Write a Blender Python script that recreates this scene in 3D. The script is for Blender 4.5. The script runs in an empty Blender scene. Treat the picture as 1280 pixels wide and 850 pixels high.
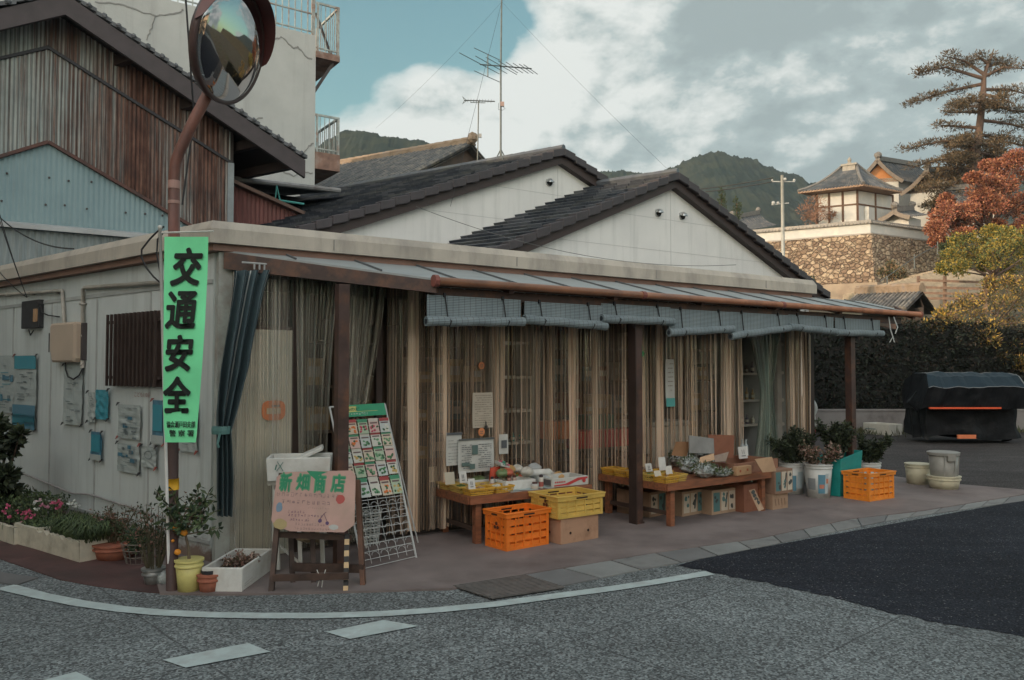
import bpy, math, random
from mathutils import Matrix, Vector
R = math.radians
random.seed(7)
scene = bpy.context.scene
COL = scene.collection

# ---------------------------------------------------------------- camera
cam_d = bpy.data.cameras.new("camera")
cam = bpy.data.objects.new("camera", cam_d)
COL.objects.link(cam)
cam_d.sensor_width = 36.0
cam_d.lens = 36.0 * 1000 / 1280
cam_d.clip_start = 0.05
cam_d.clip_end = 4000
PITCH = math.atan(35 / 1000)
cam.location = (0, 0, 1.6)
cam.rotation_euler = (R(90) + PITCH, 0, 0)
scene.camera = cam

# ---------------------------------------------------------------- sun and sky
SUN_AZ = Vector((-0.90, -0.44, 0)).normalized()
SUN_EL = R(17)
sun_d = bpy.data.lights.new("sun", 'SUN')
sun_d.energy = 2.0
sun_d.angle = R(0.6)
sun_d.color = (1.0, 0.74, 0.50)
sun = bpy.data.objects.new("sun", sun_d)
COL.objects.link(sun)
to_sun = Vector((SUN_AZ.x * math.cos(SUN_EL), SUN_AZ.y * math.cos(SUN_EL), math.sin(SUN_EL)))
sun.rotation_euler = to_sun.to_track_quat('Z', 'Y').to_euler()

world = bpy.data.worlds.new("World")
scene.world = world
world.use_nodes = True
nt = world.node_tree
for n in list(nt.nodes):
    nt.nodes.remove(n)
def wn(t, **kw):
    n = nt.nodes.new(t)
    for k, v in kw.items():
        setattr(n, k, v)
    return n
def wl(a, b):
    nt.links.new(a, b)
sky = wn('ShaderNodeTexSky', sky_type='NISHITA', sun_disc=False)
sky.sun_elevation = SUN_EL
sky.sun_rotation = math.atan2(SUN_AZ.x, SUN_AZ.y)
sky.air_density = 1.2
sky.dust_density = 1.5
tint = wn('ShaderNodeMix', data_type='RGBA', blend_type='MULTIPLY')
tint.inputs[0].default_value = 1.0
tint.inputs[7].default_value = (0.62, 0.82, 0.68, 1)
wl(sky.outputs[0], tint.inputs[6])
tc = wn('ShaderNodeTexCoord')
sep = wn('ShaderNodeSeparateXYZ'); wl(tc.outputs['Generated'], sep.inputs[0])
zc = wn('ShaderNodeMath', operation='MAXIMUM'); wl(sep.outputs[2], zc.inputs[0]); zc.inputs[1].default_value = 0.0
mp = wn('ShaderNodeMapping'); wl(tc.outputs['Generated'], mp.inputs[0])
mp.inputs['Location'].default_value = (0.42, 0.0, 0.25)
mp.inputs['Scale'].default_value = (1.0, 1.0, 1.7)
def wnoise(scale, detail, rough, off=None, dist=0.0):
    n = wn('ShaderNodeTexNoise', noise_dimensions='3D')
    n.inputs['Scale'].default_value = scale
    n.inputs['Detail'].default_value = detail
    n.inputs['Roughness'].default_value = rough
    n.inputs['Distortion'].default_value = dist
    if off is None:
        wl(mp.outputs[0], n.inputs['Vector'])
    else:
        a = wn('ShaderNodeVectorMath', operation='ADD')
        wl(mp.outputs[0], a.inputs[0]); a.inputs[1].default_value = off
        wl(a.outputs[0], n.inputs['Vector'])
    return n
def wramp(src, stops):
    r = wn('ShaderNodeValToRGB'); wl(src, r.inputs[0])
    el = r.color_ramp.elements
    while len(el) > 1: el.remove(el[-1])
    el[0].position = stops[0][0]; el[0].color = stops[0][1]
    for p, c in stops[1:]:
        e = el.new(p); e.color = c
    return r
def g4(v): return (v, v, v, 1)
n_a = wnoise(3.6, 13, 0.54, dist=0.2)
n_b = wnoise(3.6, 13, 0.54, off=tuple(to_sun * 0.035 + Vector((0, 0, 0.055))), dist=0.2)
def skydir(px, py):
    a = (px - 640) / 1000; b = (425 - py) / 1000
    return Vector((a, math.cos(PITCH) - b * math.sin(PITCH), math.sin(PITCH) + b * math.cos(PITCH))).normalized()
# banks of cloud and open gaps at fixed places of the sky
def banks(acc, spots):
  for px, py, rad, wgt in spots:
    dp = wn('ShaderNodeVectorMath', operation='DOT_PRODUCT'); wl(tc.outputs['Generated'], dp.inputs[0]); dp.inputs[1].default_value = skydir(px, py)
    mr = wn('ShaderNodeMapRange', interpolation_type='SMOOTHSTEP'); wl(dp.outputs['Value'], mr.inputs[0])
    mr.inputs[1].default_value = math.cos(rad / 1000 * 1.5); mr.inputs[2].default_value = 1.0; mr.inputs[3].default_value = 0; mr.inputs[4].default_value = wgt
    ad = wn('ShaderNodeMath', operation='ADD'); wl(acc, ad.inputs[0]); wl(mr.outputs[0], ad.inputs[1]); acc = ad.outputs[0]
  return acc
acc = banks(n_a.outputs[0], ((505, 105, 95, .17), (560, 165, 110, .12), (455, 150, 60, .05), (600, 5, 75, -.20), (520, 5, 70, -.22), (420, 70, 75, -.24), (450, 10, 60, -.12), (690, 60, 90, .10), (800, 120, 150, .16), (980, 60, 200, .16), (1180, 120, 220, .18), (1270, 30, 90, -.05), (610, 70, 28, -.14)))
mask = wramp(acc, [(0.44, g4(0)), (0.50, g4(0.7)), (0.58, g4(1))])
lit = wn('ShaderNodeMath', operation='SUBTRACT'); wl(n_a.outputs[0], lit.inputs[0]); wl(n_b.outputs[0], lit.inputs[1])
n_c = wnoise(11, 8, 0.6, dist=0.1)
n_d = wnoise(11, 8, 0.6, off=tuple(to_sun * 0.012 + Vector((0, 0, 0.02))), dist=0.1)
fine = wn('ShaderNodeMath', operation='SUBTRACT'); wl(n_c.outputs[0], fine.inputs[0]); wl(n_d.outputs[0], fine.inputs[1])
f2 = wn('ShaderNodeMath', operation='MULTIPLY_ADD'); wl(fine.outputs[0], f2.inputs[0]); f2.inputs[1].default_value = 0.40; wl(lit.outputs[0], f2.inputs[2]); lit = f2
lit2 = wn('ShaderNodeMath', operation='MULTIPLY_ADD'); wl(lit.outputs[0], lit2.inputs[0]); lit2.inputs[1].default_value = 4.0; lit2.inputs[2].default_value = 0.64
dens = wn('ShaderNodeMath', operation='MULTIPLY_ADD'); wl(acc, dens.inputs[0]); dens.inputs[1].default_value = -0.55; dens.inputs[2].default_value = 0.33
lit3 = wn('ShaderNodeMath', operation='ADD'); wl(lit2.outputs[0], lit3.inputs[0]); wl(dens.outputs[0], lit3.inputs[1])
bri = banks(lit3.outputs[0], ((500, 95, 85, .50), (452, 150, 55, .22), (545, 60, 50, .2), (650, 95, 70, .30), (745, 70, 80, .26), (690, 150, 70, .16), (850, 95, 70, .20), (560, 180, 50, -.10), (1010, 90, 45, .1), (1050, 60, 170, -.14), (1220, 60, 150, -.16), (900, 30, 60, -.1)))
ccol = wramp(bri, [(0.20, (1.6, 1.9, 1.92, 1)), (0.50, (2.0, 2.35, 2.35, 1)), (0.72, (3.0, 3.2, 3.1, 1)), (0.95, (3.75, 3.85, 3.7, 1))])
cm = wn('ShaderNodeMix', data_type='RGBA')
wl(mask.outputs[0], cm.inputs[0]); wl(tint.outputs[2], cm.inputs[6]); wl(ccol.outputs[0], cm.inputs[7])
# sky brightened behind the camera, added to light the shop front
sdot = wn('ShaderNodeVectorMath', operation='DOT_PRODUCT'); wl(tc.outputs['Generated'], sdot.inputs[0]); sdot.inputs[1].default_value = Vector((-0.22, -0.95, 0.10)).normalized()
glow = wramp(sdot.outputs['Value'], [(0.0, g4(1.0)), (0.30, (2.0, 1.75, 1.78, 1)), (1.0, (5.6, 4.2, 3.8, 1))])
gm = wn('ShaderNodeMix', data_type='RGBA', blend_type='MULTIPLY'); gm.inputs[0].default_value = 1.0
wl(cm.outputs[2], gm.inputs[6]); wl(glow.outputs[0], gm.inputs[7])
bg = wn('ShaderNodeBackground'); bg.inputs[1].default_value = 0.12
wl(gm.outputs[2], bg.inputs[0])
out = wn('ShaderNodeOutputWorld'); wl(bg.outputs[0], out.inputs[0])

scene.view_settings.view_transform = 'Standard'
scene.view_settings.look = 'None'
scene.view_settings.exposure = 0.88
scene.view_settings.gamma = 1.0
scene.cycles.max_bounces = 8
scene.cycles.transparent_max_bounces = 16

# ---------------------------------------------------------------- pixel rays (photo 1280 x 850) to world points
H0 = 1.6
def ray(px, py):
    a = (px - 640) / 1000; b = (425 - py) / 1000
    return Vector((a, math.cos(PITCH) - b * math.sin(PITCH), math.sin(PITCH) + b * math.cos(PITCH)))
def G(px, py, z=0.0):
    d = ray(px, py); t = (z - H0) / d.z
    return Vector((d.x * t, d.y * t, z))
def D(px, py, Y):
    d = ray(px, py); t = Y / d.y
    return Vector((d.x * t, Y, H0 + d.z * t))
def frame(o, xdir):
    x = Vector((xdir[0], xdir[1], 0)).normalized(); z = Vector((0, 0, 1)); y = z.cross(x)
    M = Matrix.Identity(4)
    for i in range(3):
        M[i][0] = x[i]; M[i][1] = y[i]; M[i][2] = z[i]; M[i][3] = o[i]
    return M
def onplane(M, px, py, y0=0.0):
    """(x, z) in frame M where the pixel's ray meets the vertical plane y = y0 of that frame"""
    Mi = M.inverted(); o = Mi @ Vector((0, 0, H0)); d = Mi.to_3x3() @ ray(px, py)
    t = (y0 - o.y) / d.y
    p = o + d * t
    return p.x, p.z

# ---------------------------------------------------------------- mesh builder
class MB:
    def __init__(s, M=None):
        s.v = []; s.f = []; s.m = []; s.M = M
    def P(s, p):
        p = Vector(p)
        return (s.M @ p) if s.M is not None else p
    def add(s, vs, fs, m=0):
        b = len(s.v); s.v += [s.P(p) for p in vs]
        for f in fs:
            s.f.append([b + i for i in f]); s.m.append(m)
        return s
    def quad(s, a, b, c, d, m=0): return s.add([a, b, c, d], [(0, 1, 2, 3)], m)
    def hexa(s, p, m=0):
        return s.add(p, [(3, 2, 1, 0), (4, 5, 6, 7), (0, 1, 5, 4), (1, 2, 6, 5), (2, 3, 7, 6), (3, 0, 4, 7)], m)
    def bx(s, x0, x1, y0, y1, z0, z1, m=0):
        return s.hexa([(x0, y0, z0), (x1, y0, z0), (x1, y1, z0), (x0, y1, z0), (x0, y0, z1), (x1, y0, z1), (x1, y1, z1), (x0, y1, z1)], m)
    def taper(s, w, d, h, w2, d2, z0=0, m=0):
        return s.hexa([(-w/2, -d/2, z0), (w/2, -d/2, z0), (w/2, d/2, z0), (-w/2, d/2, z0), (-w2/2, -d2/2, z0+h), (w2/2, -d2/2, z0+h), (w2/2, d2/2, z0+h), (-w2/2, d2/2, z0+h)], m)
    def slab(s, q, off, m=0):
        q = [Vector(p) for p in q]; off = Vector(off)
        return s.hexa([p for p in q] + [p + off for p in q], m)
    def prism(s, poly, z0, z1, m=0):
        n = len(poly)
        vs = [(x, y, z0) for x, y in poly] + [(x, y, z1) for x, y in poly]
        fs = [tuple(reversed(range(n))), tuple(range(n, 2 * n))] + [(i, (i + 1) % n, n + (i + 1) % n, n + i) for i in range(n)]
        return s.add(vs, fs, m)
    def sheet(s, poly, z, m=0):
        return s.add([(x, y, z) for x, y in poly], [tuple(range(len(poly)))], m)
    def bar(s, a, b, w, h=None, m=0):
        """rectangular bar from a to b, w across, h high"""
        h = h or w; a = Vector(a); b = Vector(b); d = (b - a).normalized()
        up = Vector((0, 0, 1)) if abs(d.z) < 0.95 else Vector((0, 1, 0))
        r = d.cross(up).normalized() * w / 2; u = r.cross(d).normalized() * h / 2
        return s.hexa([a - r - u, a + r - u, a + r + u, a - r + u, b - r - u, b + r - u, b + r + u, b - r + u], m)
    def tube(s, pts, rad, n=8, m=0, cap=True):
        pts = [Vector(p) for p in pts]
        rs = rad if isinstance(rad, (list, tuple)) else [rad] * len(pts)
        vs = []; fs = []
        prev = None
        for i, p in enumerate(pts):
            d = (pts[min(i + 1, len(pts) - 1)] - pts[max(i - 1, 0)]).normalized()
            if prev is None:
                a = d.cross(Vector((0, 0, 1)) if abs(d.z) < 0.9 else Vector((1, 0, 0))).normalized()
            else:
                a = (prev - d * prev.dot(d)).normalized()
            prev = a; b = d.cross(a)
            for k in range(n):
                t = 2 * math.pi * k / n
                vs.append(p + (a * math.cos(t) + b * math.sin(t)) * rs[i])
        for i in range(len(pts) - 1):
            for k in range(n):
                k2 = (k + 1) % n
                fs.append((i * n + k, i * n + k2, (i + 1) * n + k2, (i + 1) * n + k))
        if cap:
            fs.append(tuple(range(n))); fs.append(tuple((len(pts) - 1) * n + k for k in reversed(range(n))))
        return s.add(vs, fs, m)
    def lathe(s, prof, n=20, c=(0, 0, 0), m=0, sx=1, sy=1):
        vs = []; fs = []
        for r, z in prof:
            for k in range(n):
                t = 2 * math.pi * k / n
                vs.append((c[0] + r * sx * math.cos(t), c[1] + r * sy * math.sin(t), c[2] + z))
        for i in range(len(prof) - 1):
            for k in range(n):
                k2 = (k + 1) % n
                fs.append((i * n + k, i * n + k2, (i + 1) * n + k2, (i + 1) * n + k))
        if prof[0][0] > 1e-5: fs.append(tuple(reversed(range(n))))
        if prof[-1][0] > 1e-5: fs.append(tuple((len(prof) - 1) * n + k for k in range(n)))
        return s.add(vs, fs, m)
    def grid(s, fn, nu, nv, m=0):
        vs = [fn(i / nu, j / nv) for j in range(nv + 1) for i in range(nu + 1)]
        w = nu + 1
        fs = [(j * w + i, j * w + i + 1, (j + 1) * w + i + 1, (j + 1) * w + i) for j in range(nv) for i in range(nu)]
        return s.add(vs, fs, m)
    def blob(s, c, r, m=0, n=8, k=6, jit=0.0, sq=(1, 1, 1)):
        vs = []; fs = []
        for j in range(k + 1):
            ph = math.pi * j / k
            for i in range(n):
                t = 2 * math.pi * i / n
                q = r * (1 + random.uniform(-jit, jit))
                vs.append((c[0] + q * sq[0] * math.sin(ph) * math.cos(t), c[1] + q * sq[1] * math.sin(ph) * math.sin(t), c[2] + q * sq[2] * math.cos(ph)))
        for j in range(k):
            for i in range(n):
                i2 = (i + 1) % n
                fs.append((j * n + i, (j + 1) * n + i, (j + 1) * n + i2, j * n + i2))
        return s.add(vs, fs, m)
    def leaf(s, p, d, l, w, m=0, nrm=None):
        """pointed leaf: two triangles folded along the middle"""
        p = Vector(p); d = Vector(d).normalized()
        nrm = nrm or Vector((random.gauss(0, 1), random.gauss(0, 1), random.gauss(0, 1)))
        sd = d.cross(nrm)
        if sd.length < 1e-4: sd = d.orthogonal()
        sd = sd.normalized(); up = sd.cross(d)
        return s.add([p, p + d * l * .5 + sd * w / 2 + up * w * .2, p + d * l, p + d * l * .5 - sd * w / 2 + up * w * .2], [(0, 1, 2), (0, 2, 3)], m)
    def build(s, name, mats, parent=None, world=False, smooth=False):
        me = bpy.data.meshes.new(name)
        vs = s.v
        if parent is not None and world:
            Mi = parent.matrix_basis.inverted()
            pp = parent.parent
            while pp is not None:
                Mi = Mi @ pp.matrix_basis.inverted(); pp = pp.parent
            vs = [Mi @ p for p in vs]
        me.from_pydata([tuple(p) for p in vs], [], s.f)
        if not isinstance(mats, (list, tuple)): mats = [mats]
        for m in mats: me.materials.append(m)
        if len(mats) > 1: me.polygons.foreach_set('material_index', s.m)
        if smooth: me.polygons.foreach_set('use_smooth', [True] * len(me.polygons))
        me.update()
        o = bpy.data.objects.new(name, me); COL.objects.link(o)
        if parent is not None: o.parent = parent
        if smooth == 2:
            pass
        return o

def tag(o, label=None, cat=None, group=None, kind=None):
    if label: o['label'] = label
    if cat: o['category'] = cat
    if group: o['group'] = group
    if kind: o['kind'] = kind
    return o
def thing(name, label, cat, M=None, group=None):
    o = bpy.data.objects.new(name, None); COL.objects.link(o)
    o.empty_display_size = 0.1
    if M is not None:
        if isinstance(M, Matrix): o.matrix_basis = M
        else: o.location = M
    return tag(o, label, cat, group)
def at(o, M):
    o.matrix_basis = M if isinstance(M, Matrix) else Matrix.Translation(Vector(M))
    return o
def rz(loc, a): return Matrix.Translation(Vector(loc)) @ Matrix.Rotation(a, 4, 'Z')
def copy_tree(o, parent=None, top=True):
    c = o.copy(); COL.objects.link(c)
    if not top: c.parent = parent
    for ch in list(o.children): copy_tree(ch, c, False)
    return c
def bevel(o, w=0.005, seg=2):
    b = o.modifiers.new('b', 'BEVEL'); b.width = w; b.segments = seg; b.limit_method = 'ANGLE'; b.angle_limit = R(40)
    return o

# ---------------------------------------------------------------- materials
def newmat(name):
    m = bpy.data.materials.new(name); m.use_nodes = True
    t = m.node_tree; b = t.nodes['Principled BSDF']
    return m, t, b
def nd(t, typ, **kw):
    n = t.nodes.new(typ)
    for k, v in kw.items(): setattr(n, k, v)
    return n
def coords(t, stretch=(1, 1, 1), kind='Object', rot=(0, 0, 0)):
    c = nd(t, 'ShaderNodeTexCoord'); mp = nd(t, 'ShaderNodeMapping')
    t.links.new(c.outputs[kind], mp.inputs[0]); mp.inputs['Scale'].default_value = stretch; mp.inputs['Rotation'].default_value = rot
    return mp.outputs[0]
def noise(t, v, scale, detail=5, rough=.55):
    n = nd(t, 'ShaderNodeTexNoise'); t.links.new(v, n.inputs['Vector'])
    n.inputs['Scale'].default_value = scale; n.inputs['Detail'].default_value = detail; n.inputs['Roughness'].default_value = rough
    return n.outputs[0]
def ramp(t, src, stops, const=False):
    r = nd(t, 'ShaderNodeValToRGB'); t.links.new(src, r.inputs[0])
    if const: r.color_ramp.interpolation = 'CONSTANT'
    el = r.color_ramp.elements
    while len(el) > 1: el.remove(el[-1])
    def c4(c): return (c, c, c, 1) if isinstance(c, (int, float)) else (c[0], c[1], c[2], 1)
    el[0].position = stops[0][0]; el[0].color = c4(stops[0][1])
    for p, c in stops[1:]:
        e = el.new(p); e.color = c4(c)
    return r.outputs[0]
def mix(t, f, a, b, bt='MIX'):
    n = nd(t, 'ShaderNodeMix', data_type='RGBA', blend_type=bt)
    for s, k in ((f, 0), (a, 6), (b, 7)):
        if isinstance(s, (int, float)):
            n.inputs[k].default_value = s if k == 0 else (s, s, s, 1)
        elif isinstance(s, tuple): n.inputs[k].default_value = (s[0], s[1], s[2], 1)
        else: t.links.new(s, n.inputs[k])
    return n.outputs[2]
def math_(t, op, a, b=None):
    n = nd(t, 'ShaderNodeMath', operation=op)
    for s, k in ((a, 0), (b, 1)):
        if s is None: continue
        if isinstance(s, (int, float)): n.inputs[k].default_value = s
        else: t.links.new(s, n.inputs[k])
    return n.outputs[0]
def bump(t, b, src, strength=.3, dist=.01):
    n = nd(t, 'ShaderNodeBump'); n.inputs['Strength'].default_value = strength; n.inputs['Distance'].default_value = dist
    t.links.new(src, n.inputs['Height']); t.links.new(n.outputs[0], b.inputs['Normal'])
def mat(name, c, var=.25, scale=4, rough=.7, bmp=.2, bs=60, stretch=(1, 1, 1), metal=0, dirt=None, dsc=2.0, spec=.4, bdist=.004):
    m, t, b = newmat(name)
    v = coords(t, stretch)
    n1 = noise(t, v, scale, 6, .6)
    lo = tuple(x * (1 - var) for x in c); hi = tuple(min(1, x * (1 + var)) for x in c)
    col = ramp(t, n1, [(.3, lo), (.7, hi)])
    if dirt:
        n2 = noise(t, coords(t, stretch), dsc, 8, .65)
        col = mix(t, ramp(t, n2, [(.48, 0.0), (.68, .85)]), col, dirt)
    t.links.new(col, b.inputs['Base Color'])
    rr = ramp(t, n1, [(.3, rough * .85), (.7, min(1, rough * 1.1))]); t.links.new(rr, b.inputs['Roughness'])
    b.inputs['Metallic'].default_value = metal
    b.inputs['Specular IOR Level'].default_value = spec
    if bmp: bump(t, b, noise(t, coords(t, stretch), bs, 4, .6), bmp, bdist)
    return m
MT = {}
def M_(k, *a, **kw):
    if k not in MT: MT[k] = mat(k, *a, **kw)
    return MT[k]
def flat(k, c, rough=.6, var=.08): return M_(k, c, var=var, scale=12, rough=rough, bmp=.05, bs=90)

# ---------------------------------------------------------------- text
def glyphs(body, shear=0.0, fit=None):
    """outline of the words as (vertices, faces), scaled to the unit square"""
    cu = bpy.data.curves.new('t', 'FONT'); cu.body = body; cu.size = 1; cu.shear = shear; cu.resolution_u = 3
    ob = bpy.data.objects.new('tmp', cu); COL.objects.link(ob)
    bpy.context.view_layer.update()
    me = bpy.data.meshes.new_from_object(ob.evaluated_get(bpy.context.evaluated_depsgraph_get()))
    bpy.data.objects.remove(ob); bpy.data.curves.remove(cu)
    xs = [v.co.x for v in me.vertices]; ys = [v.co.y for v in me.vertices]
    x0, x1, y0, y1 = min(xs), max(xs), min(ys), max(ys)
    r = [((v.co.x - x0) / (x1 - x0), (v.co.y - y0) / (y1 - y0)) for v in me.vertices], [tuple(p.vertices) for p in me.polygons]
    bpy.data.meshes.remove(me); return r
def strokes(b, body, put, bold, shear=0.0, n=8):
    """thick lettering: the outline laid several times, slightly shifted; put(u, v, layer) gives the point"""
    vs, fs = glyphs(body, shear)
    b.add([put(u, v, 0) for u, v in vs], fs)
    for k in range(n if bold else 0):
        a = 6.2832 * k / n; b.add([put(u + bold * math.cos(a), v + bold * math.sin(a), k + 1) for u, v in vs], fs)
def text_mesh(body, w, h, M, name, m, parent, bold=0.0, shear=0):
    b = MB(M); strokes(b, body, lambda u, v, k: (u * w, v * h, -.00005 * k), bold, shear)
    return b.build(name, m, parent, world=True)
def face_frame(origin, xd, yd):
    """matrix whose x runs along xd, y along yd, z out of the face"""
    x = Vector(xd).normalized(); z = x.cross(Vector(yd)).normalized(); y = z.cross(x)
    M = Matrix.Identity(4)
    for i in range(3):
        M[i][0] = x[i]; M[i][1] = y[i]; M[i][2] = z[i]; M[i][3] = origin[i]
    return M
def scribble(b, x0, x1, y, h, m=0, dens=1.0):
    """a row of small strokes that read as far-off writing, in a face frame"""
    x = x0
    while x < x1:
        w = h * random.uniform(.6, .95)
        for k in range(int(4 * dens)):
            ax = x + random.uniform(0, w); ay = y + random.uniform(0, h)
            if random.random() < .5: b.bx(x + w * .05, x + w * .9 * random.uniform(.6, 1), ay, ay + h * .12, 0.0008, 0.0014, m)
            else: b.bx(ax, ax + h * .12, y + h * random.uniform(0, .3), y + h * random.uniform(.6, 1), 0.0008, 0.0014, m)
        x += h * 1.12
# ================================================================= frames of the street corner
TH = math.atan((2110 - 640) / 1000)
U = Vector((math.sin(TH), math.cos(TH), 0))            # along the shop front, away to the right
CO = Vector((-2.42, 6.55, 0))                          # the shop's street corner
S = frame(CO, U)                                       # x along the front, y into the shop
LW = frame(CO, Vector((-0.778, 0.628, 0)))             # x along the left side wall, y outwards to the side street
def SP(px, py, y=0.0): return onplane(S, px, py, y)
def LP(px, py, y=0.0): return onplane(LW, px, py, y)
def sW(x, y, z): return S @ Vector((x, y, z))
Si = S.inverted()
def sG(px, py, z=0):
    p = Si @ G(px, py, z); return p.x, p.y

# ================================================================= ground
def structure(name, b, m, **k):
    o = b.build(name, m, **k); o['kind'] = 'structure'; return o

def granite_road():
    m, t, b = newmat('aggregate_paving')
    v = coords(t)
    vo = nd(t, 'ShaderNodeTexVoronoi'); vo.inputs['Scale'].default_value = 84; t.links.new(v, vo.inputs['Vector'])
    grain = ramp(t, vo.outputs['Color'], [(.15, (.028, .036, .040)), (.40, (.16, .192, .20)), (.6, (.32, .372, .38)), (.85, (.58, .67, .68))])
    n2 = noise(t, v, 160, 3, .7)
    grain = mix(t, .22, grain, ramp(t, n2, [(.3, .02), (.7, .45)]))
    big = noise(t, v, .8, 6, .6)
    grain = mix(t, 1.0, grain, ramp(t, big, [(.3, .36), (.7, .62)]), 'MULTIPLY')
    grain = mix(t, 1.0, grain, ramp(t, noise(t, coords(t, (.5, 2.6, 1), rot=(0, 0, -math.atan2(U.y, U.x))), .9, 5, .6), [(.35, .90), (.65, 1.08)]), 'MULTIPLY')
    stain = noise(t, v, 2.6, 7, .7)
    grain = mix(t, ramp(t, stain, [(.56, 0.0), (.75, .45)]), grain, (.035, .037, .04))
    # slab joints along and across the shop front
    vv = coords(t, rot=(0, 0, -math.atan2(U.y, U.x) - R(8)))
    wob = noise(t, v, 1.2, 3)
    add = nd(t, 'ShaderNodeVectorMath', operation='ADD'); t.links.new(vv, add.inputs[0])
    sc = nd(t, 'ShaderNodeVectorMath', operation='SCALE'); sc.inputs['Scale'].default_value = .05
    cmb = nd(t, 'ShaderNodeCombineXYZ'); t.links.new(wob, cmb.inputs[0]); t.links.new(wob, cmb.inputs[1]); t.links.new(cmb.outputs[0], sc.inputs[0]); t.links.new(sc.outputs[0], add.inputs[1])
    br = nd(t, 'ShaderNodeTexBrick'); t.links.new(add.outputs[0], br.inputs['Vector'])
    br.inputs['Scale'].default_value = 1; br.inputs['Brick Width'].default_value = 1.75; br.inputs['Row Height'].default_value = 1.1; br.inputs['Mortar Size'].default_value = .008; br.inputs['Mortar Smooth'].default_value = .3
    br.offset = 0.0
    grain = mix(t, math_(t, 'MULTIPLY', br.outputs['Fac'], .6), grain, (.02, .021, .023))
    t.links.new(grain, b.inputs['Base Color']); b.inputs['Roughness'].default_value = .85
    bump(t, b, vo.outputs['Distance'], .7, .004)
    return m
def asphalt(name, c, sp=.10):
    m, t, b = newmat(name)
    v = coords(t)
    vo = nd(t, 'ShaderNodeTexVoronoi'); vo.inputs['Scale'].default_value = 110; t.links.new(v, vo.inputs['Vector'])
    g = ramp(t, vo.outputs['Color'], [(.2, tuple(x * .5 for x in c)), (.6, c), (.85, tuple(x * 1.7 for x in c)), (.97, (sp, sp, sp))])
    big = noise(t, v, .6, 6, .65)
    g = mix(t, 1.0, g, ramp(t, big, [(.3, .75), (.7, 1.2)]), 'MULTIPLY')
    st = noise(t, coords(t, (1, 5, 1), rot=(0, 0, -math.atan2(U.y, U.x))), .8, 5, .6)
    g = mix(t, 1.0, g, ramp(t, st, [(.4, .9), (.7, 1.25)]), 'MULTIPLY')
    t.links.new(g, b.inputs['Base Color']); b.inputs['Roughness'].default_value = .9; b.inputs['Specular IOR Level'].default_value = .12
    bump(t, b, vo.outputs['Distance'], .6, .003)
    return m
m_gran = granite_road()
m_asph = asphalt('dark_asphalt', (.021, .024, .031), .18)
m_asph2 = asphalt('worn_asphalt', (.06, .056, .055), .14)
m_conc = mat('forecourt_concrete', (.185, .156, .148), .22, 1.6, .8, .35, 120, dirt=(.11, .088, .085), dsc=1.2)
m_kerb = mat('kerb_stone', (.20, .205, .20), .25, 3, .85, .4, 150, dirt=(.09, .09, .09), dsc=3)
m_red = mat('red_brown_pavement', (.085, .045, .042), .3, 3, .8, .4, 90, dirt=(.05, .035, .033), dsc=2)
m_line = mat('road_paint', (.40, .475, .47), .14, 8, .7, .5, 140, dirt=(.33, .36, .36), dsc=9)
m_soil = mat('bare_ground', (.045, .043, .035), .35, 2, .95, .6, 20, dirt=(.06, .07, .04), dsc=.8)

gb = MB(); gb.sheet([(-1500, -400), (1500, -400), (1500, 2200), (-1500, 2200)], -.03)
structure('ground', gb, m_soil)
rb = MB(); rb.sheet([(-30, -25), (40, -25), (40, 22), (10.5, 21), (2, 9), (-3, 8), (-12, 18), (-30, 26)], .004)
structure('road', rb, m_gran)

def pts(l, z): return [tuple(G(x, y, z).xy) for x, y in l]
random.seed(3)
low = []
edge = [(840, 706), (890, 717), (950, 728), (1010, 741), (1060, 752), (1110, 766), (1180, 781), (1280, 796), (1500, 838)]
for (x0, y0), (x1, y1) in zip(edge[:-1], edge[1:]):
    for k in range(7):
        f = k / 7; low.append((x0 + (x1 - x0) * f, y0 + (y1 - y0) * f + random.uniform(-1.3, 1.3)))
a0 = G(1280, 626).xy; a1 = G(920, 691).xy; adir = (a0 - a1).normalized()
far1 = a0 + adir * 22
apoly = [tuple(a1 - adir * .35)] + pts(low[1:], 0) + [(14, 2.0), (24, 3), tuple(far1 + Vector((8, -6))), tuple(far1), tuple(a0)]
ab = MB(); ab.sheet(apoly, .008); structure('asphalt_road', ab, m_asph)
# lot to the right of the shop, and the ground round the machine
pb = MB(); pb.sheet([tuple(sW(8.6, 8, 0).xy), tuple(sW(8.6, -2.4, 0).xy), tuple(sW(40, -3.2, 0).xy), tuple(sW(40, 12, 0).xy)], .0065)
structure('parking_ground', pb, m_asph2)

# concrete forecourt: the shop floor out to the kerb strip, rounded round the corner
inner = [(1290, 616), (1153, 638), (1065, 648), (950, 672), (815, 691), (640, 720), (600, 728), (565, 735), (500, 737), (430, 739), (350, 741), (270, 742), (200, 741)]
fp = pts(inner, .02)
fpoly = [tuple(sW(8.9, 5, 0).xy), tuple(sW(9.6, .2, 0).xy), tuple(G(1175, 603, .02).xy), tuple(G(1280, 612, .02).xy)] + fp + [tuple(G(188, 700, .02).xy), tuple((CO + Vector((-.9, .9, 0))).xy), tuple(sW(0, 5, 0).xy)]
cb = MB(); cb.prism(list(reversed(fpoly)), -.03, .02); structure('forecourt', cb, m_conc)
# red brown pavement along the side wall
rp = pts([(205, 741), (177, 739), (120, 732), (75, 724), (0, 698), (-160, 655), (-500, 600)], .012)
rpoly = rp + [tuple((LW @ Vector((9, 0, 0))).xy), tuple((LW @ Vector((0, 0, 0))).xy)]
cb = MB(); cb.prism(rpoly, -.03, .012); structure('side_pavement', cb, m_red)
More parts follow.
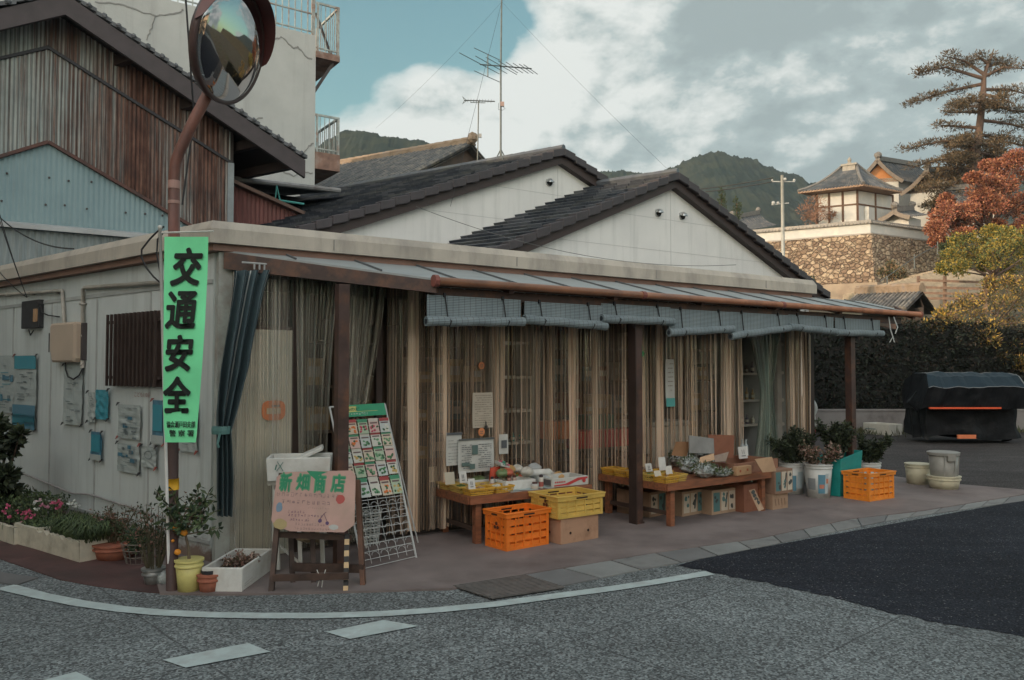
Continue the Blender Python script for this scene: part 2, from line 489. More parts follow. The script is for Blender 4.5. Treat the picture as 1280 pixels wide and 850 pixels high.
# kerb strip made of slabs
random.seed(5)
kb = MB()
inn = [Vector(G(x, y, .0)) for x, y in [(565, 735), (600, 728), (640, 720), (815, 691), (950, 672), (1065, 648), (1153, 638), (1290, 616)]]
def poly_len(ps): return [0] + [sum((ps[i + 1] - ps[i]).length for i in range(k + 1)) for k in range(len(ps) - 1)]
def along(ps, d):
    for i in range(len(ps) - 1):
        L = (ps[i + 1] - ps[i]).length
        if d <= L or i == len(ps) - 2: return ps[i] + (ps[i + 1] - ps[i]) * (d / L)
        d -= L
outp = [Vector(G(x, y, .0)) for x, y in [(630, 748), (705, 734), (780, 718), (920, 691.5), (1120, 650), (1280, 627)]]
Li = poly_len(inn)[-1]; Lo = poly_len(outp)[-1]
nk = 17
for k in range(nk + 6):
    f0 = k / nk + .0015; f1 = (k + 1) / nk - .0015
    a, b2, c, d = along(inn, f0 * Li), along(inn, f1 * Li), along(outp, f1 * Lo), along(outp, f0 * Lo)
    z = .012 + random.uniform(-.001, .002)
    kb.slab([Vector((p.x, p.y, -.03)) for p in (a, d, c, b2)], (0, 0, z + .03), m=k % 3)
structure('kerb_strip', kb, [m_kerb, mat('kerb_stone_dark', (.15, .153, .153), .2, 3, .85, .4, 150), mat('kerb_stone_pale', (.20, .21, .205), .2, 3, .85, .4, 150)])
# steel grating of the drain at the corner
db = MB()
q = [G(565, 733, .014), G(655, 719, .014), G(706, 735, .014), G(615, 749, .014)]
db.slab(q, (0, 0, .006), 0)
for k in range(14):
    f = (k + .5) / 14; a = q[0].lerp(q[3], f); b2 = q[1].lerp(q[2], f)
    db.bar(a + Vector((0, 0, .008)), b2 + Vector((0, 0, .008)), .012, .008, 1)
o = db.build('drain_cover', [mat('drain_iron', (.10, .095, .09), .3, 20, .6, .3), mat('drain_ribs', (.13, .125, .12), .3, 20, .5, .2)])
tag(o, 'ribbed grey drain cover set in the ground at the street corner', 'drain cover')
# narrow grating at the far left edge
q = [G(-40, 706, .012), G(0, 712, .012), G(52, 722, .012), G(60, 728, .012), G(-10, 735, .012)]
gb = MB(); gb.prism([tuple(p.xy) for p in (G(-60, 722), G(-20, 714), G(48, 724), G(20, 733))], -.02, .013)
structure('gutter_slab', gb, M_('gs', (.12, .12, .12), bs=90))

# painted line and dashes
pl = [(6, 735), (50, 746), (100, 756), (150, 763), (200, 767.5), (250, 770), (320, 771.5), (400, 771.5), (480, 769), (550, 764), (620, 757), (700, 746), (760, 738), (820, 729), (888, 717.5)]
lb = MB()
w = .058
cs = [G(x, y, 0) for x, y in pl]
for i in range(len(cs) - 1):
    def nrm(j):
        d = (cs[min(j + 1, len(cs) - 1)] - cs[max(j - 1, 0)]).normalized(); return Vector((-d.y, d.x, 0))
    n0, n1 = nrm(i) * (w if i else w * 1.2), nrm(i + 1) * w
    a, b2 = cs[i], cs[i + 1]
    for k, zz in ((0, .011),):
        lb.quad(a - n0 + Vector((0, 0, zz)), b2 - n1 + Vector((0, 0, zz)), b2 + n1 + Vector((0, 0, zz)), a + n0 + Vector((0, 0, zz)))
structure('edge_line', lb, m_line)
lb = MB()
for q in ([(407, 792), (480, 777), (523, 784.5), (437, 801)], [(203, 827), (310, 806), (338, 817), (232, 837)], [(20, 862), (95, 842), (118, 853), (40, 880)]):
    lb.sheet(list(reversed([tuple(G(x, y).xy) for x, y in q])), .011)
structure('dashed_line', lb, m_line)

# ================================================================= the shop
shop = thing('corner_shop', 'low grey flat roofed corner shop with a brown framed awning over its open front', 'shop', S)
# shop front frame = local; x along front, y inward
m_wall = None
def siding():
    m, t, b = newmat('grey_siding')
    v = coords(t)
    n1 = noise(t, v, 1.3, 6, .6)
    col = ramp(t, n1, [(.3, (.42, .455, .45)), (.7, (.53, .57, .56))])
    sv = noise(t, coords(t, (14, 14, .7)), 1.0, 5, .6)
    col = mix(t, ramp(t, sv, [(.5, 0.0), (.75, .45)]), col, (.27, .285, .275))
    # rust creeping up from the foot
    sp = nd(t, 'ShaderNodeSeparateXYZ'); t.links.new(v, sp.inputs[0])
    hz = math_(t, 'MULTIPLY', sp.outputs[2], 1.9)
    rn = math_(t, 'SUBTRACT', noise(t, coords(t, (3, 3, 5)), 2.2, 8, .7), hz)
    col = mix(t, ramp(t, rn, [(.12, 0.0), (.38, .9)]), col, (.16, .10, .07))
    sp2 = noise(t, coords(t, (5, 5, .5)), 2.0, 6, .65)
    col = mix(t, ramp(t, sp2, [(.66, 0.0), (.74, .7)]), col, (.23, .17, .14))
    t.links.new(col, b.inputs['Base Color']); b.inputs['Roughness'].default_value = .62
    bump(t, b, noise(t, coords(t, (9, 9, .6)), 1.0, 2), .25, .01)
    return m
m_wall = siding()
m_fascia = mat('fascia_sheet', (.42, .385, .33), .14, 3, .6, .2, 30, dirt=(.27, .25, .22), dsc=3.5, stretch=(1, 1, .35))
m_brown = mat('brown_steel', (.060, .036, .031), .3, 6, .5, .15, 40, dirt=(.15, .07, .04), dsc=5)
m_brownd = mat('dark_brown_steel', (.04, .026, .022), .3, 6, .55, .15, 40)
m_copper = mat('copper_gutter', (.30, .135, .075), .25, 5, .42, .1, 30, dirt=(.16, .075, .05), dsc=4)
def awn_mat():
    m, t, b = newmat('grey_awning_sheet')
    col = ramp(t, noise(t, coords(t, (1, 4, 1)), 2.5, 6, .6), [(.3, (.22, .245, .25)), (.7, (.30, .325, .325))])
    t.links.new(col, b.inputs['Base Color']); b.inputs['Roughness'].default_value = .5
    return m
m_awn = awn_mat()
ZT, ZB = 2.80, 2.60
sE = SP(1021, 350, -.12)[0]                     # right end of the fascia
LL = 8.0
Lend = LW @ Vector((LL, 0, 0)); Lloc = Si @ Lend
# roof slab and fascia
path = [Vector((Lloc.x, Lloc.y)), Vector((0, 0)), Vector((sE - .12, 0)), Vector((sE - .12, 3.6))]
def sweep(path, prof, b, m=0, closed_prof=False):
    """outward offset is to the right-hand side of travel (towards the street)"""
    rows = []
    for i, p in enumerate(path):
        ds = []
        if i > 0: ds.append((path[i] - path[i - 1]).normalized())
        if i < len(path) - 1: ds.append((path[i + 1] - path[i]).normalized())
        ns = [Vector((d.y, -d.x)) for d in ds]
        if len(ns) == 2:
            bis = (ns[0] + ns[1]).normalized(); bis = bis / max(.3, bis.dot(ns[0]))
        else: bis = ns[0]
        rows.append([(p.x + bis.x * o, p.y + bis.y * o, z) for o, z in prof])
    np_ = len(prof)
    vs = [q for r in rows for q in r]
    fs = []
    for i in range(len(path) - 1):
        for k in range(np_ - 1 if not closed_prof else np_):
            k2 = (k + 1) % np_
            fs.append((i * np_ + k, (i + 1) * np_ + k, (i + 1) * np_ + k2, i * np_ + k2))
    if closed_prof:
        fs.append(tuple(range(np_))); fs.append(tuple((len(path) - 1) * np_ + k for k in reversed(range(np_))))
    b.add(vs, fs, m)
b = MB()
sweep(path, [(.03, ZB + .012), (.12, ZB + .012), (.12, ZT - .07), (.085, ZT - .004), (-.10, ZT - .004), (-.10, ZT - .05), (.03, ZT - .05)], b, 0, True)
b.build('fascia', m_fascia, shop)
b = MB()
sweep(path, [(-.02, ZB - .045), (.075, ZB - .045), (.075, ZB + .010), (-.02, ZB + .010)], b, 0, True)
b.build('fascia_trim', mat('fascia_trim', (.22, .13, .10), .2, 5, .6), shop)
# seams and studs of the fascia
b = MB()
for x in (.95, 2.9, 4.85, 6.8): b.bx(x, x + .012, -.1235, -.12, ZB + .03, ZT - .075)
b.build('seam', flat('seam', (.25, .24, .22)), shop)
b = MB(); b.prism([(Lloc.x, Lloc.y), (0, 0), (sE - .14, 0), (sE - .14, 3.6), (Lloc.x + 2, 6.5)], ZB + .03, ZT - .06)
b.build('roof', flat('roof_sheet', (.3, .31, .31)), shop)
# walls : side wall, right wall, back wall
b = MB(LW); b.bx(.06, LL, -.10, 0.0, 0.0, ZB - .05)
b.build('side_wall', m_wall, shop, world=True)
b = MB(LW)
for x in (1.08, 2.15, 3.22, 4.29, 5.36): b.bx(x, x + .03, 0, .006, .05, 2.3)
b.bx(0.06, LL, 0, .009, 2.30, 2.335); b.bx(.06, LL, 0, .014, .16, .19)
b.build('wall_strip', mat('wall_strip', (.33, .345, .335), .15, 5), shop, world=True)
b = MB(); b.bx(sE - .3, sE - .2, .0, 3.4, 0, ZB - .05); b.build('end_wall', m_wall, shop)
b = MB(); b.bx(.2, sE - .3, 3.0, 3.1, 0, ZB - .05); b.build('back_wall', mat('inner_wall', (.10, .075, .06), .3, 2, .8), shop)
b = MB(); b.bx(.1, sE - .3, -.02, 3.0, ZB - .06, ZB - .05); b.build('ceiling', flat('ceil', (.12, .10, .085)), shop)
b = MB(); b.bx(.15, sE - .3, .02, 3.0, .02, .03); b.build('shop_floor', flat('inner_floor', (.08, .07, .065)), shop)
# front frame
b = MB()
b.bx(0.0, .16, -.04, .06, .02, ZB - .05, 1)
b.bx(.16, sE - .3, -.02, .06, 2.36, ZB - .05, 0)
b.bx(.16, sE - .3, -.035, -.02, 2.385, 2.40, 2)
x = SP(1010, 500)[0]; b.bx(x - .02, x + .10, -.03, .06, .02, 2.36, 0)
x = SP(365, 500)[0]; b.bx(x, x + .06, .0, .06, .02, 2.36, 0)
x = SP(478, 500)[0]; b.bx(x - .06, x, .0, .06, .02, 2.36, 0)
b.build('front_frame', [m_brownd, mat('grey_post', (.36, .385, .36), .15, 6, dirt=(.2, .15, .12)), m_copper], shop)
# pale translucent door panel at the left end
xa, xb = SP(287, 500)[0], SP(366, 500)[0]
b = MB(); zt = SP(330, 412)[1]
b.bx(xa, xb, .012, .03, .02, zt, 0)
for k in range(26):
    x = xa + (xb - xa) * (k + .5) / 26; b.tube([(x, .012, .03), (x, .012, zt)], .006, 5, 0)
door = b.build('door_panel', mat('pale_panel', (.62, .61, .54), .15, 2.5, .5, .1, dirt=(.45, .48, .45), dsc=1.5), shop)
b = MB(); b.bx(xa, xb, .008, .034, zt, zt + .03); b.build('panel_frame', m_brown, door)
# round corner "Z" shaped clip: orange sign plate behind the curtain
ox, oz = SP(342, 513, -.01)
b = MB(); pr = []
for k in range(20):
    t = 2 * math.pi * k / 20; pr.append((ox + .10 * math.copysign(abs(math.cos(t)) ** .6, math.cos(t)), oz + .085 * math.copysign(abs(math.sin(t)) ** .6, math.sin(t))))
b.add([(x, -.012, z) for x, z in pr] + [(x, -.004, z) for x, z in pr], [tuple(range(20)), tuple(range(39, 19, -1))] + [(i, i + 20, (i + 1) % 20 + 20, (i + 1) % 20) for i in range(20)], 0)
b.bx(ox - .06, ox + .06, -.015, -.0125, oz - .03, oz + .02, 1); b.bx(ox - .02, ox + .05, -.018, -.0155, oz + .03, oz + .045, 2)
o = b.build('orange_plate', [flat('orange_plate', (.75, .22, .06)), flat('cream', (.6, .5, .35)), flat('ink', (.03, .03, .035))], shop, world=False)

# awning: sheet cut at a slant on the left to follow the street corner
gy = -.86
gA = (SP(548, 355, gy)); gB = (SP(1147, 391, gy))
ZG = (gA[1] + gB[1]) / 2
A0 = (.02, -.03, ZB - .03); A1 = (gA[0], gy, ZG + .02); A2 = (gB[0], gy, ZG + .02); A3 = (gB[0] + .0, -.03, ZB - .03)
b = MB()
def awn(x_, f):     # f 0 at wall, 1 at gutter
    return (x_, -.03 + (gy + .03) * f, (ZB - .03) + (ZG + .02 - ZB + .03) * f)
b.slab([A0, A1, A2, A3], (0, 0, -.018))
aw = b.build('awning_roof', m_awn, shop)
b = MB()
xx = .55
while xx < gB[0]:
    fs = 0
    x1 = xx
    f1 = 1.0 if x1 > gA[0] else (x1 - .02) / (gA[0] - .02)
    p, q = Vector(awn(x1, .02)), Vector(awn(x1, f1))
    b = MB(); b.bar(p + Vector((0, 0, .006)), q + Vector((0, 0, .006)), .012, .02); b.build('awning_seam', flat('seamd', (.10, .11, .115)), aw)
    xx += .62
b = MB(); b.tube([(gA[0] - .03, gy - .02, ZG), (gB[0] + .02, gy - .02, ZG)], .035, 10)
gut = b.build('gutter', m_copper, shop, smooth=True)
m_cap = mat('gutter_cap', (.20, .07, .055), .2, 6, .6)
for x, l_, r_, nm_ in ((gA[0] - .06, .04, .052, 'gutter_cap'), (gB[0] + .02, .015, .045, 'gutter_cap'), (3.9, .05, .041, 'gutter_joint'), (6.1, .05, .041, 'gutter_joint')): b = MB(); b.tube([(x, gy - .02, ZG), (x + l_, gy - .02, ZG)], r_, 10); b.build(nm_, m_cap, gut)
b = MB()
b.hexa([(.03, -.07, ZB - .19), (gA[0] - .02, gy, ZG - .10), (gA[0] + .02, gy + .05, ZG - .10), (.08, -.04, ZB - .19), (.03, -.07, ZB - .05), (gA[0] - .02, gy, ZG), (gA[0] + .02, gy + .05, ZG), (.08, -.04, ZB - .05)])
b.bx(gA[0], gB[0] - .25, gy + .09, gy + .15, ZG - .13, ZG - .045)
b.bx(gA[0], gB[0], gy + .02, gy + .04, ZG - .03, ZG + .0)
b.hexa([(gB[0] - .12, -.6, ZB - .24), (gB[0] - .12, gy, ZG - .07), (gB[0] - .06, gy, ZG - .07), (gB[0] - .06, -.6, ZB - .24), (gB[0] - .12, -.6, ZB - .14), (gB[0] - .12, gy, ZG - .02), (gB[0] - .06, gy, ZG - .02), (gB[0] - .06, -.6, ZB - .14)])
x = 1.1
while x < gB[0]:
    yl = gy if x > gA[0] else -.03 + (gy + .03) * (x - .02) / (gA[0] - .02) * .92
    b.bar((x, -.03, ZB - .075), (x, yl, ZB - .075 + (ZG - .03 - ZB + .075) * (yl + .03) / (gy + .03) - .01), .045, .05)
    x += 1.24
b.build('awning_beam', m_brown, shop)
# right end bracket that sticks out under the awning
b = MB(); b.bx(gB[0] - 1.0, gB[0] + .02, -.12, -.06, ZB - .20, ZB - .11); b.bar((gB[0] - .7, -.5, ZG - .06), (gB[0] + .18, -.42, ZG - .13), .05, .10)
b.build('end_beam', m_copper, shop)
# posts
for i, (px, pyb) in enumerate([(427, 706), (795, 655), (1063, 615)]):
    P = Si @ G(px, pyb); y = -.70; x = SP(px, 480, y)[0]
    b = MB(); b.bx(x - .045, x + .045, y - .045, y + .045, .02, ZG - .06, 0)
    b.bx(x - .055, x + .055, y - .055, y + .055, .02, .04, 0)
    if i == 1: b.bx(x - .06, x - .0455, y - .06, y + .05, .02, 2.1, 1)
    b.build('post', [m_brown, m_brownd], shop)
POSTX = [SP(p, 480, -.70)[0] for p in (427, 795, 1063)]

# side wall: barred window, conduits, boxes
def lbx(b, px0, px1, py0, py1, y0, y1, m=0, ref=None):
    xa, za = LP(px0, py0, y0); xb, zb = LP(px1, py1, y0)
    b.bx(min(xa, xb), max(xa, xb), y0, y1, min(za, zb), max(za, zb), m)
w0, z1 = LP(146, 393, .02); w1, _ = LP(206, 393, .02); z0 = LP(175, 483, .02)[1]
win = MB(LW); win.bx(min(w0, w1), max(w0, w1), .0, .03, z0, z1, 0)
winx = win.build('window', mat('window_board', (.045, .028, .024), .4, 8, .6, .3, 8, stretch=(12, 12, .6)), shop, world=True)
b = MB(LW); xr0 = min(w0, w1); xr1 = LP(131, 440, .09)[0]
n = 13
for k in range(n):
    x = xr0 + (xr1 - xr0) * (k + .5) / n; b.bx(x - .011, x + .011, .075, .095, z0 - .0, z1 - .005)
for z in (z0 + .08, z1 - .08): b.bx(xr0, xr1, .055, .0745, z - .014, z + .014)
for x in (xr0 + .02, xr1 - .03): b.bx(x, x + .02, .0, .0545, z0 + .07, z0 + .09); b.bx(x, x + .02, .0, .0545, z1 - .09, z1 - .07)
b.build('window_bars', m_brownd, winx, world=True)
m_pipe = mat('beige_pipe', (.36, .34, .30), .15, 6, .5, dirt=(.2, .18, .15))
b = MB(LW)
def lp(px, py, y=.03):
    x, z = LP(px, py, y); return (x, y, z)
b.tube([lp(-60, 372), lp(78, 363.5), lp(80, 402), lp(80, 440)], .018, 8)
b.tube([lp(103, 460), lp(103.5, 362), lp(106, 359.5), lp(232, 351)], .02, 8)
for px in (10, 40, 70): x, y, z = lp(px, 369 - px * .07); b.bx(x - .012, x + .012, 0, .052, z - .024, z + .024)
for py in (380, 420): x, y, z = lp(103.5, py); b.bx(x - .026, x + .026, 0, .054, z - .012, z + .012)
b.build('conduit', m_pipe, shop, world=True, smooth=True)
# fuse box
b = MB(LW); xa, za = LP(48, 374, .06); xb, zb = LP(26, 411, .06)
b.bx(xa, xb, 0, .06, zb, za, 0)
fb = b.build('fuse_box', flat('dark_box', (.03, .03, .032)), shop, world=True); bevel(fb, .008)
b = MB(LW); xm, zm = LP(43, 386, .08); b.bx(xm - .035, xm + .035, .0605, .08, zm - .14, zm, 0)
b.build('breaker', flat('tan_box', (.36, .22, .12)), fb, world=True)
# electric meter with rounded cover
b = MB(LW); xa, za = LP(96, 402, .09); xb, zb = LP(62, 453, .09)
for (i0, i1, y) in ((0, 1, .02),):
    pass
pr = [(xa, za - .02), (xa - -.03, za), (xb - .03, za), (xb, za - .03), (xb, zb + .13), (xb - .07, zb), (xa + .03, zb), (xa, zb + .04)]
n = len(pr)
b.add([(x, .02, z) for x, z in pr] + [(x, .09, z) for x, z in pr] + [((x - (xa + xb) / 2) * .86 + (xa + xb) / 2, .105, (z - (za + zb) / 2) * .9 + (za + zb) / 2) for x, z in pr],
      [(i, (i + 1) % n, n + (i + 1) % n, n + i) for i in range(n)] + [(n + i, n + (i + 1) % n, 2 * n + (i + 1) % n, 2 * n + i) for i in range(n)] + [tuple(range(2 * n, 3 * n)), tuple(reversed(range(n)))])
mt = b.build('electric_meter', mat('meter_beige', (.42, .335, .26), .08, 3, .45, .05), shop, world=True)
b = MB(LW); b.bx(xa - .03, xa - .002, .0, .05, zb + .02, za - .01, 0); b.build('meter_plate', flat('meter_dark', (.06, .05, .05)), mt, world=True); b = MB(LW); b.bx(xb - .035, xb + .001 - .012, .1062, .109, za - .30, za - .1, 0)
b.build('meter_window', flat('meter_dark', (.06, .05, .05)), mt, world=True)
b = MB(LW)
b.tube([lp(82, 452, .04), lp(82, 462, .05), lp(85, 471, .06), lp(92, 474, .06), lp(99, 469, .05), lp(103, 461, .04)], .008, 6)
b.tube([lp(46, 378, .06), lp(51, 383, .06), lp(53, 391, .06), lp(60, 394, .05), lp(74, 396, .03)], .008, 6)
b.tube([lp(36, 412, .05), lp(38, 419, .05), lp(42, 413, .05)], .007, 6)
b.build('cable', flat('black_cable', (.02, .02, .022)), shop, world=True)
# small notice and small sticker under the window
b = MB(LW); xa, za = LP(187, 488, .004); xb, zb = LP(160, 496, .004)
o = text_mesh('こども110番', abs(LP(168, 490, .004)[0] - LP(188, 490, .004)[0]), .045, LW @ face_frame((LP(168, 496, .006)[0], .006, LP(168, 496, .006)[1]), (-1, 0, 0), (0, 0, 1)), 'small_red_lettering', flat('faded_red', (.30, .13, .11)), shop)
# ================================================================= houses behind
from mathutils import noise as mnoise
def proj(p):
    v = Vector(p) - Vector((0, 0, H0)); cp, sp = math.cos(PITCH), math.sin(PITCH)
    z = v.y * cp + v.z * sp; u = -v.y * sp + v.z * cp
    return 640 + 1000 * v.x / z, 425 - 1000 * u / z
VB = Vector((-.827, .563, 0)).normalized()          # the way the ridges run, away to the back left
vl = Si.to_3x3() @ VB
m_tile = [mat('grey_tile_' + k, c, .15, 6, .42, .2, 40, dirt=(.10, .105, .10), dsc=1.5) for k, c in (('a', (.038, .045, .058)), ('b', (.075, .083, .098)), ('c', (.030, .036, .047)))]
m_rake = mat('brown_verge_tile', (.046, .040, .044), .2, 6, .5, .2, 40)
m_barge = mat('dark_barge', (.045, .032, .03), .2, 6, .6, .2, 20)
def plaster():
    m, t, b = newmat('white_plaster')
    v = coords(t)
    col = ramp(t, noise(t, v, .9, 7, .6), [(.3, (.60, .60, .59)), (.7, (.70, .70, .68))])
    st = noise(t, coords(t, (5, 5, .35)), 1.2, 6, .65)
    col = mix(t, ramp(t, st, [(.50, 0.0), (.75, .6)]), col, (.46, .47, .455))
    t.links.new(col, b.inputs['Base Color']); b.inputs['Roughness'].default_value = .8
    bump(t, b, noise(t, v, 60, 3), .15, .004)
    return m
m_plas = plaster()
def house(name, label, y0, apex, left, right, back, ext=0.0):
    """gable towards the street. apex/left/right are pixels of the wall's top line"""
    t = thing(name, label, 'house', S @ Matrix.Translation((SP(*apex, y0)[0], y0, 0)))
    ax, az = SP(*apex, y0); lx, lz = SP(*left, y0); rx, rz_ = SP(*right, y0)
    sl = (az - lz) / (lx - ax); sr = (az - rz_) / (rx - ax)
    sm = (abs(sl) + abs(sr)) / 2
    wl_, wr_ = ext, ext
    # wall
    b = MB(S)
    def zt(x): return az + sm * (x - ax) if x < ax else az - sm * (x - ax)
    zl = 1.0
    b.add([(ax - wl_, y0, zl), (ax + wr_, y0, zl), (ax + wr_, y0, zt(ax + wr_)), (ax, y0, az), (ax - wl_, y0, zt(ax - wl_)),
           (ax - wl_, y0 + .15, zl), (ax + wr_, y0 + .15, zl), (ax + wr_, y0 + .15, zt(ax + wr_)), (ax, y0 + .15, az), (ax - wl_, y0 + .15, zt(ax - wl_))],
          [(0, 1, 2, 3, 4), (9, 8, 7, 6, 5), (0, 5, 6, 1), (1, 6, 7, 2), (2, 7, 8, 3), (3, 8, 9, 4), (4, 9, 5, 0)])
    w = b.build('wall', m_plas, t, world=True)
    # panel joints
    b = MB(S)
    x = ax - wl_ + .4
    b.bx(ax - .004, ax + .004, y0 - .003, y0 - .0005, zl + 1, az - .1)
    for z in (az - .62, az - 1.22): b.bx(ax - (az - z) / sm + .02, ax + (az - z) / sm - .02, y0 - .003, y0 - .0005, z, z + .006)
    b.build('wall_joint', flat('joint', (.42, .43, .43)), w, world=False) if False else b.build('wall_joint', flat('joint', (.40, .41, .41)), w, world=True)
    # roof slopes: tiles laid in courses
    over = .16; th = .21
    b = MB(S); rng = random.Random(int(y0 * 10))
    L = back
    cl = math.sqrt(1 + sm * sm)
    for sgn in (-1, 1):
        # course i goes from ridge down
        run = (wl_ if sgn < 0 else wr_) + .5
        step = .235; nc = int(run / step)
        def RP(h, g, up):       # h horizontal distance from ridge, g along VB, up perpendicular
            base = Vector((ax + sgn * h, y0 - over, az + th + .03 - sm * h))
            nrm = Vector((sgn * sm, 0, 1)).normalized()
            return base + Vector((vl.x, vl.y, 0)) * g + nrm * up
        tw = .30
        nt_ = int(L / tw)
        for i in range(nc):
            h0 = i * step; h1 = h0 + step + .01
            for k in range(nt_):
                g0 = k * tw + (0 if i % 2 else tw / 2); g1 = g0 + tw - .012
                e = rng.uniform(0, .004)
                p = [RP(h0, g0, -.004), RP(h1, g0, .040 + e), RP(h1, g1, .040 + e), RP(h0, g1, -.004)]
                q = [RP(h0, g0, -.02), RP(h1, g0, -.005), RP(h1, g1, -.005), RP(h0, g1, -.02)]
                b.hexa(q + p if sgn > 0 else [q[0], q[3], q[2], q[1], p[0], p[3], p[2], p[1]], rng.choice((0, 0, 1, 2)))
        # underlay
        hmax = nc * step
        q = [RP(0, 0, -.03), RP(hmax, 0, -.03), RP(hmax, L, -.03), RP(0, L, -.03)]
        b.slab(q, (0, 0, -.04), 2)
    rf = b.build('roof', m_tile, t, world=True)
    # ridge cap
    b = MB(S); a = Vector((ax, y0 - over - .04, az + th + .06)); n = int(L / .3)
    for k in range(n):
        p = a + Vector((vl.x, vl.y, 0)) * (k * .3); q = a + Vector((vl.x, vl.y, 0)) * (k * .3 + .31)
        b.tube([p, q], [.072, .066], 8)
    b.build('ridge_cap', m_tile[1], rf, world=True)
    # verge tiles and barge boards along the gable
    b = MB(S)
    for sgn in (-1, 1):
        run = (wl_ if sgn < 0 else wr_) + .5; st = .275; nc = int(run / st)
        for i in range(nc):
            h0 = i * st; h1 = h0 + st * 1.0; e = .03
            y1, y2 = y0 - over - .07, y0 - over + .16
            p = []
            for hh, du in ((h0, .0), (h1, .035)):
                for yy in (y1, y2):
                    p.append(Vector((ax + sgn * hh, yy, az + th + .035 - sm * hh + du * 1.0 + (.02 if yy == y1 else .03))))
            lo = [q_ - Vector((0, 0, .15)) for q_ in p]
            o4 = [lo[0], lo[2], lo[3], lo[1], p[0], p[2], p[3], p[1]]
            if sgn < 0: o4 = [lo[2], lo[0], lo[1], lo[3], p[2], p[0], p[1], p[3]]
            b.hexa(o4)
    vt = b.build('verge_tiles', m_rake, rf, world=True); bevel(vt, .012, 1)
    b = MB(S)
    for sgn in (-1, 1):
        run = (wl_ if sgn < 0 else wr_) + .45
        def bp(h, y, dz): return Vector((ax + sgn * h, y, az + th - .07 - sm * h + dz))
        p = [bp(0, y0 - over + .02, -.16), bp(run, y0 - over + .02, -.16), bp(run, y0 + .02, -.16), bp(0, y0 + .02, -.16)]
        b.slab(p, (0, 0, .17)) 
    b.build('barge_board', m_barge, rf, world=True)
    return t, ax, az, sm
H1 = house('white_gable_house', 'nearer white gable house with two round wall vents, its ridge lower than the one behind', 4.0, (838, 235), (700, 296), (965, 333), 5.2, 4.2)
H2 = house('white_gable_house', 'farther and taller white gable house with one round wall vent below its peak', 5.5, (697, 205), (500, 284), (757, 240), 9.5, 6.5)
def vent(px, py, y0, par):
    x, z = SP(px, py, y0)
    b = MB(S); r = .075
    vs = []
    b.tube([(x, y0 - .0, z), (x, y0 - .03, z)], r, 16, 0)
    # hood: half dome open below
    def hood(u, v):
        a = math.pi * u; e = v * math.pi / 2
        return (x + r * math.cos(a) * math.cos(e * .6), y0 - .03 - .09 * math.sin(e), z + r * math.sin(a) * math.cos(e * .9) - .02 * v)
    b.grid(hood, 12, 6, 0)
    b.tube([(x, y0 - .0301, z - .01), (x, y0 - .034, z - .01)], r * .8, 14, 1)
    o = b.build('round_vent', [mat('vent_steel', (.50, .52, .52), .1, 8, .3, metal=.7), flat('vent_dark', (.03, .03, .03))], par, world=True, smooth=True)
vent(822, 266, 4.0, H1[0]); vent(852, 270, 4.0, H1[0]); vent(686, 228, 5.5, H2[0])

# thin cables sagging in front of the gables
def cable(name, label, p0, p1, sag, r=.006, cat='cable', n=16, col=(.02, .02, .022)):
    b = MB(); ps = []
    for i in range(n + 1):
        f = i / n; p = Vector(p0).lerp(Vector(p1), f); p.z -= sag * 4 * f * (1 - f); ps.append(p)
    b.tube(ps, r, 5)
    return tag(b.build(name, flat('cable_' + str(col[0]), col)), label, cat)

# ---- generic tiled gable roof
def tile_roof(b, A, B_, dn, pitch_run, ribs, rad, th=.08, m=0, sag=0.0, rng=random):
    """slope falling from ridge A-B_ along vector dn (full length)"""
    A, B_, dn = Vector(A), Vector(B_), Vector(dn)
    nr = (B_ - A).cross(dn).normalized()
    if nr.z < 0: nr = -nr
    def P(u, v): return A.lerp(B_, u) + dn * v - Vector((0, 0, sag * math.sin(math.pi * v)))
    b.grid(lambda u, v: P(u, v), 8, 6, m)
    b.grid(lambda u, v: P(u, v) - nr * th, 8, 6, m)
    b.quad(P(0, 1), P(1, 1), P(1, 1) - nr * th, P(0, 1) - nr * th, m)
    for k in range(ribs):
        u = (k + .5) / ribs
        n = 7
        b.tube([P(u, j / n) + nr * rad * .3 for j in range(n + 1)], [rad * rng.uniform(.85, 1.1) for j in range(n + 1)], 6, m)
m_ktile = mat('old_pantile', (.085, .085, .085), .45, 3, .6, .3, 12, dirt=(.25, .22, .18), dsc=5)
m_kridge = mat('old_ridge_tile', (.26, .19, .13), .45, 4, .7, .3, 14, dirt=(.18, .16, .15), dsc=4)
# old roof between concrete building and white house
orf = thing('old_tiled_house', 'old house with a weathered curved tile roof, sunlit on its ridge, behind the gables', 'house', D(500, 230, 25))
RA, RB = D(418, 209, 26), D(590, 180, 22.5)
rd = (RB - RA); rd.z = 0; rd.normalize(); out_ = Vector((rd.y, -rd.x, 0))
if out_.y > 0: out_ = -out_
rng = random.Random(4)
b = MB(); tile_roof(b, RA, RB, out_ * 3.2 - Vector((0, 0, 1.8)), 0, 32, .08, rng=rng)
tile_roof(b, RA, RB, -out_ * 3.2 - Vector((0, 0, 1.8)), 0, 32, .08, rng=rng)
rf = b.build('roof', m_ktile, orf, world=True)
b = MB(); n = 17
for k in range(n):
    p = RA.lerp(RB, k / n); q = RA.lerp(RB, (k + 1.02) / n)
    for j, (w, z) in enumerate(((.17, .0), (.13, .07))): b.bar(p + Vector((0, 0, z + rng.uniform(0, .012))), q + Vector((0, 0, z + .01)), w * 2, .06)
    b.tube([p + Vector((0, 0, .14)), q + Vector((0, 0, .14))], [.09, .075], 8)
b.blob(RB + Vector((0, 0, .16)), .16, n=8, k=5, jit=.25)
b.build('ridge', m_kridge, rf, world=True)
b = MB(); q = RB - rd * .25
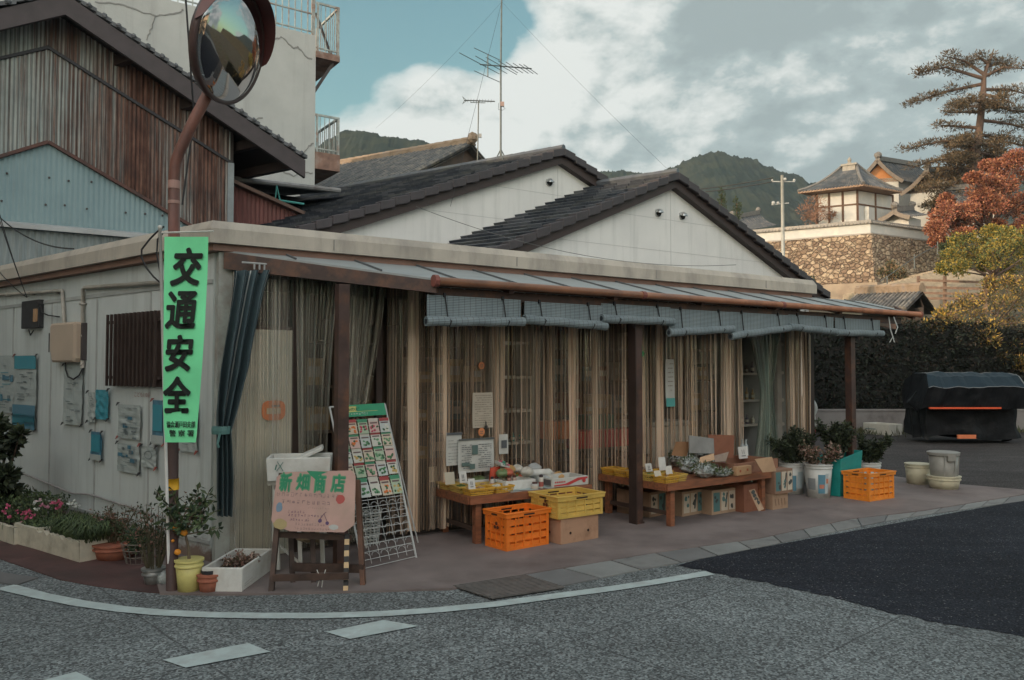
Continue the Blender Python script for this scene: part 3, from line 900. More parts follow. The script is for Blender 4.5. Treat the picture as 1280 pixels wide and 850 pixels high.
for sg in (-1, 1):
    b.slab([q, q + out_ * sg * 2.3 - Vector((0, 0, 1.25)), q + out_ * sg * 2.3 - Vector((0, 0, 4)), q - Vector((0, 0, 4))], -rd * .1)
b.build('gable_wall', mat('old_wood_wall', (.10, .07, .055), .3, 4), orf, world=True)

# ---- rusty corrugated warehouse at the left
def rusty():
    m, t, b = newmat('rusty_corrugated_steel')
    v = coords(t)
    steel = ramp(t, noise(t, v, 1.2, 6, .6), [(.3, (.22, .245, .24)), (.7, (.40, .43, .41))])
    sheets = noise(t, coords(t, (1.1, 1.1, .05)), 1.3, 2, .5)
    sn = noise(t, coords(t, (34, 34, .55)), 1.0, 9, .74)
    f = math_(t, 'ADD', sn, math_(t, 'MULTIPLY', math_(t, 'SUBTRACT', sheets, .5), .9))
    rust = ramp(t, noise(t, coords(t, (4, 4, 1.2)), 2.5, 6, .6), [(.3, (.045, .020, .016)), (.5, (.10, .045, .032)), (.75, (.19, .10, .070))])
    col = mix(t, ramp(t, f, [(.39, 0.0), (.50, .75), (.62, 1.0)]), steel, rust)
    wv = nd(t, 'ShaderNodeTexWave', wave_type='BANDS', bands_direction='X'); wv.inputs['Scale'].default_value = 5.6; t.links.new(v, wv.inputs['Vector'])
    col = mix(t, 1.0, col, ramp(t, wv.outputs[0], [(.1, .55), (.6, 1.12)]), 'MULTIPLY')  # shading of the ribs put into the colour as dark bands
    t.links.new(col, b.inputs['Base Color']); b.inputs['Roughness'].default_value = .8
    return m
m_rust = rusty()
def corr(b, S_, poly_top, x0, x1, zb, y, m=0, pitch=.085, amp=.012):
    """corrugated wall sheet in frame S_: top line is a function of x, ribs run vertically"""
    n = int((x1 - x0) / pitch * 4); vs = []; fs = []
    for i in range(n + 1):
        x = x0 + (x1 - x0) * i / n; yy = y + amp * math.sin(i / 4 * 2 * math.pi)
        vs += [(x, yy, zb), (x, yy, poly_top(x))]
    for i in range(n): fs.append((2 * i, 2 * i + 2, 2 * i + 3, 2 * i + 1))
    bb = MB(S_); bb.add(vs, fs, m); b.v += [Vector(p) for p in bb.v] if False else []
    off = len(b.v); b.v += bb.v
    for f in bb.f: b.f.append([off + i for i in f]); b.m.append(m)
yw = 7.3
wx, wz = SP(78, 5, yw); rx_, rz2 = SP(371, 206, yw); lx_, lz2 = SP(0, 27, yw)
smw = (wz - rz2) / (rx_ - wx)
wh = thing('rusty_warehouse', 'tall rusty corrugated steel warehouse with a wide dark gable roof at the left', 'warehouse', S @ Matrix.Translation((wx, yw, 0)))
wallR = SP(288, 200, yw)[0]
b = MB(); wl0 = wx - (wallR - wx)
corr(b, S, lambda x: wz - smw * abs(x - wx) - .2, wl0, wallR, 0.5, yw)
upper = b.build('upper_wall', m_rust, wh, world=True)
ax2, az2 = SP(60, 60, yw - .08)
r2 = SP(287, 203, yw - .08); sm2 = (az2 - r2[1]) / (r2[0] - ax2)
b = MB(); corr(b, S, lambda x: az2 - sm2 * abs(x - ax2), wl0 - .0, wallR + .01, 0.5, yw - .08, pitch=.07)
lower = b.build('lower_wall', m_rust, wh, world=True)
b = MB(S)
for sg, xe in ((-1, wl0), (1, wallR)):
    b.hexa([(ax2, yw - .12, az2 - .02), (xe, yw - .12, az2 - sm2 * abs(xe - ax2) - .02), (xe, yw - .02, az2 - sm2 * abs(xe - ax2) - .02), (ax2, yw - .02, az2 - .02),
            (ax2, yw - .12, az2 + .03), (xe, yw - .12, az2 - sm2 * abs(xe - ax2) + .03), (xe, yw - .02, az2 - sm2 * abs(xe - ax2) + .05), (ax2, yw - .02, az2 + .05)])
b.bx(wallR - .07, wallR + .03, yw - .13, yw - .03, .5, az2 - sm2 * (wallR - ax2), 1)
b.build('flashing', [mat('dark_trim', (.035, .035, .04), .3, 4), mat('pale_trim', (.24, .27, .28), .2, 4)], lower, world=True)
b = MB(S); b.bx(wallR, wallR + .05, yw, yw + 7, .5, wz - smw * (wallR - wx) - .2); b.build('right_wall', mat('dark_wood', (.035, .028, .026), .3, 5), wh, world=True)
# roof slab
m_wroof = mat('warehouse_slate', (.10, .105, .115), .35, 5, .7, .4, 20)
b = MB(S); Lb = 9.0; rb = Vector((vl.x, vl.y, 0))
for sg in (-1, 1):
    run = (rx_ - wx)
    def rp(h, g, up): return Vector((wx + sg * h, yw - .55, wz + .02 - smw * h + up)) + rb * g
    st = .21; n = int(run / st) + 1
    for i in range(n):
        h0 = i * run / n; h1 = (i + 1) * run / n
        p = [rp(h0, 0, .0), rp(h1, 0, .035), rp(h1, Lb, .035), rp(h0, Lb, 0)]
        b.slab(p, (0, 0, -.06), 0)
        # scalloped verge
        c = rp((h0 + h1) / 2, 0, -.0)
        b.blob(c, .042, 0, 6, 4, .2)
rf = b.build('roof', m_wroof, wh, world=True)
b = MB(S)
for sg in (-1, 1):
    run = (rx_ - wx) - .03
    def rp(h, y, up): return Vector((wx + sg * h, y, wz - smw * h + up))
    b.hexa([rp(0, yw - .53, -.36), rp(run, yw - .53, -.36), rp(run, yw - .45, -.36), rp(0, yw - .45, -.36), rp(0, yw - .53, -.05), rp(run, yw - .53, -.05), rp(run, yw - .45, -.05), rp(0, yw - .45, -.05)], 0)
    q = [rp(0, yw - .45, -.10), rp(run, yw - .45, -.10), rp(run, yw - .45, -.10) + rb * 8.5, rp(0, yw - .45, -.10) + rb * 8.5]
    b.slab(q, (0, 0, -.03), 1)
b.build('barge_board', [mat('purlin_wood', (.062, .052, .055), .25, 4, .75), mat('soffit', (.03, .025, .024), .25, 4)], rf, world=True)
b = MB(S)
for h in (1.0, 2.0, 3.0, run - .15):
    p = Vector((wx + h, yw - .5, wz - smw * h - .2)); b.bar(p, p + rb * 8.0, .12, .16)
b.build('purlin', m_barge, rf, world=True)

# pale blue corrugated shed in front of the warehouse
def bluesteel():
    m, t, b = newmat('pale_blue_steel')
    col = ramp(t, noise(t, coords(t), 1.0, 5, .6), [(.3, (.17, .25, .27)), (.7, (.22, .31, .325))])
    col = mix(t, ramp(t, noise(t, coords(t, (6, 6, .5)), 1.5, 5), [(.6, 0.0), (.75, .5)]), col, (.15, .19, .20))
    t.links.new(col, b.inputs['Base Color']); b.inputs['Roughness'].default_value = .6
    return m
ys = 6.5
sx, sz = SP(60, 179, ys); s2 = SP(205, 264, ys); sms = (sz - s2[1]) / (s2[0] - sx)
sh = thing('blue_corrugated_shed', 'pale blue corrugated steel shed with a low gable in front of the rusty warehouse', 'shed', S @ Matrix.Translation((sx, ys, 0)))
b = MB(); sxr = SP(262, 290, ys)[0]
corr(b, S, lambda x: sz - sms * abs(x - sx), sx - (sxr - sx) , sxr, .5, ys, pitch=.07, amp=.006)
w = b.build('wall', bluesteel(), sh, world=True)
b = MB(S)
for zz in (SP(60, 222, ys)[1], SP(60, 256, ys)[1]):
    x = sx - 2.6
    while x < sx + 2.6:
        if zz < sz - sms * abs(x - sx) - .1:
            b.blob((x + random.uniform(-.03, .03), ys - .015, zz + random.uniform(-.02, .02)), .018, n=5, k=3)
        x += random.choice((.22, .28, .55))
b.build('screw', flat('screw_rust', (.06, .05, .05)), w, world=True)
b = MB(S)
for sg in (-1, 1):
    xe = sx + sg * (sxr - sx)
    b.bar((sx, ys - .03, sz + .01), (xe, ys - .03, sz - sms * abs(xe - sx) + .01), .08, .045)
b.build('verge_trim', mat('rust_trim', (.10, .045, .035), .4, 6, dirt=(.03, .03, .03)), sh, world=True)
b = MB(S); z1 = SP(60, 288, ys - .5)[1]
b.hexa([(sx - 4, ys - .9, z1 - .06), (sx + 1.35, ys - .9, z1 - .06), (sx + 1.35, ys - .0, z1 + .1), (sx - 4, ys - .0, z1 + .1), (sx - 4, ys - .9, z1), (sx + 1.35, ys - .9, z1), (sx + 1.35, ys - .0, z1 + .16), (sx - 4, ys - .0, z1 + .16)])
b.build('lean_to_roof', mat('pale_sheet', (.36, .37, .37), .15, 4), sh, world=True)
b = MB(); corr(b, S, lambda x: z1 - .06, sx - 4, sx + 1.3, .5, ys - .8, pitch=.09, amp=.012)
b.build('lean_to_wall', mat('grey_corr', (.22, .25, .25), .25, 4, stretch=(8, 8, .6)), sh, world=True)

# red shed roofs squeezed between warehouse and white house
rs = thing('red_lean_to', 'small red walled lean-to under a sheet roof beside the rusty warehouse', 'shed', S @ Matrix.Translation((wallR, 8, 0)))
b = MB(); rA = SP(289, 230, 7.6); rB = SP(372, 268, 7.6); k_ = (rA[1] - rB[1]) / (rB[0] - rA[0])
corr(b, S, lambda x: rA[1] - k_ * (x - rA[0]), rA[0] - .1, rB[0] + .6, .5, 7.6, pitch=.075, amp=.01)
b.build('wall', mat('faded_red_steel', (.17, .068, .062), .3, 4, stretch=(6, 6, .7), dirt=(.09, .045, .04)), rs, world=True)
b = MB(S); b.bar((rA[0] - .1, 7.5, rA[1] + .05), (rB[0] + .2, 7.5, rA[1] + .03 - k_ * (rB[0] + .2 - rA[0])), .16, .06)
b.build('verge_board', mat('verge_brown', (.12, .075, .06), .3, 5), rs, world=True)
b = MB(S); a = SP(290, 224, 8.2); c = SP(424, 239, 8.2)
b.slab([(a[0], 8.2, a[1]), (c[0], 8.2, c[1]), (c[0], 11.5, c[1] + .5), (a[0], 11.5, a[1] + .5)], (0, 0, .05))
b.tube([(a[0], 8.15, a[1]), (c[0], 8.15, c[1])], .05, 8)
b.build('roof_sheet', mat('roof_sheet_grey', (.20, .20, .20), .3, 5, dirt=(.08, .06, .055)), rs, world=True)
b = MB(S); p = SP(346, 250, 7.9); q = SP(380, 255, 7.9)
b.tube([(p[0], 7.9, p[1]), (q[0], 7.9, q[1])], .02, 6); p2 = SP(346, 232, 7.9)
b.tube([(p2[0], 7.9, p2[1]), (p[0] - .03, 7.9, p[1])], .012, 5); b.tube([(p2[0], 7.9, p2[1]), (p[0] + .06, 7.9, p[1])], .012, 5)
b.build('teal_hanger', flat('teal_rod', (.07, .30, .28)), rs, world=True)
b = MB(S); b.bx(a[0], c[0] + .5, 10.4, 10.5, .5, a[1] + .3); b.build('back_wall', mat('dark_wood2', (.03, .028, .028)), rs, world=True)

# ---- concrete building
def concrete():
    m, t, b = newmat('old_concrete')
    v = coords(t)
    col = ramp(t, noise(t, v, .7, 9, .62), [(.3, (.34, .35, .345)), (.7, (.45, .46, .45))])
    st = noise(t, coords(t, (2.2, 2.2, .12)), 1.5, 7, .65)
    col = mix(t, ramp(t, st, [(.52, 0.0), (.72, .6)]), col, (.27, .27, .265))
    r_ = noise(t, coords(t, (2.5, 2.5, .6)), .9, 6, .7)
    col = mix(t, ramp(t, r_, [(.66, 0.0), (.74, .6)]), col, (.25, .15, .12))
    t.links.new(col, b.inputs['Base Color']); b.inputs['Roughness'].default_value = .9
    bump(t, b, noise(t, v, 14, 6), .3, .02)
    return m
m_cc = concrete()
yc = 12.2
cb_ = thing('concrete_building', 'tall cracked grey concrete building with steel railings on its roof, behind the rusty warehouse', 'building', S @ Matrix.Translation((SP(393, 200, yc)[0], yc, 0)))
cR = SP(394, 150, yc)[0]; cT = (SP(342, 33, yc)[1] + SP(394, 43, yc)[1]) / 2
b = MB(S)
cl_ = cR - 9.5
w8 = Vector((vl.x, vl.y, 0)) * 6
b.hexa([(cl_, yc, 0), (cR, yc, 0), Vector((cR, yc, 0)) + w8, Vector((cl_, yc, 0)) + w8, (cl_, yc, cT), (cR, yc, cT), Vector((cR, yc, cT)) + w8, Vector((cl_, yc, cT)) + w8])
body = b.build('wall', m_cc, cb_, world=True)
def crack(pxs, nm='crack'):
    bb = MB(); ps = []
    rr = random.Random(len(pxs) + int(pxs[0][0]))
    for (x0, y0), (x1, y1) in zip(pxs[:-1], pxs[1:]):
        for k in range(5):
            f = k / 5; xx, zz = SP(x0 + (x1 - x0) * f + rr.uniform(-1, 1), y0 + (y1 - y0) * f + rr.uniform(-1, 1), yc - .004)
            ps.append(S @ Vector((xx, yc - .004, zz)))
    for a, c in zip(ps[:-1], ps[1:]): bb.bar(a, c, .012, .03 * rr.uniform(.6, 1.3))
    bb.build(nm, flat('crack_dark', (.20, .20, .195)), body, world=True)
crack([(118, 2), (150, 5), (175, 14), (195, 20), (222, 16), (232, 10)])
crack([(195, 20), (188, 38), (182, 52)])
crack([(342, 50), (352, 46), (366, 60), (372, 58), (384, 72), (393, 76)])
crack([(300, 140), (318, 150), (330, 146)]); crack([(378, 195), (386, 182), (393, 178)]); crack([(355, 215), (368, 220), (380, 214), (393, 218)])
# stain line down the wall
m_rail = mat('rail_steel', (.30, .33, .32), .3, 6, .6, dirt=(.22, .09, .05), dsc=4)
b = MB(S)
x = cl_ + .2
while x < cR: b.bx(x - .012, x + .012, yc + .08, yc + .104, cT, cT + 1.1); x += .16
for z in (.1, .55, 1.1): b.bx(cl_, cR, yc + .075, yc + .11, cT + z, cT + z + .03)
b.bx(cR - .08, cR, yc + .05, yc + .13, cT, cT + 1.8); b.bx(cR - 1.85, cR - 1.79, yc + .05, yc + .13, cT, cT + 1.6)
b.build('roof_railing', m_rail, cb_, world=True)
def platform(pxl, pxr, ytop, ybot, slab, nm):
    x0 = cR; x1 = SP(pxr, ybot, yc)[0]; zb = SP(pxl, ybot, yc)[1]; zt = SP(pxl, ytop, yc)[1]
    b = MB(S); b.bx(x0, x1, yc - .05, yc + 1.6, zb - slab, zb); o = b.build(nm, mat('rusty_slab', (.22, .13, .10), .4, 4, dirt=(.25, .24, .22)), cb_, world=True)
    b = MB(S)
    for (xx, yy) in ((x1 - .03, yc), (x1 - .03, yc + 1.5), (x0 + .05, yc)): b.bx(xx - .025, xx + .025, yy - .025, yy + .025, zb, zt)
    b.bx(x0, x1, yc - .02, yc + .02, zt - .05, zt); b.bx(x1 - .05, x1, yc, yc + 1.5, zt - .05, zt); b.bx(x0, x1, yc - .015, yc + .015, zb + .08, zb + .11)
    k = .12
    while x0 + k < x1 - .05: b.bx(x0 + k, x0 + k + .016, yc - .008, yc + .008, zb, zt - .05); k += .12
    y = yc + .12
    while y < yc + 1.5: b.bx(x1 - .034, x1 - .018, y, y + .016, zb, zt - .05); y += .14
    b.build('platform_railing', m_rail, o, world=True)
    return x0, x1, zb
x0, x1, zb = platform(395, 424, 2, 64, .16, 'upper_platform')
b = MB(S); b.bar((x1 - .12, yc + .1, zb - .16), (x0, yc + .1, zb - 1.0), .07, .07); b.bar((x1 - .05, yc + .3, zb), (x0 + .1, yc + .3, zb + 1.1), .05, .05)
b.build('brace', mat('dark_steel', (.06, .05, .05)), cb_, world=True)
platform(395, 424, 142, 190, .42, 'lower_platform')

# ================================================================= aerials on the roof
m_aer = mat('aerial_steel', (.10, .115, .11), .3, 10, .5)
def ridge_at(px, H, y0):
    ax, az = H[1], H[2]; best = None
    for k in range(900):
        g = k * .01; p = S @ (Vector((ax, y0 - .16, az + .18)) + Vector((vl.x, vl.y, 0)) * g)
        x, y = proj(p)
        if best is None or abs(x - px) < best[0]: best = (abs(x - px), p, y)
    return best[1]
p0 = ridge_at(626, H2, 5.5); Yd = p0.y
def zat(py, Y=None): return D(626, py, Y or Yd).z
t = thing('television_aerial', 'tall television aerial mast on a tripod on the taller white house', 'aerial', p0)
b = MB(); b.tube([p0 + Vector((0, 0, .02)), Vector((p0.x, p0.y, zat(90))), Vector((p0.x + .02, p0.y, zat(-25)))], [.02, .018, .014], 8)
b.build('mast', m_aer, t, world=True)
b = MB()
for dx, dy in ((-.17, .1), (.17, .0), (.05, -.2)): b.tube([Vector((p0.x, p0.y, p0.z + .30)), p0 + Vector((dx, dy, -.02))], .012, 6)
b.build('tripod', m_aer, t, world=True)
b = MB()
z = zat(83); L_ = (667 - 595) / 1000 * Yd
bd = Vector((.93, .36, 0)).normalized()
c0 = Vector((p0.x + .0, p0.y - .02, z))
b.tube([c0 - bd * .45 + Vector((0, 0, -.03)), c0 + bd * .68 + Vector((0, 0, .04))], .012, 6)
cr = Vector((-.62, -.78, 0)).normalized()
for k, (f, l) in enumerate(((-.45, .62), (-.2, .50), (.02, .5), (.16, .32), (.30, .28), (.44, .26), (.56, .24), (.66, .24))):
    p = c0 + bd * f + Vector((0, 0, .03 * f)); b.tube([p - cr * l + Vector((0, 0, -.03)), p + cr * l + Vector((0, 0, .03))], .007, 5)
q = c0 - bd * .28; b.tube([q + Vector((0, 0, .2)), q - Vector((0, 0, .26))], .012, 6)
for dz in (.2, -.26): b.tube([q + Vector((0, 0, dz)) - cr * .42, q + Vector((0, 0, dz)) + cr * .42], .007, 5)
b.build('yagi_array', m_aer, t, world=True)
b = MB(); zz = zat(131); b.bx(p0.x - .01, p0.x + .07, p0.y - .05, p0.y - .0, zz - .04, zz + .05)
b.build('amplifier_box', flat('amp', (.32, .22, .19)), t, world=True)
b = MB(); b.tube([Vector((p0.x, p0.y - .02, zz)), Vector((p0.x + .09, p0.y - .03, zz - .09)), Vector((p0.x + .03, p0.y - .02, zz - .12)), Vector((p0.x - .05, p0.y - .02, zz - .1)), Vector((p0.x - .04, p0.y, zz + .04))], .005, 5)
b.build('lead', m_aer, t, world=True)
p1 = ridge_at(597, H2, 5.5)
t = thing('television_aerial', 'short television aerial with one horizontal boom, left of the tall mast', 'aerial', p1)
zt = D(600, 126, p1.y).z
b = MB(); b.tube([p1, Vector((p1.x + .02, p1.y, zt))], .014, 6); b.build('mast', m_aer, t, world=True)
b = MB(); c0 = Vector((p1.x, p1.y, zt)); xd = Vector((1, .1, 0))
b.tube([c0 - xd * .27, c0 + xd * .36], .012, 6); b.tube([c0 - xd * .15 - Vector((0, 0, .04)), c0 + xd * .16 - Vector((0, 0, .04))], .008, 5)
for k in range(9):
    p = c0 + xd * (-.2 + k * .06); b.tube([p - Vector((-.01, .11, 0)), p + Vector((-.01, .11, 0))], .004, 4)
for s_ in (-1, 1): b.tube([c0 - xd * .27, c0 - xd * .31 + Vector((0, 0, .08 * s_))], .006, 4); b.tube([c0 - xd * .22, c0 - xd * .31 + Vector((0, 0, .07 * s_))], .005, 4)
b.build('boom', m_aer, t, world=True)
b = MB(); q = D(599, 170, p1.y); b.bx(q.x - .01, q.x + .05, q.y - .04, q.y, q.z - .04, q.z + .04); b.build('junction_box', flat('amp2', (.30, .30, .29)), t, world=True)
mast_top = Vector((p0.x + .02, p0.y, zat(2)))
cable('guy_wire', 'thin guy wire running from the aerial mast down left towards the tiled roof', mast_top, D(470, 160, 18.5), .1, .0016)
cable('guy_wire', 'thin guy wire running from the aerial mast down right past the gables', mast_top, D(835, 212, 12.5), .05, .0016)
cable('guy_wire', 'thin guy wire dropping from the mast top onto the front slope of the roof', mast_top, D(563, 258, 12.3), .0, .003)
cable('gable_cable', 'thin grey cable crossing the white gable walls', D(520, 258, 10.2), D(920, 331, 11.5), .25, .004, col=(.12, .12, .12))

# ================================================================= hills
def hill_mat():
    m, t, b = newmat('wooded_hill')
    v = coords(t)
    vo = nd(t, 'ShaderNodeTexVoronoi'); vo.inputs['Scale'].default_value = .16; t.links.new(v, vo.inputs['Vector'])
    col = ramp(t, vo.outputs['Color'], [(.15, (.008, .014, .012)), (.5, (.015, .023, .018)), (.8, (.027, .033, .022))])
    col = mix(t, ramp(t, noise(t, v, .012, 5), [(.4, 0.0), (.7, .5)]), col, (.06, .055, .035))
    t.links.new(col, b.inputs['Base Color']); b.inputs['Roughness'].default_value = .95; b.inputs['Specular IOR Level'].default_value = .1
    bump(t, b, vo.outputs['Distance'], -1.0, 5)
    return m
m_hill = hill_mat()
def hill(name, prof, Y, dep, x0, x1, seed, bumpy=3.0):
    def py(x):
        for (xa, ya), (xb, yb) in zip(prof[:-1], prof[1:]):
            if xa <= x <= xb: return ya + (yb - ya) * (x - xa) / (xb - xa)
        return prof[0][1] if x < prof[0][0] else prof[-1][1]
    nu = int((x1 - x0) / 1.5); nv = 110
    def fn(u, v):
        px = x0 + (x1 - x0) * u
        zt = D(px, py(px), Y).z + 1.5
        yy = Y - dep + dep * v * 1.35
        sh = (v / .74) ** 1.35 if v <= .74 else 1 - (v - .74) * 1.2
        X = (px - 640) / 1000 * Y
        q = Vector((X, yy, seed))
        ridge = 1 - abs(mnoise.noise(q * .012)) * 1.2
        z = (zt - bumpy) * sh - (1 - sh) * 12 + (mnoise.noise(q * .02) * 5 - abs(mnoise.noise(q * .007)) * 20) * math.sin(math.pi * min(1, v / .74)) * 1.0
        z += bumpy * (.35 * mnoise.noise(q * .13) + .6 * mnoise.noise(q * .3)) + bumpy * random.uniform(-.25, .25)
        return (X, yy, z)
    b = MB(); b.grid(fn, nu, nv)
    return structure(name, b, m_hill, smooth=True)
random.seed(11)
hill('wooded_hill', [(300, 240), (380, 190), (425, 162), (445, 161), (462, 163), (480, 168), (505, 173), (522, 172), (540, 178), (570, 195), (640, 225), (760, 262), (1000, 300)], 480, 260, 180, 980, 1.3, 2.0)
hill('wooded_hill', [(560, 262), (640, 238), (700, 220), (745, 212), (762, 209), (792, 212), (820, 213), (842, 205), (862, 195), (888, 186), (905, 187), (925, 192), (945, 197), (965, 206), (982, 211), (1000, 216), (1015, 226), (1035, 224), (1060, 216), (1090, 214), (1140, 212), (1200, 206), (1300, 214), (1400, 240), (1700, 250)], 620, 360, 560, 1700, 5.7, 3.2)
# lower ground between town and hills, and the temple terrace
def terrain_z(X, Y):
    # ground at the right climbs from the hedge to the temple
    a = max(0, min(1, (Y - 21.5) / 6)); z = 2.2 * a
    a = max(0, min(1, (Y - 27) / 33)); z += 4.4 * a
    a = max(0, min(1, (Y - 64) / 3)); z += 6.0 * a
    edge_ = max(0, min(1, (X - 9 - (Y - 20) * .1) / 6))
    return z * edge_
b = MB()
def fn(u, v):
    X = 8 + 112 * u; Y = 21 + 130 * v
    q = Vector((X, Y, 0)) * .4
    z = terrain_z(X, Y) + (.25 * mnoise.noise(q) + .1 * mnoise.noise(q * 3)) * min(1, (Y - 21) / 3)
    return (X, Y, z - .05)
b.grid(fn, 120, 140); structure('terraced_slope', b, mat('slope_ground', (.055, .046, .03), .4, 1.2, .95, .6, 6, dirt=(.05, .06, .03), dsc=.5))
# ================================================================= foliage helpers
def leafmat(name, c, var=.45, sc=1.5, rough=.6, sub=0.12, spec=.3):
    m, t, b = newmat(name)
    v = coords(t)
    n1 = noise(t, v, sc, 4, .6); n2 = noise(t, v, sc * 12, 2, .5)
    f = math_(t, 'ADD', math_(t, 'MULTIPLY', n1, .6), math_(t, 'MULTIPLY', n2, .4))
    lo = tuple(x * (1 - var) for x in c); hi = tuple(min(1, x * (1 + var)) for x in c)
    t.links.new(ramp(t, f, [(.35, lo), (.65, hi)]), b.inputs['Base Color'])
    b.inputs['Roughness'].default_value = rough; b.inputs['Specular IOR Level'].default_value = spec
    return m
def rsph(rg=random):
    v = Vector((rg.gauss(0, 1), rg.gauss(0, 1), rg.gauss(0, 1))); return v.normalized()
def clump(b, c, r, n, l, w, mats=(0,), rg=random, shell=.55, up=0.0, droop=0.0):
    c = Vector(c); r = r if isinstance(r, (tuple, list)) else (r, r, r)
    for _ in range(n):
        d = rsph(rg); f = shell + (1 - shell) * rg.random() if rg.random() < .8 else rg.random()
        p = c + Vector((d.x * r[0] * f, d.y * r[1] * f, d.z * r[2] * f))
        q = (d + Vector((0, 0, up)) + rsph(rg) * .7)
        k = rg.uniform(.6, 1.25)
        b.leaf(p, q, l * k, w * k, rg.choice(mats), nrm=rsph(rg))

# ================================================================= temple on its stone terrace
def stone():
    m, t, b = newmat('warm_rubble_stone')
    v = coords(t, (1, 1, 1.35))
    wob = noise(t, coords(t), 2.0, 3)
    add = nd(t, 'ShaderNodeVectorMath', operation='ADD'); t.links.new(v, add.inputs[0])
    cmb = nd(t, 'ShaderNodeCombineXYZ'); 
    for i in range(3): t.links.new(math_(t, 'MULTIPLY', wob, .35), cmb.inputs[i])
    t.links.new(cmb.outputs[0], add.inputs[1])
    vo = nd(t, 'ShaderNodeTexVoronoi'); vo.inputs['Scale'].default_value = 2.5; t.links.new(add.outputs[0], vo.inputs['Vector'])
    ve = nd(t, 'ShaderNodeTexVoronoi', feature='DISTANCE_TO_EDGE'); ve.inputs['Scale'].default_value = 2.5; t.links.new(add.outputs[0], ve.inputs['Vector'])
    sp = nd(t, 'ShaderNodeSeparateColor'); t.links.new(vo.outputs['Color'], sp.inputs[0])
    col = ramp(t, sp.outputs[0], [(.1, (.19, .13, .09)), (.45, (.29, .21, .145)), (.8, (.38, .295, .21))])
    col = mix(t, 1.0, col, ramp(t, noise(t, coords(t), 5, 6, .65), [(.3, .65), (.7, 1.15)]), 'MULTIPLY')
    gap = ramp(t, ve.outputs['Distance'], [(.0, .75), (.03, .35), (.06, 0.0)])
    col = mix(t, gap, col, (.11, .075, .05))
    t.links.new(col, b.inputs['Base Color']); b.inputs['Roughness'].default_value = .9
    bump(t, b, ramp(t, ve.outputs['Distance'], [(.0, 0.0), (.14, 1.0)]), 1.0, .12)
    return m
m_stone = stone()
m_blk = mat('dressed_stone', (.28, .225, .17), .2, .8, .9, .5, 6, dirt=(.22, .17, .13), dsc=.6)
TC = D(1089, 290, 62); TC.z = 0
dL = Vector((-1.676, 1, 0)).normalized(); dR = Vector((1.78, 1, 0)).normalized()
def zpy(px, py, Y): return D(px, py, Y).z
zs0, zs1 = zpy(1089, 356, 62), zpy(1089, 292, 62)
def rot_in(d, s_): return Vector((-d.y * s_, d.x * s_, 0))
batter = (dL + dR).normalized() * .45
LLn, RRn = 15, 9
st = thing('stone_terrace_wall', 'high warm rubble stone terrace wall with a sharp corner below the temple', 'stone wall', TC)
b = MB()
bt = 4.5
def wallgrid(dirv, ln, n):
    def f(u, v):
        p = TC + dirv * ln * u; z = zs0 + (zs1 - zs0) * v
        off = batter * v
        q = Vector((p.x, p.y, z)) + off - Vector((0, 0, 0))
        o = mnoise.noise(q * 1.2) * .10
        nn = Vector((-.51, -.86, 0)) if dirv is dL else Vector((.49, -.87, 0))
        return q + nn * o * (0 if u < .01 else 1) - batter * 1.0
    b.grid(f, n, 14)
wallgrid(dL, LLn, 60); wallgrid(dR, RRn, 40)
b.quad(TC + Vector((0, 0, zs1)), TC + dL * LLn + Vector((0, 0, zs1)), TC + (dL + dR) * 12 + Vector((0, 0, zs1)), TC + dR * RRn + Vector((0, 0, zs1)))
b.build('rubble_wall', m_stone, st, world=True)
b = MB()
a0_ = TC - (dL + dR).normalized() * .9; zb = 3.5
b.add([a0_ + Vector((0, 0, zb)), a0_ + dL * LLn + Vector((0, 0, zb)), a0_ + dR * 2.2 + Vector((0, 0, zb)), a0_ + Vector((0, 0, zs0 + .12)), a0_ + dL * LLn + Vector((0, 0, zs0 + .12)), a0_ + dR * 2.2 + Vector((0, 0, zs0 + .12)), a0_ + dL * LLn + (dL + dR) * .6 + Vector((0, 0, zs0 + .12)), a0_ + dR * 2.2 + (dL + dR) * .6 + Vector((0, 0, zs0 + .12)), a0_ + (dL + dR) * .6 + Vector((0, 0, zs0 + .12))],
      [(0, 1, 4, 3), (0, 3, 5, 2), (3, 4, 6, 8), (3, 8, 7, 5)])
b.build('footing', m_blk, st, world=True)
# white plaster wall with tiled coping on top
m_white = mat('white_lime_wall', (.43, .43, .415), .06, 2, .8, .1, 20, dirt=(.55, .52, .47), dsc=1.2)
pw = thing('white_plaster_wall', 'low white plastered boundary wall with a grey tile coping on top of the stone terrace', 'wall', TC + Vector((0, 0, zs1)))
zc0, zc1 = zs1 + .01, zpy(1089, 279, 62)
b = MB(); inn_ = (dL + dR).normalized() * .25
base = TC + inn_ * .5
for d_, ln in ((dL, LLn), (dR, RRn)):
    p = base; q = base + d_ * ln; k = (dL + dR) * .2
    b.hexa([p + Vector((0, 0, zc0)), q + Vector((0, 0, zc0)), q + k + Vector((0, 0, zc0)), p + k + Vector((0, 0, zc0)), p + Vector((0, 0, zc1)), q + Vector((0, 0, zc1)), q + k + Vector((0, 0, zc1)), p + k + Vector((0, 0, zc1))])
w = b.build('plaster', m_white, pw, world=True)
b = MB()
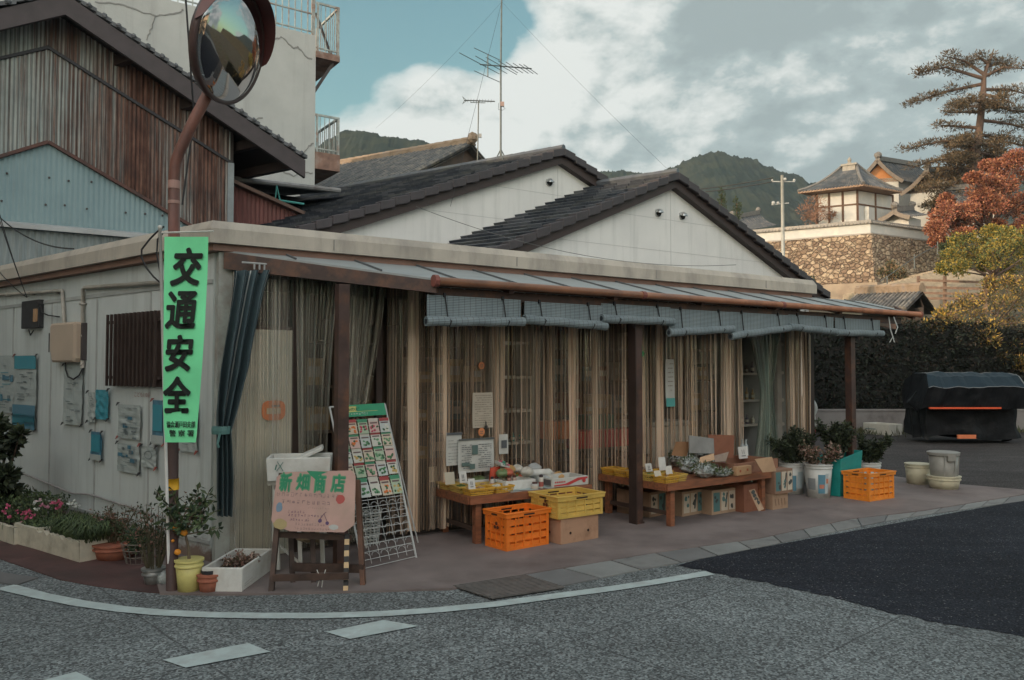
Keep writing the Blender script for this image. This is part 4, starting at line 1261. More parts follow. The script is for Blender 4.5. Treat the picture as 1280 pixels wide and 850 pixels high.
for d_, ln in ((dL, LLn), (dR, RRn)):
    p = base - inn_ * .8; q = p + d_ * ln; k = (dL + dR) * .32
    for (z0_, z1_, sh_) in ((zc1 + .0, zc1 + .10, 0), (zc1 + .10, zc1 + .22, .12), (zc1 + .22, zc1 + .30, .22)):
        o = inn_ * sh_ * 2; kk = k * (1 - sh_ * 2)
        b.hexa([p + o + Vector((0, 0, z0_)), q + o + Vector((0, 0, z0_)), q + o + kk + Vector((0, 0, z0_)), p + o + kk + Vector((0, 0, z0_)), p + o + Vector((0, 0, z1_)), q + o + Vector((0, 0, z1_)), q + o + kk + Vector((0, 0, z1_)), p + o + kk + Vector((0, 0, z1_))])
    kx = 0
    while kx < ln: c = p + d_ * kx + Vector((0, 0, zc1 + .08)); b.blob(c, .075, n=6, k=4); kx += .27
b.build('tile_coping', mat('coping_tile', (.22, .205, .19), .3, 6, .6, dirt=(.33, .29, .24)), pw, world=True)
b = MB()
for d_, ln in ((dL, LLn), (dR, RRn)): p = base - inn_ * .5; b.slab([p + Vector((0, 0, zs1 - .03)), p + d_ * ln + Vector((0, 0, zs1 - .03)), p + d_ * ln + (dL + dR) * .3 + Vector((0, 0, zs1 - .03)), p + (dL + dR) * .3 + Vector((0, 0, zs1 - .03))], (0, 0, .12))
b.build('base_course', flat('base_course', (.27, .25, .23)), pw, world=True)

def temple_tiles(b, A, B_, e0, e1, n, m=0, rad=.055):
    """slope between ridge line A-B_ and eave line e0-e1 with a slight upward curve, ribs down it"""
    A, B_, e0, e1 = map(Vector, (A, B_, e0, e1))
    def P(u, v):
        p = A.lerp(B_, u).lerp(e0.lerp(e1, u), v); sag = (A.lerp(B_, u) - e0.lerp(e1, u)).length
        return p - Vector((0, 0, .07 * sag * math.sin(math.pi * v)))
    b.grid(P, 10, 8, m)
    for k in range(n + 1):
        u = k / n; b.tube([P(u, j / 6) + Vector((0, 0, .02)) for j in range(7)], rad, 5, m)
m_tt = mat('temple_tile', (.07, .078, .088), .35, 3, .6, .2, 20, dirt=(.17, .16, .15), dsc=2)
m_beam = mat('temple_beam', (.10, .055, .035), .3, 5, .7)
m_eave = mat('eave_tile_ends', (.30, .20, .14), .25, 8, .7)
# bell tower
bt_ = thing('bell_tower', 'small white walled temple tower with a grey pyramid tile roof behind the white wall', 'temple tower', D(1072, 275, 66))
C0 = D(1072, 275, 66.0); C0.z = zs1
zt0 = zpy(1072, 236, 66)
def on_dir(C, d, px):
    # distance along d from C at which the pixel column is reached
    k = (px - 640) / 1000; return (k * C.y - C.x) / (d.x - k * d.y)
wl1 = on_dir(C0, dL, 1024); wr1 = on_dir(C0, dR, 1119)
L0, R0 = C0 + dL * wl1, C0 + dR * wr1; B0 = L0 + R0 - C0
b = MB(); b.prism([tuple(p.xy) for p in (L0, C0, R0, B0)], zs1 - .3, zt0)
w = b.build('wall', m_white, bt_, world=True)
b = MB()
def vbeam(P_, d_, s0): p = P_ + d_ * s0; b.bar((p.x, p.y, zs1), (p.x, p.y, zt0), .15, .15)
for s0 in (0, wl1 * .36, wl1 * .70, wl1): vbeam(C0, dL, s0)
for s0 in (wr1 * .5, wr1): vbeam(C0, dR, s0)
for z in (zpy(1072, 255, 66), zt0 - .08):
    for d_, l_ in ((dL, wl1), (dR, wr1)): b.bar(C0 + d_ * 0 + Vector((0, 0, z - C0.z)), C0 + d_ * l_ + Vector((0, 0, z - C0.z)), .14, .12)
b.build('timber_frame', m_beam, bt_, world=True)
b = MB(); p = C0 + dR * wr1 * .22 - Vector((-.05, .12, 0)); b.bar((p.x, p.y, zs1), (p.x, p.y, zpy(1090, 254, 65)), .35, .08); b.build('shutter', mat('shutter_w', (.52, .50, .46)), bt_, world=True)
ez = zpy(1072, 233, 64.7)
Fc = C0 - (dL + dR) * 1.25; 
def eave(P_, px, d_): return Fc + d_ * on_dir(Fc, d_, px)
eL, eR = eave(Fc, 1000, dL), eave(Fc, 1131, dR); eB = eL + eR - Fc
cen = (Fc + eB) / 2; apz = zpy(1068, 207, cen.y)
for p in (Fc, eL, eR, eB): p.z = ez
for p in (eL, eR): p.z = ez + .12
Fc.z = ez + .18
rdir = (eL - Fc).normalized()
A1_ = Vector((cen.x, cen.y, apz)) - rdir * .5; A2_ = Vector((cen.x, cen.y, apz)) + rdir * .5
b = MB()
temple_tiles(b, A1_, A2_, Fc, eL, 26); temple_tiles(b, A1_, A1_, Fc, eR, 24); temple_tiles(b, A2_, A2_, eL, eB, 12); temple_tiles(b, A1_, A2_, eR, eB, 12)
rf = b.build('roof', m_tt, bt_, world=True)
b = MB(); b.add([Fc - Vector((0, 0, .12)), eL - Vector((0, 0, .12)), eB - Vector((0, 0, .12)), eR - Vector((0, 0, .12)), Fc - Vector((0, 0, .02)), eL - Vector((0, 0, .02)), eB - Vector((0, 0, .02)), eR - Vector((0, 0, .02))], [(0, 1, 2, 3), (0, 4, 5, 1), (1, 5, 6, 2), (2, 6, 7, 3), (3, 7, 4, 0)])
for a_, c_ in ((Fc, eL), (Fc, eR)):
    L_ = (c_ - a_).length; k = 0
    while k < L_: b.blob(a_.lerp(c_, k / L_) + Vector((0, 0, -.03)), .075, n=6, k=4); k += .24
b.build('eave_ends', m_eave, rf, world=True)
b = MB()
for a_, c_ in ((A1_, Fc), (A1_, eR), (A2_, eL)):
    ps = [a_.lerp(c_, j / 7) - Vector((0, 0, .07 * (a_ - c_).length * math.sin(math.pi * j / 7) - .10)) for j in range(8)]; b.tube(ps, [.13] * 7 + [.16], 6)
b.build('hip_ridge', mat('hip_tile', (.14, .135, .13), .3, 5), rf, world=True)
b = MB(); b.bar(A1_ + Vector((0, 0, -.3)), A2_ + Vector((0, 0, -.3)), .9, .5); b.bar(A1_ - rdir * .12 + Vector((0, 0, -.0)), A2_ + rdir * .12 + Vector((0, 0, -.0)), 1.05, .16)
m_ = (A1_ + A2_) / 2; b.lathe([(.22, 0), (.25, .12), (.12, .22), (.17, .38), (.15, .5), (.04, .62), (.01, .72)], 10, (m_.x, m_.y, m_.z + .06))
b.build('finial', mat('finial_stone', (.26, .24, .21), .2, 6), rf, world=True)

def gable_hall(name, label, A, B_, out, w, drop, gcol, ribs, ex=.5):
    """gabled tile roof: A is the near gable end of the ridge, B_ the far end"""
    A, B_ = Vector(A), Vector(B_); o = Vector(out).normalized()
    t = thing(name, label, 'temple hall', A - Vector((0, 0, drop)))
    b = MB()
    for sg in (-1, 1):
        e = o * sg * w - Vector((0, 0, drop)); temple_tiles(b, A, B_, A + e, B_ + e, ribs)
    rf = b.build('roof', m_tt, t, world=True)
    rd_ = (B_ - A).normalized()
    b = MB(); b.bar(A + Vector((0, 0, .15)), B_ + Vector((0, 0, .15)), .42, .45); b.blob(A + Vector((0, 0, .45)) + rd_ * .1, .34, n=8, k=6, jit=.2); b.blob(B_ + Vector((0, 0, .42)), .3, n=8, k=6, jit=.2)
    b.build('ridge', mat('hall_ridge_' + name, (.15, .14, .13), .3, 3), rf, world=True)
    b = MB()
    for sg in (-1, 1):
        e = o * sg * w - Vector((0, 0, drop)); ps = [A - rd_ * .12 + e * (j / 6) - Vector((0, 0, .07 * e.length * math.sin(math.pi * j / 6) + .05)) for j in range(7)]
        for p, q in zip(ps[:-1], ps[1:]): b.bar(p, q, .12, .34)
    b.build('bargeboard', mat('pale_barge', (.17, .14, .115), .2, 4), rf, world=True)
    b = MB(); g = A + rd_ * ex
    b.add([g - Vector((0, 0, .25)), g + o * w * .8 - Vector((0, 0, drop * .88 + .25)), g - o * w * .8 - Vector((0, 0, drop * .88 + .25))], [(0, 1, 2)])
    b.build('gable', flat('gable_' + name, gcol), t, world=True)
    b = MB(); g2 = B_ - rd_ * ex
    q = [g + o * w * .72, g2 + o * w * .72, g2 - o * w * .72, g - o * w * .72]
    b.prism([tuple(p.xy) for p in q], A.z - drop - 3.2, A.z - drop * .80)
    b.build('wall', m_white, t, world=True)
    return t
gable_hall('main_hall', 'large grey tiled temple hall with an orange gable facing left, behind the tower', D(1097, 200, 78), D(1148, 208, 84), Vector((-.75, -.55, 0)).cross(Vector((0, 0, 1))) * 1 if False else Vector((1, -.25, 0)), 2.3, 2.2, (.40, .17, .06), 16)
gable_hall('side_hall', 'tiled temple side building half hidden by the pine tree', D(1158, 214, 74), D(1225, 212, 82), Vector((1, -.35, 0)), 2.2, 2.0, (.16, .11, .08), 16)
gable_hall('gate_house', 'small tiled temple gate with a pale ridge between pine and red maple', D(1180, 238, 70), D(1238, 233, 69), Vector((.15, -1, 0)), 2.0, 1.7, (.2, .19, .17), 14)
gable_hall('wall_gate', 'little grey tiled gate roof just right of the white tower', D(1118, 264, 66), D(1140, 262, 68), Vector((.8, -.6, 0)), 1.2, .6, (.2, .19, .17), 8)

# small tiled building below the wall, far left of it
gable_hall('village_house', 'small village house roof peeping over the right gable slope, in front of the hill', D(915, 273, 84), D(948, 267, 87), Vector((.3, -1, 0)), 3.2, 1.8, (.5, .48, .44), 12)

# utility pole
m_pole = mat('concrete_pole', (.42, .43, .42), .12, 3, .8, .2, 30)
P0 = D(979, 330, 44); zt_ = zpy(980, 219, 44)
up = thing('utility_pole', 'pale concrete utility pole standing in front of the stone terrace', 'utility pole', (P0.x, P0.y, 0))
b = MB(); b.tube([(P0.x, P0.y, 0), (P0.x, P0.y, zt_)], [.125, .085], 12); b.build('pole', m_pole, up, world=True, smooth=True)
b = MB(); z = zpy(980, 227, 44)
b.bar((P0.x - .55, P0.y, z), (P0.x + .7, P0.y, z), .05, .05); b.blob((P0.x - .55, P0.y, z + .08), .06, n=6, k=4); b.blob((P0.x + .66, P0.y, z + .08), .08, n=6, k=4); b.blob((P0.x + .1, P0.y - .15, z + .1), .09, n=6, k=4)
b.build('crossarm', mat('galv', (.35, .36, .36), .2, 8), up, world=True)
b = MB(); z = zpy(980, 256, 44); b.bar((P0.x - .6, P0.y, z), (P0.x + .35, P0.y, z + .1), .05, .05); b.blob((P0.x - .5, P0.y, z + .1), .11, n=6, k=4); b.blob((P0.x - .25, P0.y, z + .1), .09, n=6, k=4)
b.build('bracket', mat('galv', (.35, .36, .36)), up, world=True)
for dz in (0, .22): cable('power_line', 'black power line running left from the utility pole across the hill' if not dz else 'upper black power line running left from the utility pole', (P0.x - .5, P0.y, zpy(980, 227, 44) + dz), D(700, 238 - dz * 10, 60), .6, .03)

# small tiled roof and gable just right of the awning
sr = thing('small_tiled_hut', 'small dark hut with an old tile roof just above the right end of the awning', 'hut', D(1150, 400, 27))
A_, B2 = D(1153, 364, 26), D(1072, 367, 29)
b = MB(); tile_roof(b, A_, B2, Vector((-.8, -.8, 0)).normalized() * 1.5 - Vector((0, 0, .62)), 0, 17, .05, rng=rng); tile_roof(b, A_, B2, Vector((.8, .8, 0)).normalized() * 1.5 - Vector((0, 0, .62)), 0, 17, .05, rng=rng)
rf = b.build('roof', mat('grey_pantile', (.11, .105, .10), .4, 4, .7, .3, 15, dirt=(.33, .29, .24)), sr, world=True)
b = MB(); b.bar(A_ + Vector((0, 0, .08)), B2 + Vector((0, 0, .08)), .26, .2); b.tube([A_ + Vector((0, 0, .2)), B2 + Vector((0, 0, .2))], .09, 8); b.build('ridge', m_kridge, rf, world=True)
b = MB(); g = A_.lerp(B2, .06); o = Vector((-.35, -1, 0)).normalized(); f_ = A_.lerp(B2, .95)
q = [g + o * 1.1, f_ + o * 1.1, f_ - o * 1.1, g - o * 1.1]; b.prism([tuple(p.xy) for p in q], 0, g.z - .6)
b.add([g - Vector((0, 0, .06)), g + o * 1.2 - Vector((0, 0, .6)), g - o * 1.2 - Vector((0, 0, .6))], [(0, 1, 2)])
b.build('wall', mat('dark_boards', (.05, .04, .035), .3, 5), sr, world=True)

# stone steps up to the temple, with a hand rail, and a timber fence
sp_ = thing('stone_steps', 'broad stone steps climbing to the right below the terrace, lit by the sun', 'steps', D(1150, 362, 50))
b = MB(); n = 16
for k in range(n):
    f = k / (n - 1); c = D(1112 + 78 * f, 362 - 22 * f, 49 + 9 * f); c.z = zpy(1112 + 78 * f, 364 - 24 * f, 49 + 9 * f)
    b.hexa([(c.x - 1.9, c.y - 2.0, c.z - 1.2), (c.x + 2.4, c.y - 1.2, c.z - 1.2), (c.x + 2.4, c.y + 2.4, c.z - 1.2), (c.x - 1.9, c.y + 2.4, c.z - 1.2), (c.x - 1.9, c.y - 2.0, c.z), (c.x + 2.4, c.y - 1.2, c.z), (c.x + 2.4, c.y + 2.4, c.z), (c.x - 1.9, c.y + 2.4, c.z)])
b.build('step', mat('step_stone', (.34, .28, .21), .25, 3, .9, .4, 8), sp_, world=True)
b = MB(); ps = [D(x, y, Y) for x, y, Y in ((1100, 352, 50), (1143, 322, 54), (1172, 306, 58))]
b.tube(ps, .022, 6)
for x, y, Y, h in ((1109, 349, 50.5, 22), (1143, 322, 54, 14), (1172, 306, 58, 12)): b.tube([D(x, y - 4, Y), D(x, y + h, Y)], .045, 6)
b.build('hand_rail', mat('grey_rail', (.10, .11, .11)), sp_, world=True)
fn_ = thing('timber_rail_fence', 'brown three rail fence at the foot of the stone steps', 'fence', D(1190, 372, 44))
b = MB()
for y0_, y1_ in ((350, 353), (359, 361), (366, 368), (373, 373)): b.bar(D(1148, y0_, 46), D(1232, y1_, 41), .07, .13)
b.build('rail', mat('fence_wood', (.17, .11, .08), .3, 5), fn_, world=True)
for px in (1148, 1181, 1232):
    b = MB(); Yk = 46 - 5 * (px - 1148) / 84; p = D(px, 345, Yk); b.bar(p, D(px, 392, Yk), .14, .14); b.build('post', mat('fence_wood', (.17, .11, .08)), fn_, world=True)

# retaining bank under the bushes
# ================================================================= trees
def tree_tubes(b, base, top, r0, r1, bends=4, jit=.3, rg=random, n=8):
    ps = []; 
    for k in range(bends + 1):
        f = k / bends; p = Vector(base).lerp(Vector(top), f)
        if 0 < k < bends: p += Vector((rg.uniform(-jit, jit), rg.uniform(-jit, jit), 0))
        ps.append(p)
    b.tube(ps, [r0 + (r1 - r0) * k / bends for k in range(bends + 1)], n); return ps
m_bark = mat('pine_bark', (.095, .062, .048), .4, 3, .9, .8, 14, stretch=(1, 1, .35))
m_pn = [leafmat('pine_needles_a', (.085, .060, .034)), leafmat('pine_needles_b', (.13, .090, .050)), leafmat('pine_needles_c', (.050, .045, .030))]
rg = random.Random(21)
YP = 71
pb_ = D(1214, 275, YP); pt = D(1242, 66, YP)
pine = thing('pine_tree', 'tall old pine with flat layered branches rising above the temple roofs', 'tree', (pb_.x, pb_.y, 12))
b = MB()
tp = [D(x, y, YP) for x, y in ((1213, 300), (1214, 262), (1217, 230), (1219, 200), (1223, 172), (1226, 145), (1229, 118), (1230, 95), (1236, 78), (1241, 68))]
b.tube(tp, [.5, .42, .38, .36, .33, .3, .26, .2, .11, .05], 10)
leafb = MB()
brs = [((1229, 98), (1182, 84), (1148, 91)), ((1228, 105), (1180, 115), (1138, 129)), ((1229, 92), (1205, 76), (1180, 70)), ((1226, 140), (1205, 140), (1184, 141)), ((1224, 160), (1196, 158), (1172, 156)),
       ((1220, 178), (1180, 176), (1132, 186)), ((1219, 185), (1190, 196), (1138, 210)), ((1219, 200), (1200, 215), (1160, 222)), ((1218, 215), (1190, 232), (1150, 236)), ((1217, 225), (1180, 245), (1158, 262)),
       ((1230, 96), (1255, 84), (1282, 86)), ((1228, 112), (1262, 112), (1292, 120)), ((1227, 125), (1262, 138), (1296, 140)), ((1225, 150), (1262, 155), (1300, 165)), ((1222, 175), (1262, 178), (1305, 188)), ((1220, 190), (1250, 196), (1280, 200)),
       ((1229, 118), (1250, 122), (1268, 130)), ((1224, 168), (1245, 172), (1262, 172)), ((1233, 84), (1250, 78), (1262, 82)), ((1236, 80), (1225, 72), (1215, 76)), ((1220, 205), (1245, 212), (1275, 215)), ((1218, 222), (1192, 222), (1166, 230)), ((1218, 232), (1198, 240), (1172, 246)), ((1217, 238), (1190, 250), (1168, 256)), ((1218, 212), (1196, 210), (1176, 214)), ((1218, 245), (1205, 252), (1186, 262)), ((1219, 226), (1238, 228), (1258, 232))]
def pine_branch(pts_, dy, rr):
    P3 = [D(x, y, YP + d) for (x, y), d in zip(pts_, (0, dy * .6, dy))]
    b.tube(P3, [.17, .10, .03], 6)
    L_ = (P3[2] - P3[0]).length; nn = max(5, int(L_ / .42))
    for k in range(nn):
        f = .25 + .75 * k / (nn - 1) + rg.uniform(-.04, .04); f = min(1, f)
        p = P3[0].lerp(P3[1], f * 2) if f < .5 else P3[1].lerp(P3[2], f * 2 - 1)
        wdt = rr * (1.15 - .65 * abs(f - .55) * 1.4)
        for j in range(3):
            if rg.random() < .28: continue
            c = p + Vector((rg.uniform(-.35, .35), rg.uniform(-wdt, wdt), rg.uniform(-.18, .28)))
            clump(leafb, c, (rg.uniform(.35, .65), .55, rg.uniform(.12, .26)), 34, .30, .075, (0, 0, 1, 2), rg, .2, up=.35)
for i, br in enumerate(brs): pine_branch(br, rg.uniform(-2.0, 2.0), 1.0)
for k in range(14):
    f = rg.uniform(.08, .8); y0_ = 215 - 125 * f; xx = 1217 + 14 * f; sd = rg.choice((-1, 1))
    pine_branch(((xx, y0_), (xx + sd * 16, y0_ - 1), (xx + sd * rg.uniform(16, 44), y0_ + rg.uniform(-4, 8))), rg.choice((-1, 1)) * rg.uniform(2.5, 5), 1.1)
for j in range(5): clump(leafb, tp[-1] + Vector((rg.uniform(-.2, .2), 0, -.25 * j)), (.25 + .06 * j, .3, .22), 30, .3, .09, (0, 1), rg, .3, up=.8)
b.build('trunk', m_bark, pine, world=True, smooth=True)
leafb.build('crown', m_pn, pine, world=True)

def broad_tree(name, label, base, clumps, Y, mats, leaf=(.3, .2), dens=70, tr=.3, bark=m_bark, dspread=2.5, rg=random, cat='tree', up=.1, px2m=None):
    """clumps: (px, py, radius px) laid out as seen, spread in depth"""
    t = thing(name, label, cat, base)
    base = Vector(base)
    b = MB(); lb_ = MB()
    cs = []
    for (x, y, r) in clumps:
        c = D(x, y, Y + rg.uniform(-dspread, dspread)); R_ = r / 1000 * Y; cs.append((c, R_))
    ctr = sum((c for c, _ in cs), Vector()) / len(cs)
    fork = base.lerp(Vector((ctr.x, ctr.y, base.z + (ctr.z - base.z) * .6)), .75)
    tree_tubes(b, base - Vector((0, 0, .4)), fork, tr, tr * .6, 3, tr * .5, rg)
    for c, R_ in cs:
        tree_tubes(b, fork, c, tr * .42, tr * .08, 3, R_ * .25, rg, 6)
        for j in range(3):
            o = rsph(rg) * R_ * .45
            for _ in range(1):
                clump(lb_, c + o, (R_ * .95, R_ * .95, R_ * .75), int(dens), leaf[0], leaf[1], tuple(range(len(mats))), rg, .45, up=up)
        tree_tubes(b, c, c + rsph(rg) * R_ * .8, tr * .08, .01, 2, .1, rg, 4)
    b.build('trunk', bark, t, world=True)
    lb_.build('crown', mats, t, world=True)
    return t
m_red = [leafmat('red_maple_a', (.27, .095, .055), .3), leafmat('red_maple_b', (.34, .16, .085), .3), leafmat('red_maple_c', (.18, .065, .045), .3)]
rg = random.Random(31)
cl = [(1168, 285, 12), (1180, 268, 14), (1196, 282, 13), (1185, 252, 10), (1208, 262, 14), (1222, 245, 14), (1238, 228, 15), (1252, 210, 14), (1270, 200, 14), (1285, 215, 16), (1262, 235, 16), (1242, 258, 15), (1225, 275, 14), (1262, 262, 14), (1282, 250, 16), (1290, 275, 14), (1205, 292, 10), (1218, 222, 9), (1235, 205, 8), (1172, 300, 8), (1300, 235, 16), (1245, 285, 10), (1270, 288, 11)]
broad_tree('red_maple_tree', 'large autumn tree with orange red leaves at the right edge beside the temple', D(1235, 320, 63), cl, 63, m_red, (.19, .12), 460, .30, rg=rg, dspread=3)
m_yel = [leafmat('yellow_leaf_a', (.22, .165, .035), .35), leafmat('yellow_leaf_b', (.12, .125, .04), .35), leafmat('yellow_leaf_c', (.32, .23, .045), .3), leafmat('green_leaf_d', (.07, .10, .035), .35)]
cl = [(1190, 322, 13), (1200, 305, 14), (1215, 318, 15), (1228, 300, 14), (1240, 318, 16), (1255, 300, 15), (1270, 312, 16), (1285, 298, 16), (1262, 290, 12), (1240, 288, 10), (1285, 325, 16), (1180, 335, 8), (1205, 335, 11), (1232, 335, 10), (1258, 335, 11), (1300, 310, 15)]
broad_tree('yellow_shrub_tree', 'wide yellow green shrub tree below the red maple', D(1245, 372, 42), cl, 42, m_yel, (.13, .075), 230, .13, rg=rg, dspread=1.8)
m_brn = [leafmat('brown_twig_a', (.20, .13, .075), .35), leafmat('brown_twig_b', (.13, .10, .05), .35), leafmat('gold_leaf', (.40, .27, .06), .3), leafmat('olive_leaf', (.09, .10, .045), .3)]
cl = [(1190, 395, 16), (1205, 378, 15), (1222, 390, 17), (1238, 370, 16), (1255, 385, 18), (1272, 368, 17), (1288, 385, 18), (1215, 408, 14), (1240, 405, 16), (1265, 405, 16), (1182, 410, 12), (1262, 352, 10), (1240, 355, 9), (1290, 352, 14), (1300, 400, 16)]
broad_tree('golden_brown_bush', 'loose brown and gold autumn bush behind the dark hedge', D(1240, 425, 26), cl, 26, m_brn, (.10, .045), 150, .06, rg=rg, dspread=1.2, cat='bush', up=.5)
cl = [(1195, 412, 13), (1215, 424, 12), (1238, 420, 15), (1262, 430, 14), (1284, 425, 15), (1275, 455, 9), (1165, 408, 10), (1250, 446, 8), (1180, 396, 10)]
broad_tree('dry_hedge_bush', 'dry brown and gold twiggy growth spilling over the top of the dark hedge', D(1240, 470, 20.9), cl, 20.6, m_brn, (.10, .035), 150, .05, rg=rg, dspread=.3, cat='bush', up=.8)
# bare reddish tree by the terrace
m_bare = [leafmat('bare_twig', (.24, .13, .085), .3)]
cl = [(1008, 262, 9), (1018, 255, 9), (1028, 262, 8), (1012, 272, 8), (1022, 270, 8), (1038, 268, 5)]
broad_tree('bare_reddish_tree', 'small reddish almost bare tree behind the white wall, left of the tower', D(1018, 290, 66), cl, 66, m_bare, (.34, .05), 60, .1, rg=rg, dspread=1, up=.4)
m_grn = [leafmat('dark_green_a', (.035, .05, .025), .4), leafmat('dark_green_b', (.05, .065, .03), .4)]
cl = [(1006, 352, 9), (995, 345, 7), (985, 338, 6), (1012, 362, 6)]
broad_tree('dark_shrub', 'dark rounded shrub growing in front of the stone terrace', D(1000, 390, 48), cl, 48, m_grn, (.16, .1), 120, .08, rg=rg, dspread=.5, cat='shrub')
cl = [(1112, 333, 6), (1122, 338, 6), (1104, 340, 6), (1128, 346, 6), (1115, 347, 6)]
broad_tree('olive_weeds_bush', 'straggly olive bush at the foot of the shaded stone wall', D(1115, 362, 55), cl, 55, m_brn[:2] + m_grn[:1], (.22, .08), 60, .05, rg=rg, dspread=.6, cat='bush', up=.6)
cl = [(1150, 268, 6), (1158, 262, 5), (1195, 300, 8), (1180, 310, 6), (1212, 298, 7)]
broad_tree('clipped_evergreen', 'dark green clipped evergreens between the maple and the yellow shrub', D(1195, 330, 57), cl[2:], 57, m_grn, (.16, .12), 120, .08, rg=rg, dspread=.5, cat='shrub')
for px, py in ((902, 250), (921, 262)):
    t = thing('cypress', 'narrow cypress just behind the right gable slope, ' + ('the taller left one' if px == 902 else 'the shorter right one'), 'tree', D(px, 300, 52))
    b = MB()
    for k in range(9): clump(b, D(px + (2 if k % 2 else -1), py - 10 + k * 5, 52), (.13 + .05 * k * .6, .2, .3), 60, .16, .07, (0, 1), rg, .4, up=.8)
    b.build('crown', m_grn, t, world=True); b = MB(); b.tube([D(px, py - 8, 52), D(px, 305, 52)], .04, 5); b.build('trunk', m_bark, t, world=True)

# ================================================================= hedge, low wall, weeds, tarp covered machine
YH = 20.3
hx0, hx1 = D(940, 500, YH).x, 24
hd = thing('dark_hedge', 'tall dark dense hedge along the back of the lot behind the covered machine', 'hedge', (hx0, YH, 0))
b = MB(); rg = random.Random(8)
def htop(x):
    f = (x - hx0) / (hx1 - hx0)
    return 2.75 - .35 * max(0, (x - 11) / 6) + .26 * mnoise.noise(Vector((x * .8, 0, 3))) + .12 * mnoise.noise(Vector((x * 3, 0, 8)))
N = 15000
for i in range(N):
    x = rg.uniform(hx0, 17.5); top = htop(x)
    if rg.random() < .82: z = rg.uniform(.45, top); y = YH + .15 * mnoise.noise(Vector((x * 1.5, z * 1.5, 0))) + rg.uniform(0, .25)
    else: z = top + rg.gauss(0, .05); y = YH + rg.uniform(0, 1.4)
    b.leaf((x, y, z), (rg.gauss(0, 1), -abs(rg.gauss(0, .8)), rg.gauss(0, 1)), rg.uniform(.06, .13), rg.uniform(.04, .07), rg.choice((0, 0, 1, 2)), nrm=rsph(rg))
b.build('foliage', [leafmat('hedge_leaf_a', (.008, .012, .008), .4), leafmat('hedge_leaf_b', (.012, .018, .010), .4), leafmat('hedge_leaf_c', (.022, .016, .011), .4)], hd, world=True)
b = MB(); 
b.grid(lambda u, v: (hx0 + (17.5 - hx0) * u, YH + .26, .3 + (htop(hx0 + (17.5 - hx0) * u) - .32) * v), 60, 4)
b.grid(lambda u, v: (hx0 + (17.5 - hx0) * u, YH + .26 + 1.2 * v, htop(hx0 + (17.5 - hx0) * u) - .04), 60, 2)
b.build('inner_sheet', flat('hedge_core', (.006, .007, .006)), hd, world=True)  # plain near-black sheets filling the hedge behind its leaves
b = MB(); b.bx(hx0 - 3, 19, YH - .32, YH - .12, 0, .53); b.bx(hx0 - 3, 19, YH - .34, YH - .10, .53, .57)
tag(b.build('low_concrete_wall', mat('low_wall', (.20, .19, .185), .2, 1.5, .85, .3, 30, dirt=(.10, .09, .085), dsc=1.5)), 'low grey concrete wall running in front of the dark hedge', 'wall')
b = MB(); rg = random.Random(9)
for i in range(5200):
    x = rg.uniform(hx0 - 1, 18.5); y = YH - .4 - abs(rg.gauss(0, .55)); 
    if mnoise.noise(Vector((x * .7, y * .7, 0))) < -.12 - (YH - 1.0 - y) * -.12: continue
    h = rg.uniform(.05, .2) * (1.5 if rg.random() < .15 else 1)
    b.leaf((x, y, 0), (rg.gauss(0, .35), rg.gauss(0, .35), 1), h, .025, rg.choice((0, 1, 1)), nrm=rsph(rg))
tag(b.build('grass_and_weeds', [leafmat('weed_a', (.05, .065, .03)), leafmat('weed_b', (.09, .09, .045))]), 'patchy low weeds along the foot of the low concrete wall', 'weeds', kind='stuff')

# tarp covered machine
m_tarp = mat('black_tarpaulin', (.009, .010, .012), .35, 3, .5, .5, 7, dirt=(.020, .022, .025), dsc=4, bdist=.03, spec=.15)
m_tarpb = mat('slate_blue_cover', (.014, .026, .036), .2, 3, .55, .4, 7, bdist=.02, spec=.15)
mc = thing('covered_machine', 'farm machine parked on the lot under a black tarpaulin with a slate blue rounded top', 'machine', (D(1205, 552, 17.2).x, 17.2, 0))
MX0, MX1 = D(1150, 552, 17.2).x, D(1262, 552, 17.2).x
rg = random.Random(12)
b = MB()
hgt = zpy(1200, 510, 17.2)
per = []
n = 64
for i in range(n):
    t = i / n * 4
    if t < 1: p = (MX0 + (MX1 - MX0) * t, 16.9)
    elif t < 2: p = (MX1, 16.9 + .9 * (t - 1))
    elif t < 3: p = (MX1 - (MX1 - MX0) * (t - 2), 17.8)
    else: p = (MX0, 17.8 - .9 * (t - 3))
    per.append(p)
def drape(u, v):
    i = int(u * n) % n; p = per[i]; z = hgt * v
    hem = .10 * (1 + math.sin(u * 28) * .5 + math.sin(u * 9 + 1) * .5) * (1 - v)
    k = (.06 * math.sin(u * 60 + v * 2) + .05 * mnoise.noise(Vector((u * 14, v * 3, 2)))) * (1 - v * .7)
    cx, cy = (MX0 + MX1) / 2, 17.35
    dx, dy = p[0] - cx, p[1] - cy; l_ = math.hypot(dx, dy)
    return (p[0] + dx / l_ * k, p[1] + dy / l_ * k, z + hem)
b.grid(drape, n, 10)
b.build('skirt', m_tarp, mc, world=True, smooth=True)
